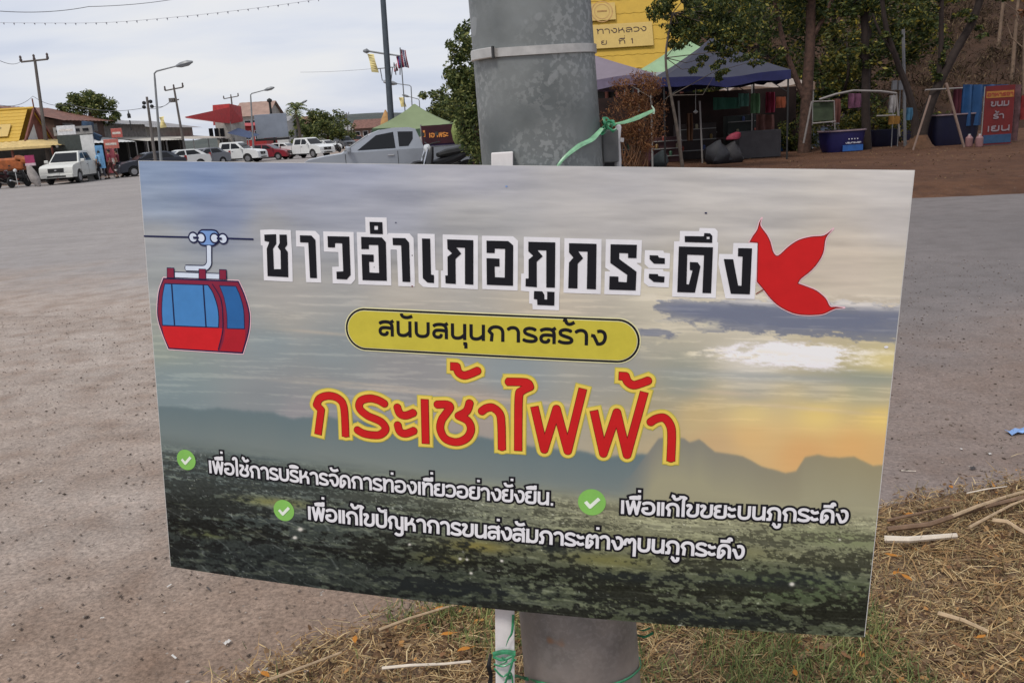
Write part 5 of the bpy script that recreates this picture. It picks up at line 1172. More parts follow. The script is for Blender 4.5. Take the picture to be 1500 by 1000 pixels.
person('person in a dark red shirt walking just right of the one in light blue', pp(165, 54), 3.3, ('dark red', (.28, .04, .06)), ('brown', (.12, .05, .04)), stride=.2)
person('person in a maroon shirt standing by the shop, rightmost of the three walkers', pp(176, 56), 3.0, ('maroon', (.16, .03, .04)), ('dark', (.03, .03, .04)), stride=.1, sc=.97)

# ------------------------------------------------ shophouses along the far side of the road
M_brwood = mat('brown boards', (.085, .05, .038), .8, .3, 3); M_rust = mat('rusted roof sheet', (.16, .075, .055), .75, .35, 2.5, bump=.3); M_greyroof = mat('weathered grey roof sheet', (.24, .235, .235), .7, .2, 2, bump=.3)
M_cream = mat('stained render', (.36, .34, .31), .85, .2, 1.5); M_dark = mat('painted interior shade', (.018, .016, .015), .9, .4, 2); M_awn = mat('faded awning sheet', (.42, .39, .34), .7, .15, 2); M_white = mat('white boards', (.55, .55, .54), .7, .12, 3); M_post = mat('grey post', (.25, .24, .23), .8, .2, 5)  # M_dark: interior shade painted as near-black colour on shopfronts and pavilion back walls
M_greywood = mat('grey boards', (.19, .175, .165), .85, .3, 3)
def sheetroof(mb, p00, p10, p11, p01, n, amp=.03):
    """ribbed roof sheet between four corners; ribs run from the first edge to the opposite one"""
    P = [Vector(map(float, p)) for p in (p00, p10, p11, p01)]; nn = (P[1] - P[0]).cross(P[3] - P[0]).normalized(); V = []; k = 2 * n
    for i in range(k + 1):
        t = i / k; o_ = nn * (amp if i % 2 else 0); V += [P[0].lerp(P[1], t) + o_, P[3].lerp(P[2], t) + o_]
    mb.add(V, [(2 * i, 2 * i + 2, 2 * i + 3, 2 * i + 1) for i in range(k)])
def shop(name, label, y0, y1, xf, z1, zr, wallm, roofm, nwin=3, storeys=2, awn=M_awn, awd=3.0, z_aw=2.7, cat='building', win=True, depth=8):
    """facade faces +x at x = xf, from y0 to y1"""
    b = thing(name, label, cat, (xf, (y0 + y1) / 2, 0)); W_ = y1 - y0; h = W_ / 2
    zg = 2.6
    part('wall', MB().bb((-depth, -h, 0), (-1.2, h, zg)).bb((-depth, -h, zg), (0, h, z1)), wallm, b)
    mb = MB(); sheetroof(mb, (.9, -h - .3, z1 - .1), (.9, h + .3, z1 - .1), (-depth / 2, h + .3, zr), (-depth / 2, -h - .3, zr), int(W_ * 2)); sheetroof(mb, (-depth - .5, h + .3, z1 - .1), (-depth - .5, -h - .3, z1 - .1), (-depth / 2, -h - .3, zr), (-depth / 2, h + .3, zr), int(W_ * 2)); part('roof', mb, roofm, b)
    for s in (-1, 1): part('gable', MB().add([(-depth, s * (h - .02), z1), (0, s * (h - .02), z1), (-depth / 2, s * (h - .02), zr - .08)], [(0, 1, 2)]), wallm, b)
    n = max(2, int(round(W_ / 3.6)))
    for i in range(n):
        c = -h + (i + .5) * W_ / n
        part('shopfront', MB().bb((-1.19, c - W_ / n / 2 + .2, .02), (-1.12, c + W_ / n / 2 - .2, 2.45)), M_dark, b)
        part('post', MB().bb((-.12, c - W_ / n / 2 - .08, 0), (.02, c - W_ / n / 2 + .08, zg - .002)), M_post, b)
        if win and z1 - zg > 1.2:
            w_ = part('window', MB().bb((-.02, c - .75, zg + .55), (.04, c + .75, min(z1 - .2, zg + 1.55))), M_greywood, b)
            part('pane', MB().bb((.02, c - .65, zg + .62), (.055, c - .04, min(z1 - .27, zg + 1.48))), M_glass, w_); part('pane', MB().bb((.02, c + .04, zg + .62), (.055, c + .65, min(z1 - .27, zg + 1.48))), M_glass, w_)
    if awn:
        mb = MB(); sheetroof(mb, (awd, -h + .1, z_aw - .45), (awd, h - .1, z_aw - .45), (0.05, h - .1, z_aw), (0.05, -h + .1, z_aw), int(W_ * 1.5)); part('awning', mb, awn, b)
        for i in range(n + 1): part('awning_post', MB().tube([(awd - .1, -h + .2 + i * (W_ - .4) / n, 0), (awd - .1, -h + .2 + i * (W_ - .4) / n, z_aw - .47)], .05, 6), M_post, b)
    return b
bA = shop('shophouse', 'brown wooden shophouse with rusted roof behind the pale pickup', 60.0, 67.4, -30.0, 3.95, 5.1, M_brwood, M_rust, awn=M_white, awd=2.4)
bB = shop('shophouse', 'grey weathered shophouse under a low hipped sheet roof beside the brown one', 68.0, 76.0, -30.3, 3.75, 4.55, M_greywood, M_greyroof, awn=M_awn, awd=3.2)
bC = shop('shophouse', 'long cream shophouse with grey roof left of the red roofed shop', 76.8, 89.0, -30.8, 3.55, 4.35, M_cream, M_greyroof, awn=M_awn, awd=4.2, z_aw=2.7)
# pieces hung on the brown shop
for (px, py, Y, w_, h_, c, lb) in ((171, 195, 61, .75, .62, (.45, .12, .10), 'round cornered red sign hanging at the right end of the brown shophouse'), (163, 211, 60, 1.0, .62, (.50, .16, .13), 'red sign above the shop awning behind the walking people'), (97, 191, 53, 1.1, .55, (.60, .60, .60), 'white sign under the eave of the brown shophouse'), (163, 236, 56, .6, 1.5, (.42, .10, .12), 'upright red banner behind the walking people')):
    p = at(px, py, Y); sg = thing('shop_sign', lb, 'sign', p, 0)
    part('board', MB().bb((-w_ / 2, -.04, -h_ / 2), (w_ / 2, .04, h_ / 2)), mat('sign %.2f%.2f' % (c[0], c[1]), c, .5), sg, bevel=.02)
    part('stripe', MB().bb((-w_ * .38, -.05, -h_ * .12), (w_ * .38, -.041, h_ * .12)), mat('pale lettering band', (.6, .55, .5), .6, .4, 14), sg)
    part('bracket', MB().tube([(0, 0, -h_ / 2), (0, .5, -h_ / 2)], .02, 5) if py < 230 else MB().tube([(0, 0.06, h_ / 2), (0, .06, -(p[2] - .01))], .03, 5), M_post, sg)
p = at(146, 228, 53); single('blue_cloth', MB().box(p, (.5, .05, 1.2)).box(p + np.array((.1, -.06, -.3)), (.35, .05, .9)), mat('blue cloth', (.12, .28, .48), .8, .3, 4), 'light blue cloth hanging beside the white door panel left of the walking people', 'cloth', p)
p = at(133, 235, 53); single('door_panel', MB().box(p, (.75, .08, 3.0)), M_white, 'tall white panel leaning behind the pale pickup', 'panel', p)
p = at(113, 224, 55); w_ = thing('wall_frame', 'grey steel frame with dark panes above the pale pickup', 'frame', p); part('frame', MB().box((0, 0, 1.35), (2.4, .1, .5)), M_post, w_)
for i in range(4): part('pane', MB().box((-.85 + i * .55, -.07, 1.38), (.36, .03, .16)), M_glass, w_)
part('dark_panel', MB().box((-.1, 0, 0), (1.9, .08, 2.2)), mat('dim green panel', (.05, .06, .055), .7), w_)
p = at(68, 188, 50.5); single('blue_tarp', MB().box(p + np.array((0, 5, 0)), (.6, .3, .8), ry=.2).box(p + np.array((.3, 5, -.45)), (.9, .3, .35), ry=.5), mat('faded blue tarp', (.03, .06, .11), .7, .4, 4), 'faded blue tarp bundled beside the end of the yellow roof', 'tarp', p)

# red roofed shop with fascia box
b = thing('red_roof_shop', 'shop with a bright red wedge shaped roof and a red fascia box', 'building', (hx(330, 88), 88, 0)); P0 = np.array(b.location); M_redp = mat('bright red sheet', (.50, .018, .020), .5, .12, 3); M_redd = mat('dull red sheet', (.36, .03, .03), .55, .2, 3)
Y1, Y2 = 78., 90.
q = [at(272, 171, Y1), at(337, 157, Y2), at(337, 181, Y2), at(275, 172.5, Y1)]
mb = MB(); th = np.array((-.6, 1.4, 0)); mb.add([x for x in q] + [x + th for x in q], [(0, 1, 2, 3), (4, 7, 6, 5), (0, 4, 5, 1), (1, 5, 6, 2), (2, 6, 7, 3), (3, 7, 4, 0)]); part('roof_slope', mb, M_redp, b, world=True)
mb = MB(); q = [at(336, 152, Y2), at(353, 156, Y2 + 3), at(356, 178, Y2 + 3), at(337, 182, Y2)]; th = np.array((-2.0, .9, 0)); mb.add([x for x in q] + [x + th for x in q], [(0, 1, 2, 3), (4, 7, 6, 5), (0, 4, 5, 1), (1, 5, 6, 2), (2, 6, 7, 3), (3, 7, 4, 0)]); part('fascia_box', mb, M_redd, b, world=True)
a_, c_ = at(305, 178, 88), at(350, 180, 93); part('wall', MB().bb((a_[0], 90, 0), (c_[0], 95, a_[2] - .05)), M_cream, b, world=True)
for i in range(3): w_ = at(309 + i * 8, 197, 89.8); f_ = part('window', MB().bb((w_[0] - .2, 89.9, w_[2] - .4), (w_[0] + .2, 89.99, w_[2] + .6)), M_glass, b, world=True)
part('shopfront', MB().bb((a_[0] + .3, 89.8, .02), (c_[0] - .3, 89.95, 2.2)), M_dark, b, world=True)
# brown roofed hall, red container, white buildings behind
def hall(name, label, px0, px1, Y, zw, zr, wm, rm_, cat='building', dep_=9, nw=4):
    x0, x1 = hx(px0, Y), hx(px1, Y); b = thing(name, label, cat, ((x0 + x1) / 2, Y, 0)); h = (x1 - x0) / 2
    part('wall', MB().bb((-h, 0, 0), (h, dep_, zw)), wm, b)
    mb = MB(); sheetroof(mb, (-h - .4, -.5, zw - .1), (h + .4, -.5, zw - .1), (h + .4, dep_ / 2, zr), (-h - .4, dep_ / 2, zr), int(h * 3)); sheetroof(mb, (h + .4, dep_ + .5, zw - .1), (-h - .4, dep_ + .5, zw - .1), (-h - .4, dep_ / 2, zr), (h + .4, dep_ / 2, zr), int(h * 3)); part('roof', mb, rm_, b)
    for s in (-1, 1): part('gable', MB().add([(s * (h - .02), 0, zw), (s * (h - .02), dep_, zw), (s * (h - .02), dep_ / 2, zr - .08)], [(0, 1, 2)]), wm, b)
    for i in range(nw):
        c = -h + (i + .5) * 2 * h / nw; w_ = part('window', MB().bb((c - .5, -.05, zw - 1.6), (c + .5, .02, zw - .6)), M_white, b); part('pane', MB().bb((c - .42, -.065, zw - 1.52), (c + .42, -.045, zw - .68)), M_glass, w_)
    return b
hall('hall', 'hall with a broad pale brown roof behind the second street lamp', 352, 398, 125, 5.4, 7.4, M_cream, mat('pale brown roof', (.30, .20, .16), .8, .15, 1))
hall('shed', 'bright red shed with a flat front standing right of the blue stall', 357, 393, 100, 3.6, 3.9, M_redd, M_redd, cat='shed', dep_=5, nw=2)
hall('white_house', 'low white building right of the red shed under the billboard', 393, 425, 115, 4.2, 5.2, M_white, M_greyroof, nw=3)
hall('white_house', 'distant pale house between the red shed and the palm', 418, 455, 150, 4.0, 5.6, M_white, M_rust, nw=3)
hall('far_house', 'low far house with a grey roof behind the parked vehicles at the road end', 470, 520, 190, 3.2, 4.6, M_cream, M_greyroof, nw=4)
hall('far_house', 'dull brown far house just left of the green canopy', 520, 566, 170, 3.2, 4.8, mat('dull brown wall', (.16, .11, .09), .9), M_rust, nw=4)
b = thing('blue_stall', 'low stall with a dark blue canopy between the cream shophouse and the red shed', 'stall', (hx(355, 88), 88, 0)); P0 = np.array(b.location)
a_, c_ = at(332, 196, 86)[0] - P0[0], at(372, 196, 88)[0] - P0[0]
mb = MB(); sheetroof(mb, (a_, -2, 2.7), (c_, -2, 2.1), (c_, 2, 2.4), (a_, 2, 3.2), 12); part('canopy', mb, mat('dark blue canopy', (.035, .06, .13), .6, .2, 3), b)
for x_ in (a_ + .1, c_ - .1): part('post', MB().tube([(x_, -1.9, 0), (x_, -1.9, 2.15)], .05, 6), M_post, b)
part('counter', MB().bb((a_ + .3, -1.2, 0), (c_ - .3, -.2, .9)), M_white, b, bevel=.02)
# billboard
p = gnd(405, 226); p = np.array([hx(405, 96), 96, 0]); b = thing('billboard', 'grey billboard on a dark post behind the red shed', 'billboard', p); zz = at(405, 180, 96)[2]
part('post', MB().tube([(0, 0, 0), (0, 0, zz + 2.2)], .13, 8), M_blk, b, smooth=True)
part('panel', MB().box((-.1, -.1, zz - .3), (3.4, .2, 2.5), rz=.1), mat('billboard face', (.22, .25, .30), .5, .12, .8), b, bevel=.03)
part('ledge', MB().box((-.1, -.3, zz - 1.7), (3.6, .5, .25), rz=.1), M_blk, b)
part('lamp', MB().lathe([(.05, -.25), (.28, -.1), (.28, .1), (.05, .25)], c=(0, 0, zz + 2.35), n=12), M_blk, b, smooth=True)

# ------------------------------------------------ yellow roofed roadside pavilions
M_yroof = mat('yellow roof tiles', (.50, .31, .035), .6, .07, 3); M_ypan = mat('yellow sign panel', (.52, .36, .11), .6, .06, 4); M_redwd = mat('red brown gable boards', (.16, .05, .035), .7, .25, 3); M_skirt = mat('tan skirt roof', (.52, .38, .16), .7, .12, 3)
def pavilion(label, xr, Y, half, z_r, z_e, z_g=0.0, skirt=2.2, wtext=False, depth=3.0, side=1, rows=9):
    """ridge along x ending at xr (gable at that end when side = 1); near slope faces the camera"""
    b = thing('pavilion', label, 'pavilion', (xr - half, Y, z_g)); h = half
    th = .05; n = rows; L0 = np.array((0, -depth / 2, z_e)); L1 = np.array((0, 0, z_r)); up = (L1 - L0) / n
    nn = np.cross((1, 0, 0), up); nn /= np.linalg.norm(nn)
    pitch = .42
    for i in range(n):     # courses of scalloped tiles, each course lapping the one below
        a = L0 + up * i; mb = MB(); k = int(2 * h / pitch); V = []; Fs = []
        for j in range(k):
            x0 = -h + j * pitch; x1 = min(x0 + pitch, h)
            lo = a - up * .12 + nn * .03; hi = a + up * 1.02 + nn * .012; s_ = len(V)
            xm = (x0 + x1) / 2
            V += [(x0 - .0, *(lo + up * .10)[1:]), (xm, *(lo + up * .04)[1:]), (x1 + .0, *(lo + up * .10)[1:]), (x1 + .0, *hi[1:]), (x0 - .0, *hi[1:])]; Fs += [tuple(s_ + q for q in (0, 1, 2, 3, 4))]
            V += [(v[0], v[1] - nn[1] * .04, v[2] - nn[2] * .04) for v in V[s_:s_ + 3]]; Fs += [(s_, s_ + 5, s_ + 6, s_ + 1), (s_ + 1, s_ + 6, s_ + 7, s_ + 2)]
        mb.add(V, Fs); part('tile_course', mb, M_yroof, b)
    mb = MB(); mb.quad((-h, depth / 2, z_e), (h, depth / 2, z_e), (h, 0, z_r), (-h, 0, z_r)); part('back_slope', mb, M_yroof, b)
    part('ridge', MB().tube([(-h, 0, z_r + .03), (h, 0, z_r + .03)], .09, 8), M_yroof, b, smooth=True)
    if side:
        part('gable', MB().add([(h - .15, -depth / 2 + .1, z_e), (h - .15, depth / 2 - .1, z_e), (h - .15, 0, z_r - .1)], [(0, 1, 2)]), M_redwd, b)
        mb = MB(); [mb.box(((h), s * depth / 4, (z_e + z_r) / 2), (.10, .14, math.hypot(depth / 2, z_r - z_e) + .1), rx=s * math.atan2(depth / 2, z_r - z_e)) for s in (-1, 1)]; mb.box((h, 0, z_r + .35), (.06, .06, .5)); part('bargeboard', mb, M_redwd, b)
        part('gable_panel', MB().add([(h - .12, -depth / 2 + .5, z_e + .05), (h - .12, .0, z_e + .05), (h - .12, -.15, z_e + 1.0)], [(0, 1, 2)]), M_white, b)
    mb = MB(); sk = skirt; sheetroof(mb, (-h - .3, -depth / 2 - sk * .5, z_e - .4), (h + sk, -depth / 2 - sk * .5, z_e - .4), (h + .1, -depth / 2 + .1, z_e + .02), (-h - .3, -depth / 2 + .1, z_e + .02), int(h * 5)); sheetroof(mb, (h + sk, -depth / 2 - sk * .5, z_e - .4), (h + sk, depth / 2 + sk * .5, z_e - .4), (h + .1, depth / 2, z_e + .02), (h + .1, -depth / 2 + .1, z_e + .02), 10); part('skirt_roof', mb, M_skirt, b)
    part('fascia', MB().bb((-h - .3, -depth / 2 - sk * .5 - .04, z_e - .52), (h + sk, -depth / 2 - sk * .5, z_e - .38)), M_skirt, b)
    for x_ in np.linspace(-h + .2, h - .5, 4): 
        for y_ in (-depth / 2 - sk * .4, depth / 2 + sk * .3): part('post', MB().tube([(x_, y_, 0), (x_, y_, z_e - .42)], .08, 8), M_redwd, b)
    part('back_wall', MB().bb((-h, depth / 2 + sk * .4, 0), (h + sk * .8, depth / 2 + sk * .4 + .1, z_e - .5)), M_dark, b)  # near-black colour stands for the shade under the roof
    return b, L0, L1, nn
# left one
zL = at(50, 159, 56)[2]; zLe = at(42, 206, 55)[2]
pv, L0, L1, nn = pavilion('yellow tiled roadside pavilion at the left edge with a small sign panel on its roof', hx(50, 56, 4.5), 56, 6.5, zL, zLe, depth=3.4, skirt=2.0)
def roofpanel(pv, L0, L1, nn, x0, x1, t0, t1, rows, m=M_ypan, name='roof_panel'):
    a = L0 + (L1 - L0) * t0; c = L0 + (L1 - L0) * t1; mb = MB()
    f = lambda x, q, l: (x, *(q + nn * l)[1:])
    V = [f(x0, a, .10), f(x1, a, .10), f(x1, c, .10), f(x0, c, .10), f(x0, a, .14), f(x1, a, .14), f(x1, c, .14), f(x0, c, .14)]
    mb.add(V, [(0, 3, 2, 1), (4, 5, 6, 7), (0, 1, 5, 4), (1, 2, 6, 5), (2, 3, 7, 6), (3, 0, 4, 7)]); o = part(name, mb, m, pv)
    if rows: flatwriting(rows, V[4], (1, 0, 0), (L1 - L0) / np.linalg.norm(L1 - L0), o, mat('dark brown lettering', (.05, .025, .02), .7), lift=.006, h=max(.008, (x1 - x0) / 260), wt=.17)
    return o
lh = np.linalg.norm(L1 - L0)
xe = 6.5
roofpanel(pv, L0, L1, nn, xe - 4.6, xe - 1.1, .12, .50, [('ทางหลวง', .5, 3.0, lh * .22, .20), ('ที่ 1', 1.4, 2.6, lh * .05, .16)]); roofpanel(pv, L0, L1, nn, xe - 3.4, xe - 2.2, .55, .85, None)
M_or = mat('orange tarp', (.30, .08, .02), .6, .4, 3)
p = at(14, 241, 49.5); single('orange_tarp', MB().box(p, (2.0, .9, .7)).box(p + np.array((.9, -.2, .2)), (.8, .5, .4), ry=.3), M_or, 'orange and dark red tarp bundle under the pavilion at the left edge', 'tarp', p, bevel=.12)
p = at(44, 236, 48.2); b = thing('stall_sign', 'small pink and white sign under the yellow pavilion', 'sign', p); part('board', MB().box((0, 0, .1), (.5, .06, .42)), mat('magenta board', (.30, .03, .10), .6), b); part('lower_band', MB().box((0, -.01, -.18), (.55, .06, .14)), mat('pale pink board', (.55, .42, .45), .6), b); part('post', MB().tube([(0, 0.05, .2), (0, .05, -p[2] + .01)], .03, 6), M_post, b)
p = at(48, 262, 48.0); single('cloth_bundle', MB().tube([p + np.array((-.1, 0, .7)), p + np.array((0, 0, .3)), p + np.array((.12, 0, -.05)), p + np.array((.3, 0, -.42))], [.12, .24, .26, .1], 9), mat('grey sacking', (.30, .27, .25), .9, .25, 5), 'pale grey cloth bundle standing under the small pink sign', 'cloth', p, smooth=True)
p = at(22, 250, 48.3); single('white_ball_lamp', MB().lathe([(.01, -.1), (.08, -.06), (.1, 0), (.08, .06), (.01, .1)], c=tuple(p), n=12).tube([p, p - np.array((0, 0, p[2] - .01))], .02, 5), M_white, 'small white round lamp on a thin stand under the yellow pavilion', 'lamp', p, smooth=True)

# right one, above the market
Yp = 38.0; z0_ = at(930, 100, Yp)[2]; z1_ = at(930, -70, Yp)[2]
xl, xr_ = hx(845, Yp, 5), hx(1010, Yp, 5)
pv2, L0, L1, nn = pavilion('yellow tiled roof with large sign panel right behind the post', xr_, Yp + 1.2, (xr_ - xl) / 2, z1_, z0_, depth=3.0, skirt=1.0, side=0, rows=8)
hh = (xr_ - xl) / 2; lh = np.linalg.norm(L1 - L0); pv2x = np.array(pv2.location)
def t_of(px, py):
    r = ray(px, py); b0 = L0 + pv2x; n3 = nn; tt = ((b0 - CAM) @ n3) / (r @ n3); q = CAM + r * tt - b0; return q[0], (q @ (L1 - L0)) / lh ** 2
xa, ta = t_of(866, 74); xb, tb = t_of(957, 72); xc, tc_ = t_of(953, 34)
px_m = (xb - xa) / (957 - 866)
roofpanel(pv2, L0, L1, nn, xa - 1.2, xb, ta, tc_, [('ทางหลวง', 1.2 + px_m * 9, 1.2 + px_m * 83, lh * (tc_ - ta) * .60, px_m * 8), ('ย', 1.2 + px_m * 14, 1.2 + px_m * 24, lh * (tc_ - ta) * .14, px_m * 6.5), ('ที่', 1.2 + px_m * 40, 1.2 + px_m * 51, lh * (tc_ - ta) * .12, px_m * 7), ('1', 1.2 + px_m * 58, 1.2 + px_m * 63, lh * (tc_ - ta) * .12, px_m * 8)])
xd, td = t_of(866, 33); xe_, te = t_of(900, 6)
op = roofpanel(pv2, L0, L1, nn, xd - .6, xe_, td, te, None)
cc = np.array(((xd + xe_) / 2 - .05, *(L0 + (L1 - L0) * (td + te) / 2 + nn * .145)[1:])); u3 = (L1 - L0) / lh
for r0_, r1_ in ((.42, .46), (.30, .33)):
    mb = MB(); k = 28; V = []
    for i in range(k): a = 2 * math.pi * i / k; e_ = np.array((math.cos(a), 0, 0)) + u3 * math.sin(a); V += [cc + e_ * r0_, cc + e_ * r1_]
    mb.add(V, [(2 * i, 2 * i + 1, (2 * i + 3) % (2 * k), (2 * i + 2) % (2 * k)) for i in range(k)]); part('emblem_ring', mb, mat('tan emblem', (.42, .24, .09), .7), pv2)
part('emblem_mark', MB().box(tuple(cc + u3 * .02 + nn * .004), (.4, .02, .06)), MATS['tan emblem'], pv2)

# ------------------------------------------------ street lamps, poles, wires
M_lamp = mat('lamp steel', (.22, .23, .235), .5, .12, 3, metal=.2); M_conc = mat('weathered concrete pole', (.13, .115, .105), .85, .2, 2); M_ins = mat('insulator', (.08, .06, .055), .4)
def W(px, py, Y): return at(px, py, Y)
def lamp(label, foot, bend, tip, Y, r=.09, group='street lamps along the road', extra=None):
    a = W(*bend, Y); base = W(*foot, Y); base[2] = 0.0; base[0] = W(foot[0], foot[1], Y)[0]
    v = thing('street_lamp', label, 'street lamp', base, 0, group); tp = W(*tip, Y)
    c = a + (tp - a) * .08 + (a - base) / np.linalg.norm(a - base) * .02
    part('pole', MB().tube([base, a - (a - base) * .05], [r, r * .6], 10), M_lamp, v, smooth=True, world=True)
    part('arm', MB().tube([a - (a - base) * .05, a - (a - base) * .012, c, tp], [r * .6, r * .55, r * .5, r * .4], 8), M_lamp, v, smooth=True, world=True)
    d = (tp - a) / np.linalg.norm(tp - a); part('lamp_head', MB().tube([tp - d * .3, tp - d * .05, tp + d * .35, tp + d * .62], [.06, .14, .15, .05], 8, flat=1.3), mat('lamp head', (.20, .21, .22), .4), v, smooth=True, world=True)
    return v
lamp('tall street lamp with a long arm rising left of the red roofed shop', (232, 224), (226, 106), (266, 95), 48, .085)
lamp('street lamp standing in front of the pale brown roofed hall', (371, 226), (367, 138), (392, 131), 78, .10)
lamp('far street lamp whose arm shows left of the palm crown', (436, 222), (434, 155), (444, 150), 120, .10)
lamp('far street lamp with its arm pointing left, behind the two flags', (605, 200), (602, 126), (575, 122), 60, .06)
lamp('smallest far street lamp above the green canopy', (617, 196), (614, 146), (596, 141), 110, .10)
# big steel mast with double arms and flags
Ym = 42.0; base = W(575, 200, Ym); base[2] = 0; v = thing('steel_mast', 'tall dark steel mast with a lamp arm, leaning behind the silver pickup', 'mast', base)
mtop = W(557, -60, Ym); part('pole', MB().tube([base, W(572.5, 170, Ym), mtop], [.17, .15, .12], 12), mat('dark mast steel', (.07, .085, .10), .5, .15, 3, metal=.3), v, smooth=True, world=True)
part('lamp_arm', MB().tube([W(586, 82, Ym), W(563, 79, Ym), W(538, 75, Ym)], [.03, .045, .04], 8), M_lamp, v, smooth=True, world=True)
part('lamp_head', MB().tube([W(541, 75.5, Ym), W(537, 75, Ym), W(532, 75, Ym)], [.05, .12, .05], 8, flat=1.3), MATS['lamp head'], v, smooth=True, world=True)
part('banner_frame', MB().tube([W(553, 101, Ym), W(581, 98, Ym)], .025, 6).tube([W(557, 101, Ym), W(560, 118, Ym), W(573, 117.5, Ym), W(575, 99, Ym)], .025, 6), M_lamp, v, world=True)
def flag(label, pole, top, bot, w_, Y, mats, group=None, sway=.3):
    v = thing('flag', label, 'flag', W(*top, Y), 0, group); a = W(*top, Y); b2 = W(*bot, Y); k = len(mats)
    ex_ = np.array((w_[0], .12, w_[1])) * (Y / FPX)
    for i, m_ in enumerate(mats):
        V = []
        for j in range(9):
            t = j / 8; base_ = a + (b2 - a) * t
            for s in (i / k, (i + 1) / k): V.append(base_ + ex_ * s + np.array((0, .12 * math.sin(t * 5 + s * 3), 0)))
        mb = MB().add(V, [(2 * j, 2 * j + 1, 2 * j + 3, 2 * j + 2) for j in range(8)]); part('stripe' if k > 1 else 'cloth', mb, m_, v, world=True)
    if pole: part('staff', MB().tube([W(*pole[0], Y), W(*pole[1], Y)], .03, 6), M_lamp, v, world=True)
    return v
M_fy = mat('yellow flag', (.66, .56, .26), .8, .12, 4); M_fr = mat('flag red', (.30, .03, .06), .8); M_fw = mat('flag white', (.55, .54, .55), .8); M_fb = mat('flag blue', (.05, .05, .18), .8)
flag('yellow flag hanging from the lamp arm of the tall mast', None, (538, 79), (545, 106), (9, -1), Ym - .3, [M_fy]); 
flag('striped red white and blue flag highest on the pole right of the mast', ((586, 70), (594, 172)), (586, 72), (591, 98), (7.5, -2), 43, [M_fr, M_fw, M_fb, M_fw, M_fr])
flag('dark striped flag left of and below the highest flag', ((586, 82), (586, 110)), (580, 83), (584, 101), (8, 2), 43.5, [M_fr, M_fb, M_fb, M_fr])
flag('small red and white flag lowest of the three right of the mast', ((577, 92), (580, 110)), (576, 95), (578, 106), (5, 2), 43.5, [M_fr, M_fw, M_fr])
flag('yellow flag on the far lamp right of the mast', None, (584, 143), (588, 157), (7, 0), 60, [M_fy])
flag('yellow flag on the tall street lamp left of the red roofed shop', None, (233, 172), (236, 188), (7, 1), 47.8, [M_fy])
p = W(566, 178, 44); b = thing('shrine', 'small yellow and orange shrine post at the foot of the tall mast', 'shrine', (p[0], 44, 0)); zt_ = W(566, 164, 44)[2]
part('pillar', MB().bb((-.28, -.28, 0), (.28, .28, zt_ - .7)), mat('pale yellow paint', (.50, .38, .15), .7, .1, 4), b, bevel=.03); part('cap', MB().lathe([(.34, zt_ - .72), (.32, zt_ - .6), (.26, zt_ - .35), (.10, zt_ - .05), (.03, zt_ + .1)], n=12), mat('orange ochre', (.40, .22, .08), .7), b, smooth=True)
def upole(label, foot, top, Y, arm, r=.13, group='utility poles behind the shops', ins=3, mid=None):
    a = W(*foot, Y); a[2] = 0; t = W(*top, Y); v = thing('utility_pole', label, 'utility pole', a, 0, group); part('pole', MB().tube([a, t], [r * 1.3, r * .8], 8), M_conc, v, smooth=True, world=True)
    l, r2 = W(*arm[0], Y), W(*arm[1], Y); part('crossarm', MB().tube([l, r2], .06, 6), M_conc, v, world=True)
    for k in range(ins):
        q = l + (r2 - l) * (k / (ins - 1) if ins > 1 else .5); part('insulator', MB().lathe([(.07, 0), (.09, .12), (.06, .2), (.08, .3), (.03, .38)], c=tuple(q), n=8), M_ins, v, smooth=True, world=True)
    if mid: part('transformer_bracket', MB().tube([W(*mid[0], Y), W(*mid[1], Y)], .06, 6).box(W(*mid[2], Y), (.45, .3, .35)), M_conc, v, world=True)
    return v
upole('leaning dark utility pole right behind the yellow roof ridge', (72, 250), (51, 88), 56, ((31, 91), (70, 87)), .105)
upole('utility pole with a crossarm between the tall lamp and the red roofed shop', (272, 225), (255, 130), 76, ((242, 133), (268, 128)), .105, mid=((248, 148), (262, 146), (252, 147)))
upole('utility pole showing just above the red fascia box', (347, 220), (338.5, 142), 110, ((328, 145), (349, 141)), .11)
upole('distant utility pole left of the far hills', (512, 215), (507, 165), 170, ((504, 168), (511, 167)), .11, ins=2)
a = W(226, 228, 52); a[2] = 0; v = thing('utility_pole', 'dark pole with four round black fittings beside the tall street lamp', 'utility pole', a); part('pole', MB().tube([a, W(215, 142, 52)], [.11, .07], 8), M_conc, v, smooth=True, world=True)
for q in ((211, 151), (211, 157), (220.5, 149), (222.5, 156)): part('fitting', MB().lathe([(.02, -.11), (.10, -.07), (.115, 0), (.10, .07), (.02, .11)], c=tuple(W(*q, 52)), n=10), M_blk, v, smooth=True, world=True)
p = W(189, 170, 64); single('rooftop_tank', MB().lathe([(.12, -.15), (.12, .12), (.05, .2), (.02, .4)], c=tuple(p), n=10).tube([p - np.array((0, 0, .3)), p - np.array((0, 0, 1.0))], .04, 6), M_blk, 'small dark tank with a spike on the roof left of the grey shophouse', 'tank', p, smooth=True)
def wire(label, pts, r=.012, sag=.25, cat='cable'):
    P = []
    for i in range(len(pts) - 1):
        a = W(*pts[i]); b2 = W(*pts[i + 1])
        for k in range(12): t = k / 12; P.append(a + (b2 - a) * t - np.array((0, 0, sag * 4 * t * (1 - t))))
    P.append(W(*pts[-1])); return single('overhead_cable', MB().tube(P, r, 4), mat('cable black', (.12, .12, .13), .7), label, cat, P[0])
wire('cable sagging from the left edge to the leaning pole crossarm', [(-20, 78, 30), (31, 90, 56)], .012)
wire('upper thin cable across the top left sky', [(-20, 15, 24), (130, 10, 28), (300, -10, 34)], .009, .1)
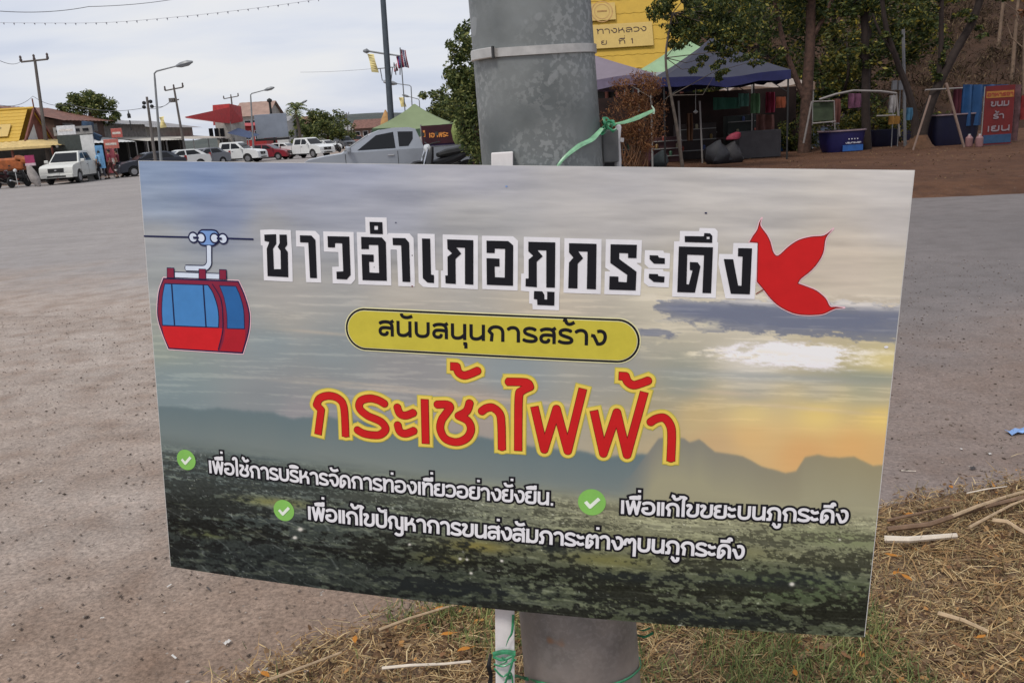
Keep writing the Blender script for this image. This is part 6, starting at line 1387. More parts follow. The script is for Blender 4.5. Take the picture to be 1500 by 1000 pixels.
wire('cable running from the left edge past the leaning pole to the pole with four fittings', [(-10, 152, 40), (48, 141, 56), (100, 152, 58), (212, 158, 52), (250, 147, 76)], .014, .3)
wire('cable drooping from the dark fittings to the crossarm pole', [(222, 156, 52), (252, 146, 76)], .02, .25)
wire('thin cable crossing the sky behind the tall mast', [(440, 106, 90), (566, 99, 80)], .012, .1)
wire('thin cable above the far hills', [(507, 168, 170), (560, 165, 110), (600, 160, 90)], .02, .5)
# bunting
bt = thing('bunting', 'string of tiny pennants sagging across the upper left sky', 'bunting', W(-30, 36, 17)); P = []
ctl = [(-40, 33), (60, 34), (160, 33), (260, 25), (360, 14), (460, 0), (540, -16)]; pts = cr_(ctl, 10); P = [W(x, y, 17) for x, y in pts]
part('string', MB().tube(P, .003, 4), mat('thin string', (.35, .35, .38), .7), bt, world=True)
mb = MB(); seg = np.cumsum([0] + [np.linalg.norm(P[i + 1] - P[i]) for i in range(len(P) - 1)]); k = int(seg[-1] / .19)
for i in range(k):
    s_ = i * .19; q = np.array([np.interp(s_, seg, [p[j] for p in P]) for j in range(3)]); dz = .04 + .01 * math.sin(i * 2.1); mb.add([q + np.array((-.018, 0, 0)), q + np.array((.018, 0, 0)), q + np.array((.006 * math.sin(i), .01, -dz))], [(0, 1, 2)])
part('pennants', mb, mat('grey pennants', (.28, .29, .33), .8, .3, 8), bt, world=True)['kind'] = 'stuff'

# ------------------------------------------------ tents
def tent(label, c, w_, d_, ze, za, roofm, valm, group=None, rz=0.0, val=.28, concave=.35, legs=True, mesh_leg=None):
    v = thing('canopy_tent', label, 'tent', c, rz, group); V = []; Fs = []; n = 8; rings = 7
    for k in range(rings):
        t = k / (rings - 1); s = 1 - t; z = ze + (za - ze) * (t - concave * t * (1 - t))
        for q in range(4):
            for j in range(n):
                u = j / n; x0, y0 = [(-1, -1), (1, -1), (1, 1), (-1, 1)][q]; x1, y1 = [(1, -1), (1, 1), (-1, 1), (-1, -1)][q]
                V.append(((x0 + (x1 - x0) * u) * w_ / 2 * max(s, .02), (y0 + (y1 - y0) * u) * d_ / 2 * max(s, .02), z - .14 * math.sin(math.pi * u) * s * (1 if k else .5) + .05 * s * math.sin(u * 9 + q * 2.1 + k) * math.sin(math.pi * u)))
    m_ = 4 * n
    for k in range(rings - 1):
        for j in range(m_): Fs.append((k * m_ + j, k * m_ + (j + 1) % m_, (k + 1) * m_ + (j + 1) % m_, (k + 1) * m_ + j))
    part('canopy', MB().add(V, Fs), roofm, v, smooth=True)
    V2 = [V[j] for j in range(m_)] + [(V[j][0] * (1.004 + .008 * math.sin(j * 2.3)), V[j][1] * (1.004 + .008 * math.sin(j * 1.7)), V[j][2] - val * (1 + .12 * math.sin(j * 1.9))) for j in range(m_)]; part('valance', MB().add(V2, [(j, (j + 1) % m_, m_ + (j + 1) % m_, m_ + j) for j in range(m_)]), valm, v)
    for x_, y_ in ((-1, -1), (1, -1), (1, 1), (-1, 1)): part('leg', MB().tube([(x_ * w_ / 2 * .97, y_ * d_ / 2 * .97, 0), (x_ * w_ / 2 * .97, y_ * d_ / 2 * .97, ze - .03)], .03, 6), mesh_leg or M_post, v)
    mb = MB(); [mb.tube([(x_ * w_ / 2 * .97, y_ * d_ / 2 * .97, ze - .7), (x_ * w_ / 2 * .97 * .55, y_ * d_ / 2 * .97, ze - .1)], .015, 5) for x_, y_ in ((-1, -1), (1, -1), (1, 1), (-1, 1))]; part('brace', mb, mesh_leg or M_post, v)
    return v
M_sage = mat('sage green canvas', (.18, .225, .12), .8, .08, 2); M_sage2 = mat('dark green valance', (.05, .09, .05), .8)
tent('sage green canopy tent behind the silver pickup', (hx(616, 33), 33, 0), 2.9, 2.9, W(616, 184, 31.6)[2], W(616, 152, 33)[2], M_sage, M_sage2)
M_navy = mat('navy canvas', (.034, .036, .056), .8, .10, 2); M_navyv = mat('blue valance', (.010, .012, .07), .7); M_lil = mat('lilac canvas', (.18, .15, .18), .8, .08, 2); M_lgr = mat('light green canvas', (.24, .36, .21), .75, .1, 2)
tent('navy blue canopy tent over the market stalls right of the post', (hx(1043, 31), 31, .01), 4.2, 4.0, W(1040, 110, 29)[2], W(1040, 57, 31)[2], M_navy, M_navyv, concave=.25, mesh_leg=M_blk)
tent('lilac grey canopy tent partly hidden by the post', (hx(850, 28), 28, .01), 4.2, 3.6, W(890, 112, 26.4)[2], W(850, 72, 28)[2], M_lil, mat('lilac valance', (.16, .13, .19), .8), concave=.1)
tent('light green canopy tent rising behind the navy one', (hx(1005, 35), 35, .01), 4.4, 3.6, W(950, 108, 34)[2], W(1005, 58, 35)[2], M_lgr, mat('pale valance', (.42, .45, .44), .8), concave=.3)
tent('pale cream canopy tent behind the right end of the navy one', (hx(1120, 38), 38, .01), 3.2, 3.0, W(1115, 126, 37)[2], W(1115, 108, 38)[2], mat('cream canvas', (.30, .25, .22), .8), mat('tan valance', (.25, .17, .13), .8), concave=.2)
# banner and dark goods behind the silver pickup
p = at(655, 196, 30); b = thing('stall_banner', 'dark red banner with glowing orange lettering behind the silver pickup bed', 'banner', p); w3 = 1.75
part('cloth', MB().box((0, 0, 0), (w3, .05, .62)), mat('dark maroon cloth', (.04, .008, .014), .8, .3, 3), b)
part('lower_cloth', MB().box((.1, .02, -.55), (w3 + .3, .05, .5)), mat('deep purple cloth', (.028, .015, .055), .8, .3, 3), b)
flatwriting([('เอาพระ', -.62, .05, -.1, .16)], (0, -.03, 0), (1, 0, 0), (0, 0, 1), b, mat('orange lettering', (.75, .28, .06), .6), h=.008)
for i, x_ in enumerate((-.78, .35)): part('lettering', MB().box((x_, -.03, .05), (.07, .01, .22) if i == 0 else (.3, .01, .07)), MATS['orange lettering'], b)
for s in (-1, 1): part('post', MB().tube([(s * w3 / 2, 0, .35), (s * w3 / 2, 0, -p[2] + .01)], .03, 6), M_post, b)
for (px, py, r_, c, lb) in ((668, 189, .22, (.22, .27, .08), 'folded yellow green parasol standing right of the orange lettering'),):
    p = at(px, py, 29.5); single('bundle', MB().lathe([(.06, -.5), (.13, -.35), (.17, -.05), (.12, .12), (.03, .32)], c=tuple(p), n=12).tube([p, p * np.array((1, 1, 0)) + np.array((0, 0, .01))], .03, 5), mat('bundle %.2f' % c[1], c, .7, .3, 6), lb, 'bundle', p, smooth=True)
b = thing('stall_table', 'low table with dark goods between the silver pickup and the tree', 'table', (hx(668, 28), 28, 0)); part('top', MB().bb((-1.3, -.4, .72), (1.2, .4, .76)), M_blk, b)
for x_ in (-1.2, 1.1):
    for y_ in (-.35, .35): part('leg', MB().tube([(x_, y_, 0), (x_, y_, .72)], .02, 6), M_post, b)
# ================================================================== TREES
def leafcloud(name, clumps, size, m, parent, seed=0, droop=.0, flat=.5, aspect=.42):
    rg = np.random.default_rng(seed); Ps = []
    for (c, rad, n) in clumps:
        rad = np.array(rad if hasattr(rad, '__len__') else (rad,) * 3, float)
        d = rg.normal(size=(n, 3)); d /= np.linalg.norm(d, axis=1)[:, None]; r_ = rg.uniform(0, 1, n) ** .45
        # sub-clumping
        k = max(3, n // 60); cc = rg.normal(size=(k, 3)); cc /= np.linalg.norm(cc, axis=1)[:, None]; cc *= rg.uniform(.35, 1.0, (k, 1)) ** .5
        q = cc[rg.integers(0, k, n)] * .85 + d * (r_ * .34)[:, None]
        Ps.append(np.array(c) + q * rad)
    P = np.concatenate(Ps); n = len(P); a = rg.uniform(0, 2 * np.pi, n); el = rg.normal(-droop, flat, n)
    d = np.stack([np.cos(a) * np.cos(el), np.sin(a) * np.cos(el), np.sin(el)], 1); s = rg.normal(size=(n, 3)); s -= d * (s * d).sum(1)[:, None]; s /= np.linalg.norm(s, axis=1)[:, None]
    l = size * rg.uniform(.6, 1.4, n)[:, None]; w_ = l * aspect
    V = np.stack([P - d * l * .5, P + s * w_ * .5, P + d * l * .5, P - s * w_ * .5], 1).reshape(-1, 3) - np.array(parent.location)
    return npmesh(name, V, np.arange(4 * n).reshape(n, 4), m, parent)
M_bark = mat('brown bark', (.07, .038, .027), .9, .45, 9, bump=.9); M_barkd = mat('dark bark', (.026, .017, .014), .9, .3, 6, bump=.5); M_barkg = mat('grey bark', (.10, .08, .065), .9, .3, 6, bump=.4)
M_lfd = leafmat('dark foliage', [(0.0, (.014, .026, .008)), (1.0, (.38, .30, .05)), (.45, (.034, .052, .015)), (.85, (.11, .125, .03))])
M_lfg = leafmat('mid foliage', [(0.0, (.022, .040, .012)), (1.0, (.28, .28, .09)), (.4, (.065, .09, .026)), (.75, (.13, .15, .045))])
M_lfy = leafmat('yellow green foliage', [(0.0, (.03, .045, .012)), (1.0, (.38, .28, .03)), (.5, (.08, .09, .02)), (.88, (.18, .15, .03))])
M_lfb = leafmat('dry brown foliage', [(0.0, (.07, .03, .015)), (1.0, (.34, .18, .07)), (.5, (.17, .065, .026)), (.8, (.22, .10, .04))])
def tree(name, label, cat, base, limbs, clumps, size, lm, bark=M_bark, seed=0, group=None, droop=.2, extra=None):
    v = thing(name, label, cat, base, 0, group); mb = MB()
    rg = np.random.default_rng(seed)
    for pts, r0_, r1_ in limbs[:1]: mb.tube(cr_([tuple(p) for p in pts], 4), np.linspace(r0_, r1_, (len(pts) - 1) * 4 + 1), 10)
    part('trunk', mb, bark, v, smooth=True, world=True)
    mb = MB()
    for pts, r0_, r1_ in limbs[1:]: mb.tube(cr_([tuple(p) for p in pts], 4), np.linspace(r0_, r1_, (len(pts) - 1) * 4 + 1), 8)
    tp = np.array(limbs[0][0][-1])
    for c, rad, n in clumps:      # a thin branch into every clump
        c = np.array(c); L_ = limbs[rg.integers(0, len(limbs))][0]; s = np.array(min([p for l in limbs for p in l[0][1:]], key=lambda p: np.linalg.norm(np.array(p) - c))); m2 = (s + c) / 2 + rg.normal(0, .15, 3); mb.tube([s, m2, c], [r1_ * .6, r1_ * .4, r1_ * .15], 5)
    part('branches', mb, bark, v, smooth=True, world=True)
    leafcloud('crown', clumps, size, lm, v, seed, droop)
    if extra: extra(v)
    return v
def A3(px, py, Y): return at(px, py, Y)
def G0(px, py): p = gnd(px, py, .0); return p
# left of the post
Yt = 23.
b0 = np.array((hx(700, Yt), Yt, 0.0))
cl = [(A3(690, 60, Yt), (.55, .7, .6), 700), (A3(668, 72, Yt), (.35, .5, .45), 260), (A3(700, 110, Yt), (.9, .8, .7), 1500), (A3(672, 118, Yt), (.4, .5, .5), 450), (A3(690, 150, Yt), (.85, .8, .8), 1500), (A3(702, 190, Yt), (.7, .8, .9), 1300), (A3(706, 222, Yt), (.55, .7, .7), 900), (A3(740, 90, Yt + .6), (1.2, .9, 1.2), 1600), (A3(740, 180, Yt + .6), (1.1, .9, 1.5), 1600)]
tree('street_tree', 'loose green tree at the left of the post behind the motorbike', 'tree', b0, [([b0, b0 + (0.05, 0, 1.4), A3(706, 130, Yt), A3(696, 60, Yt)], .10, .03)], [(q[0], q[1], int(q[2] * 1.6)) for q in cl], .115, M_lfg, seed=3, droop=.35)
Yt = 55.; b0 = np.array((hx(668, Yt), Yt, 0.0))
tree('street_tree', 'distant grey green tree behind the green canopy tent', 'tree', b0, [([b0, b0 + (0, 0, 2), A3(660, 160, Yt)], .15, .05)], [(A3(636, 142, Yt), (.9, 1, .7), 260), (A3(655, 150, Yt), (1.2, 1.3, 1.0), 900), (A3(672, 165, Yt), (1.8, 1.5, 1.4), 1600), (A3(650, 170, Yt), (1.4, 1.2, .8), 900)], .26, M_lfg, seed=4)
# left distance
Yt = 68.; b0 = np.array((hx(132, Yt), Yt, 0.0))
tree('broad_tree', 'round leafy green tree rising behind the brown shophouse', 'tree', b0, [([b0, b0 + (0, 0, 3), A3(132, 170, Yt), A3(130, 155, Yt)], .25, .08)], [(A3(x, y, Yt + rr), (rx, 1.6, rz_), n) for x, y, rr, rx, rz_, n in ((110, 156, 0, 1.1, 1.0, 900), (128, 147, .3, 1.3, .9, 1200), (148, 154, 0, 1.2, 1.1, 1200), (130, 164, -.4, 2.0, 1.2, 1800), (158, 168, 0, .8, .9, 600), (98, 160, 0, .5, .7, 300))], .24, M_lfg, seed=5)
def palm(label, px, py, Y, base_py):
    t_ = A3(px, py, Y); b0 = np.array((t_[0] + .1, Y, 0)); v = thing('palm_tree', label, 'palm', b0); part('trunk', MB().tube([b0, (b0 + t_) / 2 + (.1, 0, 0), t_], [.22, .17, .15], 8), M_barkg, v, smooth=True, world=True)
    rg = np.random.default_rng(9)
    for k in range(17):
        a = k * 2.4; el = rg.uniform(-.2, 1.3); ln = rg.uniform(1.9, 2.6); mb = MB(); d = np.array((math.cos(a), math.sin(a), 0)); P = []
        for j in range(9): s = j / 8 * ln; P.append(t_ + d * s * math.cos(el) + np.array((0, 0, s * math.sin(el) - .28 * s * s)))
        for j in range(1, 9):
            for s2 in (-1, 1):
                side = np.array((-d[1], d[0], 0)) * s2; l = .55 * math.sin(math.pi * (j / 9.5)) + .12; mb.add([P[j] - (P[j] - P[j - 1]) * .9, P[j], P[j] + side * l + d * .25 * l - np.array((0, 0, .35 * l))], [(0, 1, 2)])
        part('frond', mb, M_lfg, v, world=True)
palm('palm with drooping fronds right of the billboard', 433, 160, 105, 225)
for i, (x, y, Y, rx, rz_, n, lb) in enumerate(((458, 178, 120, 3.0, 2.2, 1600, 'round green tree right of the palm'), (482, 182, 128, 3.4, 2.4, 1800, 'dark green tree in the middle of the far tree row'), (500, 192, 135, 2.6, 1.8, 1200, 'lower tree at the right end of the far tree row'), (446, 192, 112, 2.2, 1.8, 900, 'small tree below the palm crown'))):
    b0 = np.array((hx(x, Y), Y, 0)); tree('far_tree', lb, 'tree', b0, [([b0, b0 + (0, 0, 1.5), A3(x, y, Y)], .2, .08)], [(A3(x - 6, y + 2, Y), (rx * .6, 2, rz_ * .8), n // 2), (A3(x + 5, y, Y), (rx * .7, 2, rz_), n // 2), (A3(x, y + 10, Y), (rx, 2, rz_ * .7), n // 2)], .42, M_lfg, seed=20 + i, group='trees at the far end of the road')
# market side: dark trees behind the tents
for i, (x, Y, h_, lb) in enumerate(((960, 46, 7.5, 'dark tree behind the yellow roof'), (1050, 44, 9, 'tall dark tree directly above the navy tent'), (1110, 42, 9, 'tall dark tree between the navy tent and the brown trunk'), (1215, 46, 8, 'dark tree behind the thin dark trunk'), (1265, 44, 7, 'dull dark tree behind the slender dark trunk'))):
    b0 = np.array((hx(x, Y), Y, 0)); cl = []
    rg = np.random.default_rng(40 + i)
    for k in range(11): cl.append((b0 + np.array((rg.uniform(-2.8, 2.8), rg.uniform(-1.2, 1.2), 1.6 + (h_ - 1.4) * (k / 10))), (1.9, 1.4, 1.3), 800))
    tree('backdrop_tree', lb, 'tree', b0, [([b0, b0 + (.1, 0, h_ * .5), b0 + (0, 0, h_)], .22, .07)], cl, .24, M_lfd, M_barkd, seed=40 + i, group='dark trees behind the market')
# overhanging foliage on a leaning sapling
Ys = 25.; b0 = np.array((hx(1001, Ys), Ys, 0.0))
tree('leaning_sapling', 'thin pale leaning sapling in front of the navy tent with leaves hanging over it', 'tree', b0, [([b0, A3(992, 190, Ys), A3(983, 140, Ys), A3(975, 85, Ys), A3(985, 20, Ys)], .055, .025)],
     [(A3(x, y, Ys + d_), (rx, .7, rz_), n) for x, y, d_, rx, rz_, n in ((962, 8, 0, .5, .35, 420), (990, 15, .2, .5, .5, 500), (1010, 40, 0, .55, .5, 560), (1040, 25, .3, .8, .6, 800), (1000, 70, 0, .35, .35, 180), (1060, 60, .2, .6, .45, 420), (1085, 78, .2, .6, .3, 300), (1022, 100, 0, .3, .22, 130), (1085, 20, .5, .9, .7, 800), (975, 35, 0, .25, .18, 60), (1110, 88, .4, .35, .22, 110), (1010, -20, .3, 1.2, .5, 600), (1030, 55, .5, .7, .6, 900), (1048, 108, 0, .35, .25, 260), (1000, 50, .4, .6, .6, 700), (1065, 30, .5, .8, .8, 900), (970, 12, .3, .5, .4, 350), (1045, 82, .3, .55, .3, 380))], .12, M_lfd, M_barkg, seed=60, droop=.6)
Yb = 24.3; b0 = np.array((hx(930, Yb), Yb, 0.0))
v = thing('dry_bush', 'tall dry rust brown bush between the post and the sapling', 'bush', b0)
rg = np.random.default_rng(8); mb = MB()
for k in range(60):
    a = rg.uniform(0, 6.28); tp = b0 + np.array((rg.normal(0, .42), rg.normal(0, .3), rg.uniform(.9, 2.5))); mb.tube([b0 + np.array((rg.normal(0, .25), rg.normal(0, .2), 0)), (b0 + tp) / 2 + rg.normal(0, .12, 3), tp], [.012, .009, .003], 4)
part('stems', mb, mat('rusty stems', (.16, .08, .04), .9, .3, 8), v, world=True)
leafcloud('leaves', [(A3(932, 132, Yb), (.8, .6, .5), 2600), (A3(915, 175, Yb), (.7, .6, .7), 2400), (A3(945, 180, Yb), (.7, .6, .7), 2400), (A3(925, 220, Yb), (.7, .6, .4), 1200)], .085, M_lfb, v, 61, .6, aspect=.25)
v = thing('low_shrub', 'low yellow green shrub at the foot of the dry bush', 'shrub', gnd(930, 240)); leafcloud('leaves', [(gnd(918, 240) + (0, 0, .15), (.35, .3, .25), 500), (gnd(950, 242) + (0, 0, .15), (.5, .3, .22), 500)], .09, M_lfy, v, 62); part('stems', MB().tube([(0, 0, 0), (.02, 0, .3)], .02, 5), M_bark, v)
# three trees in front of the market row
b1 = gnd(1178, 224); Y1 = b1[1]
tree('roadside_tree', 'stout brown trunked tree left of the blue tub', 'tree', b1, [([b1, A3(1180, 180, Y1), A3(1183, 120, Y1), A3(1187, 60, Y1), A3(1188, -30, Y1)], .25, .15), ([A3(1180, 150, Y1), A3(1150, 70, Y1), A3(1130, -20, Y1)], .12, .06), ([A3(1187, 60, Y1), A3(1215, 10, Y1), A3(1230, -40, Y1)], .10, .05)],
     [(A3(x, y, Y1 + d_), (rx, 1, rz_), n) for x, y, d_, rx, rz_, n in ((1120, 30, .6, 1.1, .9, 900), (1140, 80, .8, .9, .7, 500), (1165, 10, .5, 1.0, .9, 700), (1215, 20, .4, 1.2, .8, 800), (1150, -20, 0, 1.6, .8, 900), (1120, 105, .8, .6, .3, 200), (1215, -15, 0, 1.5, .9, 800))], .17, M_lfd, M_bark, seed=70)
tree_y = gnd(1235, 214)
v = tree('yellowing_tree', 'small tree with yellow green leaves behind the blue tub', 'tree', tree_y + (0, 4, 0), [([tree_y + (0, 4, 0), A3(1238, 130, 36), A3(1240, 60, 36)], .09, .04)], [(A3(x, y, 36 + d_), (rx, .9, rz_), n) for x, y, d_, rx, rz_, n in ((1228, 60, 0, .7, .8, 500), (1248, 90, 0, .8, .7, 600), (1235, 115, .3, .9, .5, 500), (1215, 95, 0, .6, .5, 300), (1250, 40, .5, .7, .6, 300))], .16, M_lfy, M_barkd, seed=71)
b2 = gnd(1270, 219); Y2 = b2[1]
tree('roadside_tree', 'slender dark trunked tree between the blue tub and the forked tree', 'tree', b2, [([b2, A3(1268, 160, Y2), A3(1268, 90, Y2), A3(1265, -30, Y2)], .17, .12)],
     [(A3(x, y, Y2 + d_), (rx, .9, rz_), n) for x, y, d_, rx, rz_, n in ((1262, 80, 0, .6, .6, 420), (1285, 75, 0, .6, .4, 260), (1272, 20, 0, 1.0, .6, 700), (1250, 5, .3, .8, .5, 500), (1300, 50, 0, .5, .4, 200), (1310, 0, 0, .9, .5, 400))], .16, M_lfd, M_barkd, seed=72)
b3 = gnd(1342, 217); Y3 = b3[1]
def ivy(v): leafcloud('ivy', [(A3(1372, 100, Y3), (.28, .3, .55), 500), (A3(1378, 75, Y3), (.2, .3, .4), 220)], .11, M_lfd, v, 75)
tree('forked_tree', 'forked tree whose two trunks spread in a V above the dark bins', 'tree', b3 + (0.1, 0, 0), [([b3 + (.15, 0, 0), A3(1354, 180, Y3), A3(1372, 130, Y3), A3(1400, 75, Y3), A3(1425, 30, Y3), A3(1445, -30, Y3)], .19, .11), ([b3 + (-.05, 0, 0.05), A3(1340, 175, Y3), A3(1331, 135, Y3), A3(1316, 95, Y3), A3(1298, 40, Y3), A3(1290, -20, Y3)], .16, .07), ([A3(1372, 125, Y3), A3(1378, 80, Y3), A3(1379, 20, Y3), A3(1380, -30, Y3)], .10, .07), ([A3(1316, 90, Y3), A3(1290, 50, Y3), A3(1278, 20, Y3)], .07, .03)],
     [(A3(x, y, Y3 + d_), (rx, .8, rz_), n) for x, y, d_, rx, rz_, n in ((1300, 60, 0, .45, .4, 220), (1330, 30, 0, .7, .4, 320), (1350, 15, 0, .8, .4, 320), (1420, 20, 0, .6, .35, 200), (1435, 50, 0, .3, .3, 90), (1335, -15, 0, 1.6, .6, 800), (1400, -15, .3, 1.6, .5, 600), (1460, -10, 0, 1.0, .4, 300))], .15, M_lfd, M_barkd, seed=74, extra=ivy)
part('earth_mound', MB().lathe([(.55, .0), (.42, .12), (.25, .45)], n=14), mat('ochre earth', (.085, .042, .022), .95, .3, 5), bpy.data.objects['forked_tree'], smooth=True)

# ------------------------------------------------ hills, hillside
def terrain(name, x0, x1, y0, y1, nx, ny, hf, m):
    X, Y = np.meshgrid(np.linspace(x0, x1, nx), np.linspace(y0, y1, ny)); Z = hf(X, Y); V = np.stack([X, Y, Z], -1).reshape(-1, 3); ii = np.arange(nx * ny).reshape(ny, nx)
    o = npmesh(name, V, np.stack([ii[:-1, :-1], ii[:-1, 1:], ii[1:, 1:], ii[1:, :-1]], -1).reshape(-1, 4), m); o['kind'] = 'structure'; return o
M_slope = groundmat('dry slope', ((.042, .022, .014), (.075, .042, .026), (.034, .021, .014)), speck=.3, s1=.12, bump=.6)
hs = lambda X, Y: np.clip((Y - 44 - np.clip(18 - X, 0, 40) * 1.0) * .42, -.3, 40) * (1 + .25 * (fbm(X / 9, Y / 9, 4, 7) - .5)) - .1
terrain('hillside', 2, 110, 44, 130, 70, 60, hs, M_slope)
rg = np.random.default_rng(5); nb = 1500; cx = rg.uniform(9, 50, nb); cy = rg.uniform(46, 86, nb); rr_b = rg.uniform(.3, 1.25, nb); k = 60
X = np.repeat(cx, k) + np.repeat(rr_b, k) * rg.normal(0, .55, nb * k); Y = np.repeat(cy, k) + np.repeat(rr_b, k) * rg.normal(0, .55, nb * k); Z = hs(X, Y); hgt = np.abs(rg.normal(0, .6, nb * k)) * np.repeat(rr_b, k)
ok = Z > .2; X, Y, Z, hgt = X[ok], Y[ok], Z[ok], hgt[ok]; n = len(X)
P = np.stack([X, Y, Z + hgt], 1); d = rg.normal(size=(n, 3)); d[:, 2] = np.abs(d[:, 2]) * 1.6; d /= np.linalg.norm(d, axis=1)[:, None]; s = rg.normal(size=(n, 3)); s -= d * (s * d).sum(1)[:, None]; s /= np.linalg.norm(s, axis=1)[:, None]; l = rg.uniform(.12, .42, n)[:, None]
V = np.stack([P - d * l * .5, P + s * l * .09, P + d * l * .5, P - s * l * .09], 1).reshape(-1, 3)
o = npmesh('dry_brush', V, np.arange(4 * n).reshape(n, 4), leafmat('brush', [(0.0, (.012, .009, .005)), (1.0, (.20, .14, .08)), (.4, (.045, .027, .016)), (.8, (.10, .07, .04))], .9)); tag(o, 'dry brown scrub over the hillside behind the market', 'scrub', None, 'stuff')
def bare(label, px, py, Y, h_, seed):
    zz = hs(np.array([hx(px, Y)]), np.array([Y]))[0]; b0 = np.array((hx(px, Y, zz), Y, max(zz, 0))); rg = np.random.default_rng(seed); v = thing('bare_tree', label, 'tree', b0, 0, 'bare trees on the dry hillside'); top = b0 + np.array((rg.normal(0, .3), 0, h_)); part('trunk', MB().tube([b0, (b0 + top) / 2 + rg.normal(0, .1, 3), top], [.11, .08, .03], 6), mat('pale bare bark', (.19, .13, .09), .9, .3, 4), v, world=True)
    mb = MB()
    for k in range(9):
        t = rg.uniform(.3, .95); s = b0 + (top - b0) * t; e = s + np.array((rg.normal(0, .9), rg.normal(0, .4), rg.uniform(.5, 1.8))); mb.tube([s, (s + e) / 2 + rg.normal(0, .12, 3), e], [.035, .025, .008], 4)
    part('branches', mb, MATS['pale bare bark'], v, world=True)
    leafcloud('dry_leaves', [(b0 + np.array((rg.normal(0, .6), 0, h_ * rg.uniform(.5, 1))), (.9, .8, .8), 90) for _ in range(3)], .22, M_lfb, v, seed)
bare('bare tree on the slope just right of the forked tree', 1462, 0, 55, 6.5, 1); bare('bare tree near the right edge above the red banner', 1482, 0, 50, 7.5, 2); bare('bare tree on the slope between the two forked trunks', 1362, 0, 58, 6, 3); bare('bare tree left of the forked tree on the slope', 1325, 0, 56, 6, 4); bare('bare tree at the extreme right edge of the slope', 1500, 0, 47, 6, 5); bare('small bare tree high on the slope in the upper right', 1430, 0, 66, 6, 6)
M_hill = groundmat('wooded hill', ((.055, .068, .065), (.10, .11, .10), (.075, .08, .07)), speck=.35, s1=.05, bump=.2)
def ridge(X, Y):
    d = np.exp(-((Y - 900) / 160) ** 2); return d * 25 * np.clip(np.interp(X, [-700, -300, -215, -150, -90, -20, 60, 300, 800], [.3, .35, .72, .98, .9, .96, .8, .9, .8]) + .16 * (fbm(X / 60, Y / 200, 4, 3) - .5), 0, 2) - .5
terrain('hills', -900, 1200, 600, 1200, 160, 24, ridge, M_hill)

# ------------------------------------------------ market things at the right
def boxthing(name, lb, cat, px, py, w_, d_, h_, m, rz=0.0, bev=.03, group=None):
    p = gnd(px, py, .01); return single(name, MB().box((0, 0, h_ / 2), (w_, d_, h_)), m, lb, cat, p, group, bevel=bev, world=False)
M_tub = mat('deep blue plastic', (.011, .010, .068), .45, .15, 3); M_tubd = mat('navy plastic', (.005, .006, .024), .5, .2, 3); M_rimw = mat('pale rim', (.26, .19, .21), .6)
def tub(lb, px, py, w_, d_, h_, m, rim=True, text=False, rz=.12, group='plastic tubs of the market', name='plastic_tub'):
    p = gnd(px, py, .01); v = thing(name, lb, 'tub', p, rz, group); n = 28; V = []; prof = [(.82, 0), (.92, .3), (.97, .75), (1.0, 1.0), (.94, 1.0), (.86, .2)]
    se = lambda a: (math.copysign(abs(math.cos(a)) ** .5, math.cos(a)), math.copysign(abs(math.sin(a)) ** .5, math.sin(a)))
    for s, z in prof:
        for j in range(n): c, q = se(2 * math.pi * j / n); V.append((c * s * w_ / 2, q * s * d_ / 2, z * h_))
    Fs = [(i * n + j, i * n + (j + 1) % n, (i + 1) * n + (j + 1) % n, (i + 1) * n + j) for i in range(len(prof) - 1) for j in range(n)] + [tuple(range(n - 1, -1, -1)), tuple(range((len(prof) - 1) * n, len(prof) * n))]
    part('shell', MB().add(V, Fs), m, v, smooth=True)
    if rim:
        V = []
        for s, z in ((1.0, h_), (1.06, h_ + .01), (1.06, h_ + .05), (.95, h_ + .05)):
            for j in range(n): c, q = se(2 * math.pi * j / n); V.append((c * s * w_ / 2, q * s * d_ / 2, z))
        part('rim', MB().add(V, [(i * n + j, i * n + (j + 1) % n, (i + 1) * n + (j + 1) % n, (i + 1) * n + j) for i in range(3) for j in range(n)]), M_rimw, v, smooth=True)
    if text:
        part('printed_label', MB().box((.18, -d_ / 2 * .99, h_ * .18), (w_ * .5, .02, h_ * .30)), mat('label blue', (.02, .09, .30), .5), v)
        mw = mat('white print', (.5, .5, .55), .6)
        for k in range(4): part('printed_dot', MB().box((.02 + k * .11, -d_ / 2 * 1.0, h_ * .62), (.04, .02, .04)), mw, v)
        flatwriting([('บรมกรบรด', -.12, .48, h_ * .40, .055)], (0, -d_ / 2 * 1.03, 0), (1, 0, 0), (0, 0, 1), v, mw, h=.006, wt=.3)
    return v
tub('deep blue tub with pale rim and white print between two tree trunks', 1232, 222, 1.55, 1.0, .72, M_tub, text=True)
tub('grey blue tub behind the left end of the printed blue tub', 1202, 214, 1.3, .9, .82, mat('grey blue plastic', (.12, .15, .22), .5, .15, 3))
tub('dark navy tub right of the slender dark trunk', 1292, 214, 1.2, .9, .62, M_tubd, rim=False)
tub('dark navy tub behind the fork of the tree', 1328, 205, 1.6, .9, .85, M_tubd, rim=False)
tub('large dark navy tub right of the forked tree', 1392, 212, 1.9, 1.0, 1.05, M_tubd)
p = gnd(1222, 208, .01); single('metal_basin', MB().lathe([(.18, .9), (.42, 1.25), (.44, 1.25), (.2, .9)], n=18).lathe([(.3, 0), (.2, .9)], n=12), mat('dull aluminium', (.2, .2, .21), .45, .1, 5, metal=.4), 'grey metal basin on a stand above the printed blue tub', 'basin', p, smooth=True, world=False)
p = gnd(1183, 222, .012); 
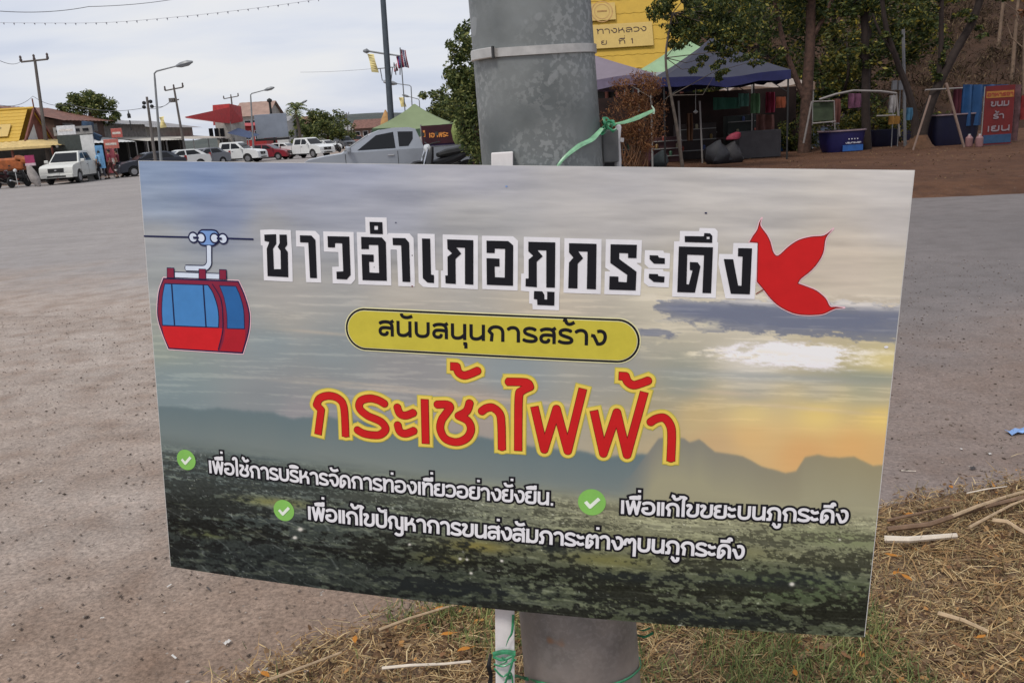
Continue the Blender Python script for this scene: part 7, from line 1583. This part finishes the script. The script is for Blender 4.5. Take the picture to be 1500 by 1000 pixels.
for (x, y, lb) in ((1183, 219, 'white plate on the earth at the foot of the stout trunk'),): p = gnd(x, y, .012); single('plate', MB().lathe([(.12, 0), (.24, .04), (.23, .05), (.1, .02)], n=18), M_white, lb, 'plate', p, smooth=True, world=False)
# counter, bottle
c0 = gnd(1108, 232); boxthing('stall_counter', 'plain grey counter under the right end of the navy tent', 'counter', 1109, 231, 1.5, .7, .95, mat('grey counter', (.055, .05, .053), .8, .15, 3))
def bottle(lb, px, py, h_, m, r_=.13, gz=0.01, grp=None):
    p = gnd(px, py, gz); v = thing('water_bottle', lb, 'bottle', p, 0, grp); part('bottle', MB().lathe([(r_ * .9, 0), (r_, .03), (r_, h_ * .7), (r_ * .5, h_ * .85), (r_ * .3, h_ * .95)], n=16), m, v, smooth=True); part('cap', MB().lathe([(r_ * .34, h_ * .95), (r_ * .34, h_)], n=12), M_white, v); return v
bottle('blue drum shaped water bottle right of the grey counter', 1142, 222, .6, mat('blue bottle', (.03, .13, .33), .3, .2, 4), .14)
M_pinkb = mat('pink bottle', (.26, .14, .14), .4, .2, 4)
bottle('left one of two pinkish bottles at the foot of the red banner', 1419, 215, .42, M_pinkb, .12, grp='bottles by the red banner'); bottle('right one of two pinkish bottles at the foot of the red banner', 1434, 215, .42, M_pinkb, .12, grp='bottles by the red banner')
# red upright banner
p = gnd(1459, 213, .01); b = thing('upright_banner', 'upright red banner with a yellow top line and white Thai lines', 'banner', p, .05); w3, h3 = 1.02, 1.95
part('frame', MB().box((0, .03, h3 / 2), (w3 + .04, .03, h3)), M_post, b); part('cloth', MB().box((0, 0, h3 / 2 + .02), (w3, .03, h3 - .02)), mat('banner red', (.115, .008, .008), .6, .15, 2), b)
part('yellow_band', MB().box((0, -.018, h3 * .86), (w3 * .93, .01, .22)), mat('banner yellow', (.30, .13, .025), .6, .2, 5), b); part('blue_band', MB().box((0, -.018, .22), (w3 * .96, .01, .28)), mat('banner blue', (.018, .055, .12), .6, .2, 5), b)
flatwriting([('อาหารจา', -.46, .46, h3 * .83, .11)], (0, -.024, 0), (1, 0, 0), (0, 0, 1), b, mat('banner red text', (.25, .03, .02), .6), h=.008, wt=.26)
flatwriting([('ขนม', -.32, .34, h3 * .66, .17), ('ร้า', -.2, .2, h3 * .45, .17), ('เย็น'.replace('็', ''), -.40, .44, h3 * .24, .19)], (0, -.024, 0), (1, 0, 0), (0, 0, 1), b, mat('banner white text', (.20, .16, .175), .6), h=.008, wt=.26)
def cloth(lb, px0, py0, px1, py1, Y, m, cat='cloth', name='hanging_cloth', fold=.08):
    a = at(px0, py0, Y); c = at(px1, py0, Y); z1 = at((px0 + px1) / 2, py1, Y)[2]; z1 = max(z1, .02); V = []; n = 14
    for i in range(n + 1):
        t = i / n; x = a[0] + (c[0] - a[0]) * t; zt = a[2] + (c[2] - a[2]) * t; y = Y + fold * math.sin(t * 14); V += [(x, y, zt), (x + .02 * math.sin(t * 9), y + fold * .6 * math.sin(t * 11 + 1), (zt + z1) / 2), (x, y + .5 * fold * math.sin(t * 10), z1)]
    V += [(x, y + .02, z) for x, y, z in V]; k = 3 * (n + 1)
    Fs = [(3 * i + j, 3 * i + j + 1, 3 * i + j + 4, 3 * i + j + 3) for i in range(n) for j in range(2)]; Fs += [tuple(q + k for q in f[::-1]) for f in Fs]
    return single(name, MB().add(V, Fs), m, lb, cat, ((a[0] + c[0]) / 2, Y, z1), smooth=True)
cloth('bright blue tarpaulin hanging left of the red banner', 1411, 124, 1442, 184, 31.5, mat('bright blue tarp', (.014, .058, .155), .5, .2, 2), 'tarp', 'blue_tarpaulin')
cloth('blue edge of tarpaulin stretched behind the red banner', 1440, 124, 1480, 140, 31.8, mat('bright blue tarp', (.014, .058, .155), .5, .2, 2), 'tarp', 'blue_tarpaulin')
cloth('dull pink cloth hanging right of the red banner', 1478, 124, 1498, 206, 31.0, mat('dull pink cloth', (.10, .05, .055), .85, .45, 5)); cloth('dark maroon cloth hanging between the large navy tub and the blue tarpaulin', 1398, 127, 1410, 180, 31.8, mat('maroon cloth', (.10, .022, .035), .85, .2, 3)); cloth('red cloth at the extreme right edge', 1497, 140, 1512, 175, 31, mat('red cloth', (.25, .03, .03), .85, .3, 3))
cloth('green shirt hanging above the grey counter', 1100, 137, 1114, 166, 30.2, mat('green shirt', (.10, .20, .10), .85, .2, 3)); cloth('pale turquoise cloth left of the green shirt', 1082, 137, 1098, 156, 30.4, mat('turquoise cloth', (.09, .22, .18), .85, .2, 3)); cloth('dark green awning cloth under the navy tent', 1045, 143, 1085, 160, 30.6, mat('deep green cloth', (.02, .09, .06), .8, .2, 3)); cloth('red cloth right of the green shirt', 1122, 135, 1136, 165, 31.2, mat('crimson cloth', (.22, .02, .05), .85, .3, 3)); cloth('orange cloth right of the crimson cloth', 1137, 142, 1152, 158, 31.4, mat('orange cloth', (.24, .065, .03), .85, .3, 3)); cloth('brown red curtain behind the counter', 1108, 168, 1135, 196, 31.4, mat('brown red curtain', (.12, .05, .04), .85, .3, 3)); cloth('pink purple cloth hanging on the white frame', 1243, 137, 1263, 158, 31.4, mat('pink purple cloth', (.13, .05, .09), .85, .4, 6)); cloth('rust coloured curtain on the white frame', 1222, 145, 1232, 180, 31.5, mat('rust curtain', (.15, .06, .05), .85, .3, 3)); cloth('white cloth hanging on the right end of the white frame', 1304, 140, 1313, 165, 31.4, mat('white cloth', (.36, .34, .34), .85, .3, 5)); cloth('ochre cloth lying above the navy tubs', 1302, 170, 1320, 182, 30.6, mat('ochre cloth', (.20, .10, .02), .85, .3, 5))
# white steel frame of a stall
b = thing('metal_stall', 'white curved steel frame of a stall behind the blue tubs', 'stall frame', (hx(1260, 31), 31, 0)); Mf = mat('white steel tube', (.20, .18, .17), .5, .1, 4)
def tb(pp_, r_, nm='tube'): part(nm, MB().tube([at(x, y, 31 + (d_ if len(q) > 2 else 0)) for q in pp_ for x, y, d_ in [(q + (0,))[:3]]], r_, 6), Mf, b, world=True)
tb([(1200, 146), (1225, 138), (1250, 133), (1290, 134), (1313, 137)], .045, 'top_tube'); tb([(1189, 149), (1222, 148)], .025); tb([(1189, 149), (1182, 185), (1177, 210)], .035, 'leg'); tb([(1190, 181), (1224, 178)], .03); tb([(1222, 148), (1223, 190)], .02, 'leg'); tb([(1313, 137), (1318, 200)], .03, 'leg'); tb([(1284, 170), (1312, 169)], .03); tb([(1355, 132), (1410, 129)], .03, 'top_tube')
part('net_panel', MB().quad(at(1191, 151, 31.1), at(1221, 150, 31.1), at(1221, 176, 31.1), at(1191, 178, 31.1)), mat('dim green netting', (.04, .055, .03), .9, .3, 3), b, world=True)
for (a_, c_, Y, r_, lb, m_) in (((1386, 122), (1408, 201), 29.6, .045, 'pale wooden pole leaning over the large navy tub', mat('pale pole', (.21, .145, .115), .8, .15, 4)), ((1363, 140), (1349, 184), 29.8, .035, 'thin pale pole leaning against the fork of the tree', mat('pale pole', (.21, .145, .115), .8, .15, 4)), ((1323, 40), (1324, 100), 33, .06, 'white pipe standing behind the left trunk of the forked tree', mat('white pipe', (.22, .22, .23), .6, .1, 4))):
    A_ = at(*a_, Y); B_ = at(*c_, Y); B2 = A_ + (B_ - A_) * ((A_[2] - .01) / max(A_[2] - B_[2], .01)); single('leaning_pole', MB().tube([A_, B2], r_, 8), m_, lb, 'pole', B2, smooth=True)
for x, lb in ((1310, 'left of two white boxes hanging behind the forked tree'), (1319, 'right of two white boxes hanging behind the forked tree')):
    p = at(x, 125, 33); v = single('white_box', MB().box(p, (.16, .12, .34)).tube([p, (p[0], p[1], .01)], .02, 5), MATS['white pipe'], lb, 'box', p, group='white boxes behind the forked tree')
cloth('light blue plastic strip hanging at the fork of the tree', 1329, 158, 1337, 176, 30.2, mat('light blue plastic', (.06, .15, .24), .5)); 0 and single('light_blue_chair', MB().tube([p + np.array((-.25, 0, -.25)), p, p + np.array((.25, 0, .3))], .05, 6).box(p + np.array((0, 0, -.15)), (.5, .4, .05)).tube([p + np.array((-.2, 0, -.2)), (p[0] - .2, p[1], .01)], .03, 5).tube([p + np.array((.2, 0, -.2)), (p[0] + .2, p[1], .01)], .03, 5), mat('light blue plastic', (.06, .15, .24), .5), 'light blue plastic chair above the navy tubs at the fork', 'chair', p)
# under the tents: tables, goods, dark shade wall at the back
def table(lb, px, py, w_, h_, m, d_=.7):
    p = gnd(px, py, .01); v = thing('market_table', lb, 'table', p, 0, 'market tables under the tents'); part('top', MB().box((0, 0, h_), (w_, d_, .04)), m, v)
    for x_ in (-1, 1):
        for y_ in (-1, 1): part('leg', MB().tube([(x_ * w_ * .45, y_ * d_ * .4, 0), (x_ * w_ * .45, y_ * d_ * .4, h_ - .02)], .02, 6), M_post, v)
    return p
table('dark table under the lilac tent', 955, 235, 1.6, .75, mat('dark table', (.05, .03, .03), .8)); table('grey table under the navy tent', 1028, 228, 1.1, .9, mat('grey table', (.12, .13, .13), .7)); table('table piled with dark goods near the counter', 1060, 230, 1.6, .7, mat('dark table', (.05, .03, .03), .8))
rg = np.random.default_rng(77)
for i, (px, py, r_, c, lb) in enumerate(((1050, 205, .42, (.018, .018, .022), 'big black sack on the ground under the navy tent'), (1070, 212, .36, (.02, .018, .02), 'smaller black sack right of the big one'), (1075, 190, .16, (.20, .02, .04), 'dark red bundle on top of the black sacks'), (965, 210, .26, (.04, .05, .05), 'dim grey drum under the lilac tent'), (945, 212, .28, (.10, .03, .03), 'dull red bundle behind the dry bush'))):
    p = at(px, py, 29.0 + i * .15); p[2] = r_ * .8 if i != 2 else .85; single('sack', MB().lathe([(r_ * .8, (-p[2] + .01) if i != 2 else -r_ * .7), (r_ * 1.02, (-p[2] + .12) if i != 2 else -r_ * .5), (r_, 0), (r_ * .75, r_ * .6), (r_ * .25, r_ * .85), (.04, r_ * .9)], c=tuple(p), n=14), mat('sack%d' % i, c, .7, .3, 5), lb, 'sack', p, smooth=True)
for o in [o for o in bpy.data.objects if o.name.startswith('sack')]:
    for v_ in o.data.vertices: q = Vector(v_.co) * 3.1; k = .06 * math.sin(q.x * 3 + q.z * 2) + .05 * math.sin(q.y * 4 + q.z * 3.3); v_.co.x += k * 1.2; v_.co.z += k if v_.co.z > .2 else 0
for i, (px, py, Y, w_, d_, h_, c, lb) in enumerate(((1018, 0, 33.2, 1.5, .6, 1.3, (.03, .02, .018), 'dark shelf behind the person under the navy tent'), (1085, 0, 33.6, 1.2, .6, 1.5, (.02, .025, .022), 'dark cupboard behind the counter under the navy tent'), (905, 0, 30.5, 1.0, .6, 1.1, (.03, .028, .03), 'dark cabinet under the lilac tent beside the post'), (970, 0, 32.2, 1.4, .6, .9, (.05, .016, .018), 'dull red crate stack under the edge of the navy tent'))):
    x_ = hx(px, Y); v = thing('market_cabinet', lb, 'cabinet', (x_, Y, .01)); mm = mat('cab%d' % i, c, .7, .3, 3); part('carcass', MB().box((0, 0, h_ / 2), (w_, d_, h_)), mm, v, bevel=.02)
    for k in range(3): part('shelf', MB().box((0, -d_ / 2 - .04, h_ * (.25 + .3 * k)), (w_ * .96, .10, .03)), M_post, v)
    for k in range(5): cc = [(.25, .05, .03), (.05, .12, .07), (.22, .19, .12), (.04, .06, .16), (.16, .10, .03)][(k + i) % 5]; part('goods', MB().lathe([(.05, 0), (.06, .12), (.03, .17)], c=((k - 2) * w_ * .18, -d_ / 2 - .045, h_ * (.25 + .3 * (k % 3)) + .015), n=8), mat('goods%d' % ((k + i) % 5), cc, .5), v)
for (x0, x1, Y, h_, n, lb, lm) in ((1135, 1195, 34.5, 1.2, 2600, 'dark green hedge between the counter and the grey blue tub', M_lfd), (1195, 1330, 35.5, 1.5, 5200, 'tangled low hedge behind the white stall frame', M_lfy), (1345, 1400, 34.5, 1.2, 2200, 'low dark shrubs behind the large navy tub', M_lfd)):
    a_, c_ = hx(x0, Y), hx(x1, Y); v = thing('hedge', lb, 'hedge', ((a_ + c_) / 2, Y, 0)); k = max(3, int((c_ - a_) / .8)); part('stems', MB().tube([(0, 0, 0), (.05, 0, h_ * .8)], .03, 5).tube([(.4, 0, 0), (.45, 0, h_ * .7)], .03, 5), M_barkd, v)
    leafcloud('leaves', [(np.array((a_ + (c_ - a_) * (j + .5) / k, Y, h_ * .5)), ((c_ - a_) / k * .8, .5, h_ * .55), n // k) for j in range(k)], .13, lm, v, 90 + int(x0))
rg = np.random.default_rng(31); n = 5200; X = rg.uniform(2, 26, n); Y = rg.uniform(15.5, 33, n); ok = (X > 6.2 + (16 - Y) * .2) & (fbm(X / 1.5, Y / 1.5, 3, 77) > .42); X, Y = X[ok], Y[ok]; n = len(X); P = np.stack([X, Y, np.full(n, .012)], 1); a = rg.uniform(0, 6.28, n); l = rg.uniform(.02, .07, n)[:, None]
d = np.stack([np.cos(a), np.sin(a), rg.uniform(.1, .5, n)], 1); s_ = np.stack([-np.sin(a), np.cos(a), rg.uniform(-.1, .2, n)], 1); V = np.stack([P - d * l * .2, P + s_ * l * .4, P + d * l, P - s_ * l * .3], 1).reshape(-1, 3); V[:, 2] = np.maximum(V[:, 2], .006)
o = npmesh('leaf_litter', V, np.arange(4 * n).reshape(n, 4), leafmat('bank litter', [(0.0, (.03, .018, .01)), (1.0, (.30, .20, .10)), (.5, (.09, .05, .025))], .9)); tag(o, 'dead leaves scattered over the red earth bank', 'leaves', None, 'stuff')
cloth('brown orange cloth hanging between the white posts under the navy tent', 1006, 166, 1015, 206, 29.9, mat('orange brown cloth', (.10, .045, .022), .85, .3, 3))
p = gnd(1027, 226); 
for x, lb in ((1026, 'thin white tent leg right of the person in orange brown'), (995, 'thin white tent leg left of the person in orange brown')):
    A_ = at(x - 1, 148, 29.8); single('white_post', MB().tube([A_, (A_[0] + .08, 29.8, .01)], .03, 6), MATS['white steel tube'], lb, 'post', (A_[0] + .08, 29.8, .01), group='white posts under the navy tent')
bk = thing('stall_shade_wall', 'dark red brown sheet wall closing the back of the market tents', 'wall', (hx(1000, 35.5), 35.5, 0)); part('sheet', MB().bb((hx(870, 35.5) - hx(1000, 35.5), 0, 0), (hx(1165, 35.5) - hx(1000, 35.5), .08, 2.5)), mat('dark brown tent shade', (.022, .011, .009), .9, .4, 1.5), bk)  # dark sheet added to deepen the shade under the tents
p = at(985, 175, 30); single('white_lamp', MB().lathe([(.02, -.06), (.09, 0), (.02, .06)], c=tuple(at(1019, 164, 30)), n=10).tube([at(1019, 164, 30), at(1019, 130, 30)], .008, 4), M_white, 'small white lamp hanging under the navy tent', 'lamp', at(1019, 164, 30))
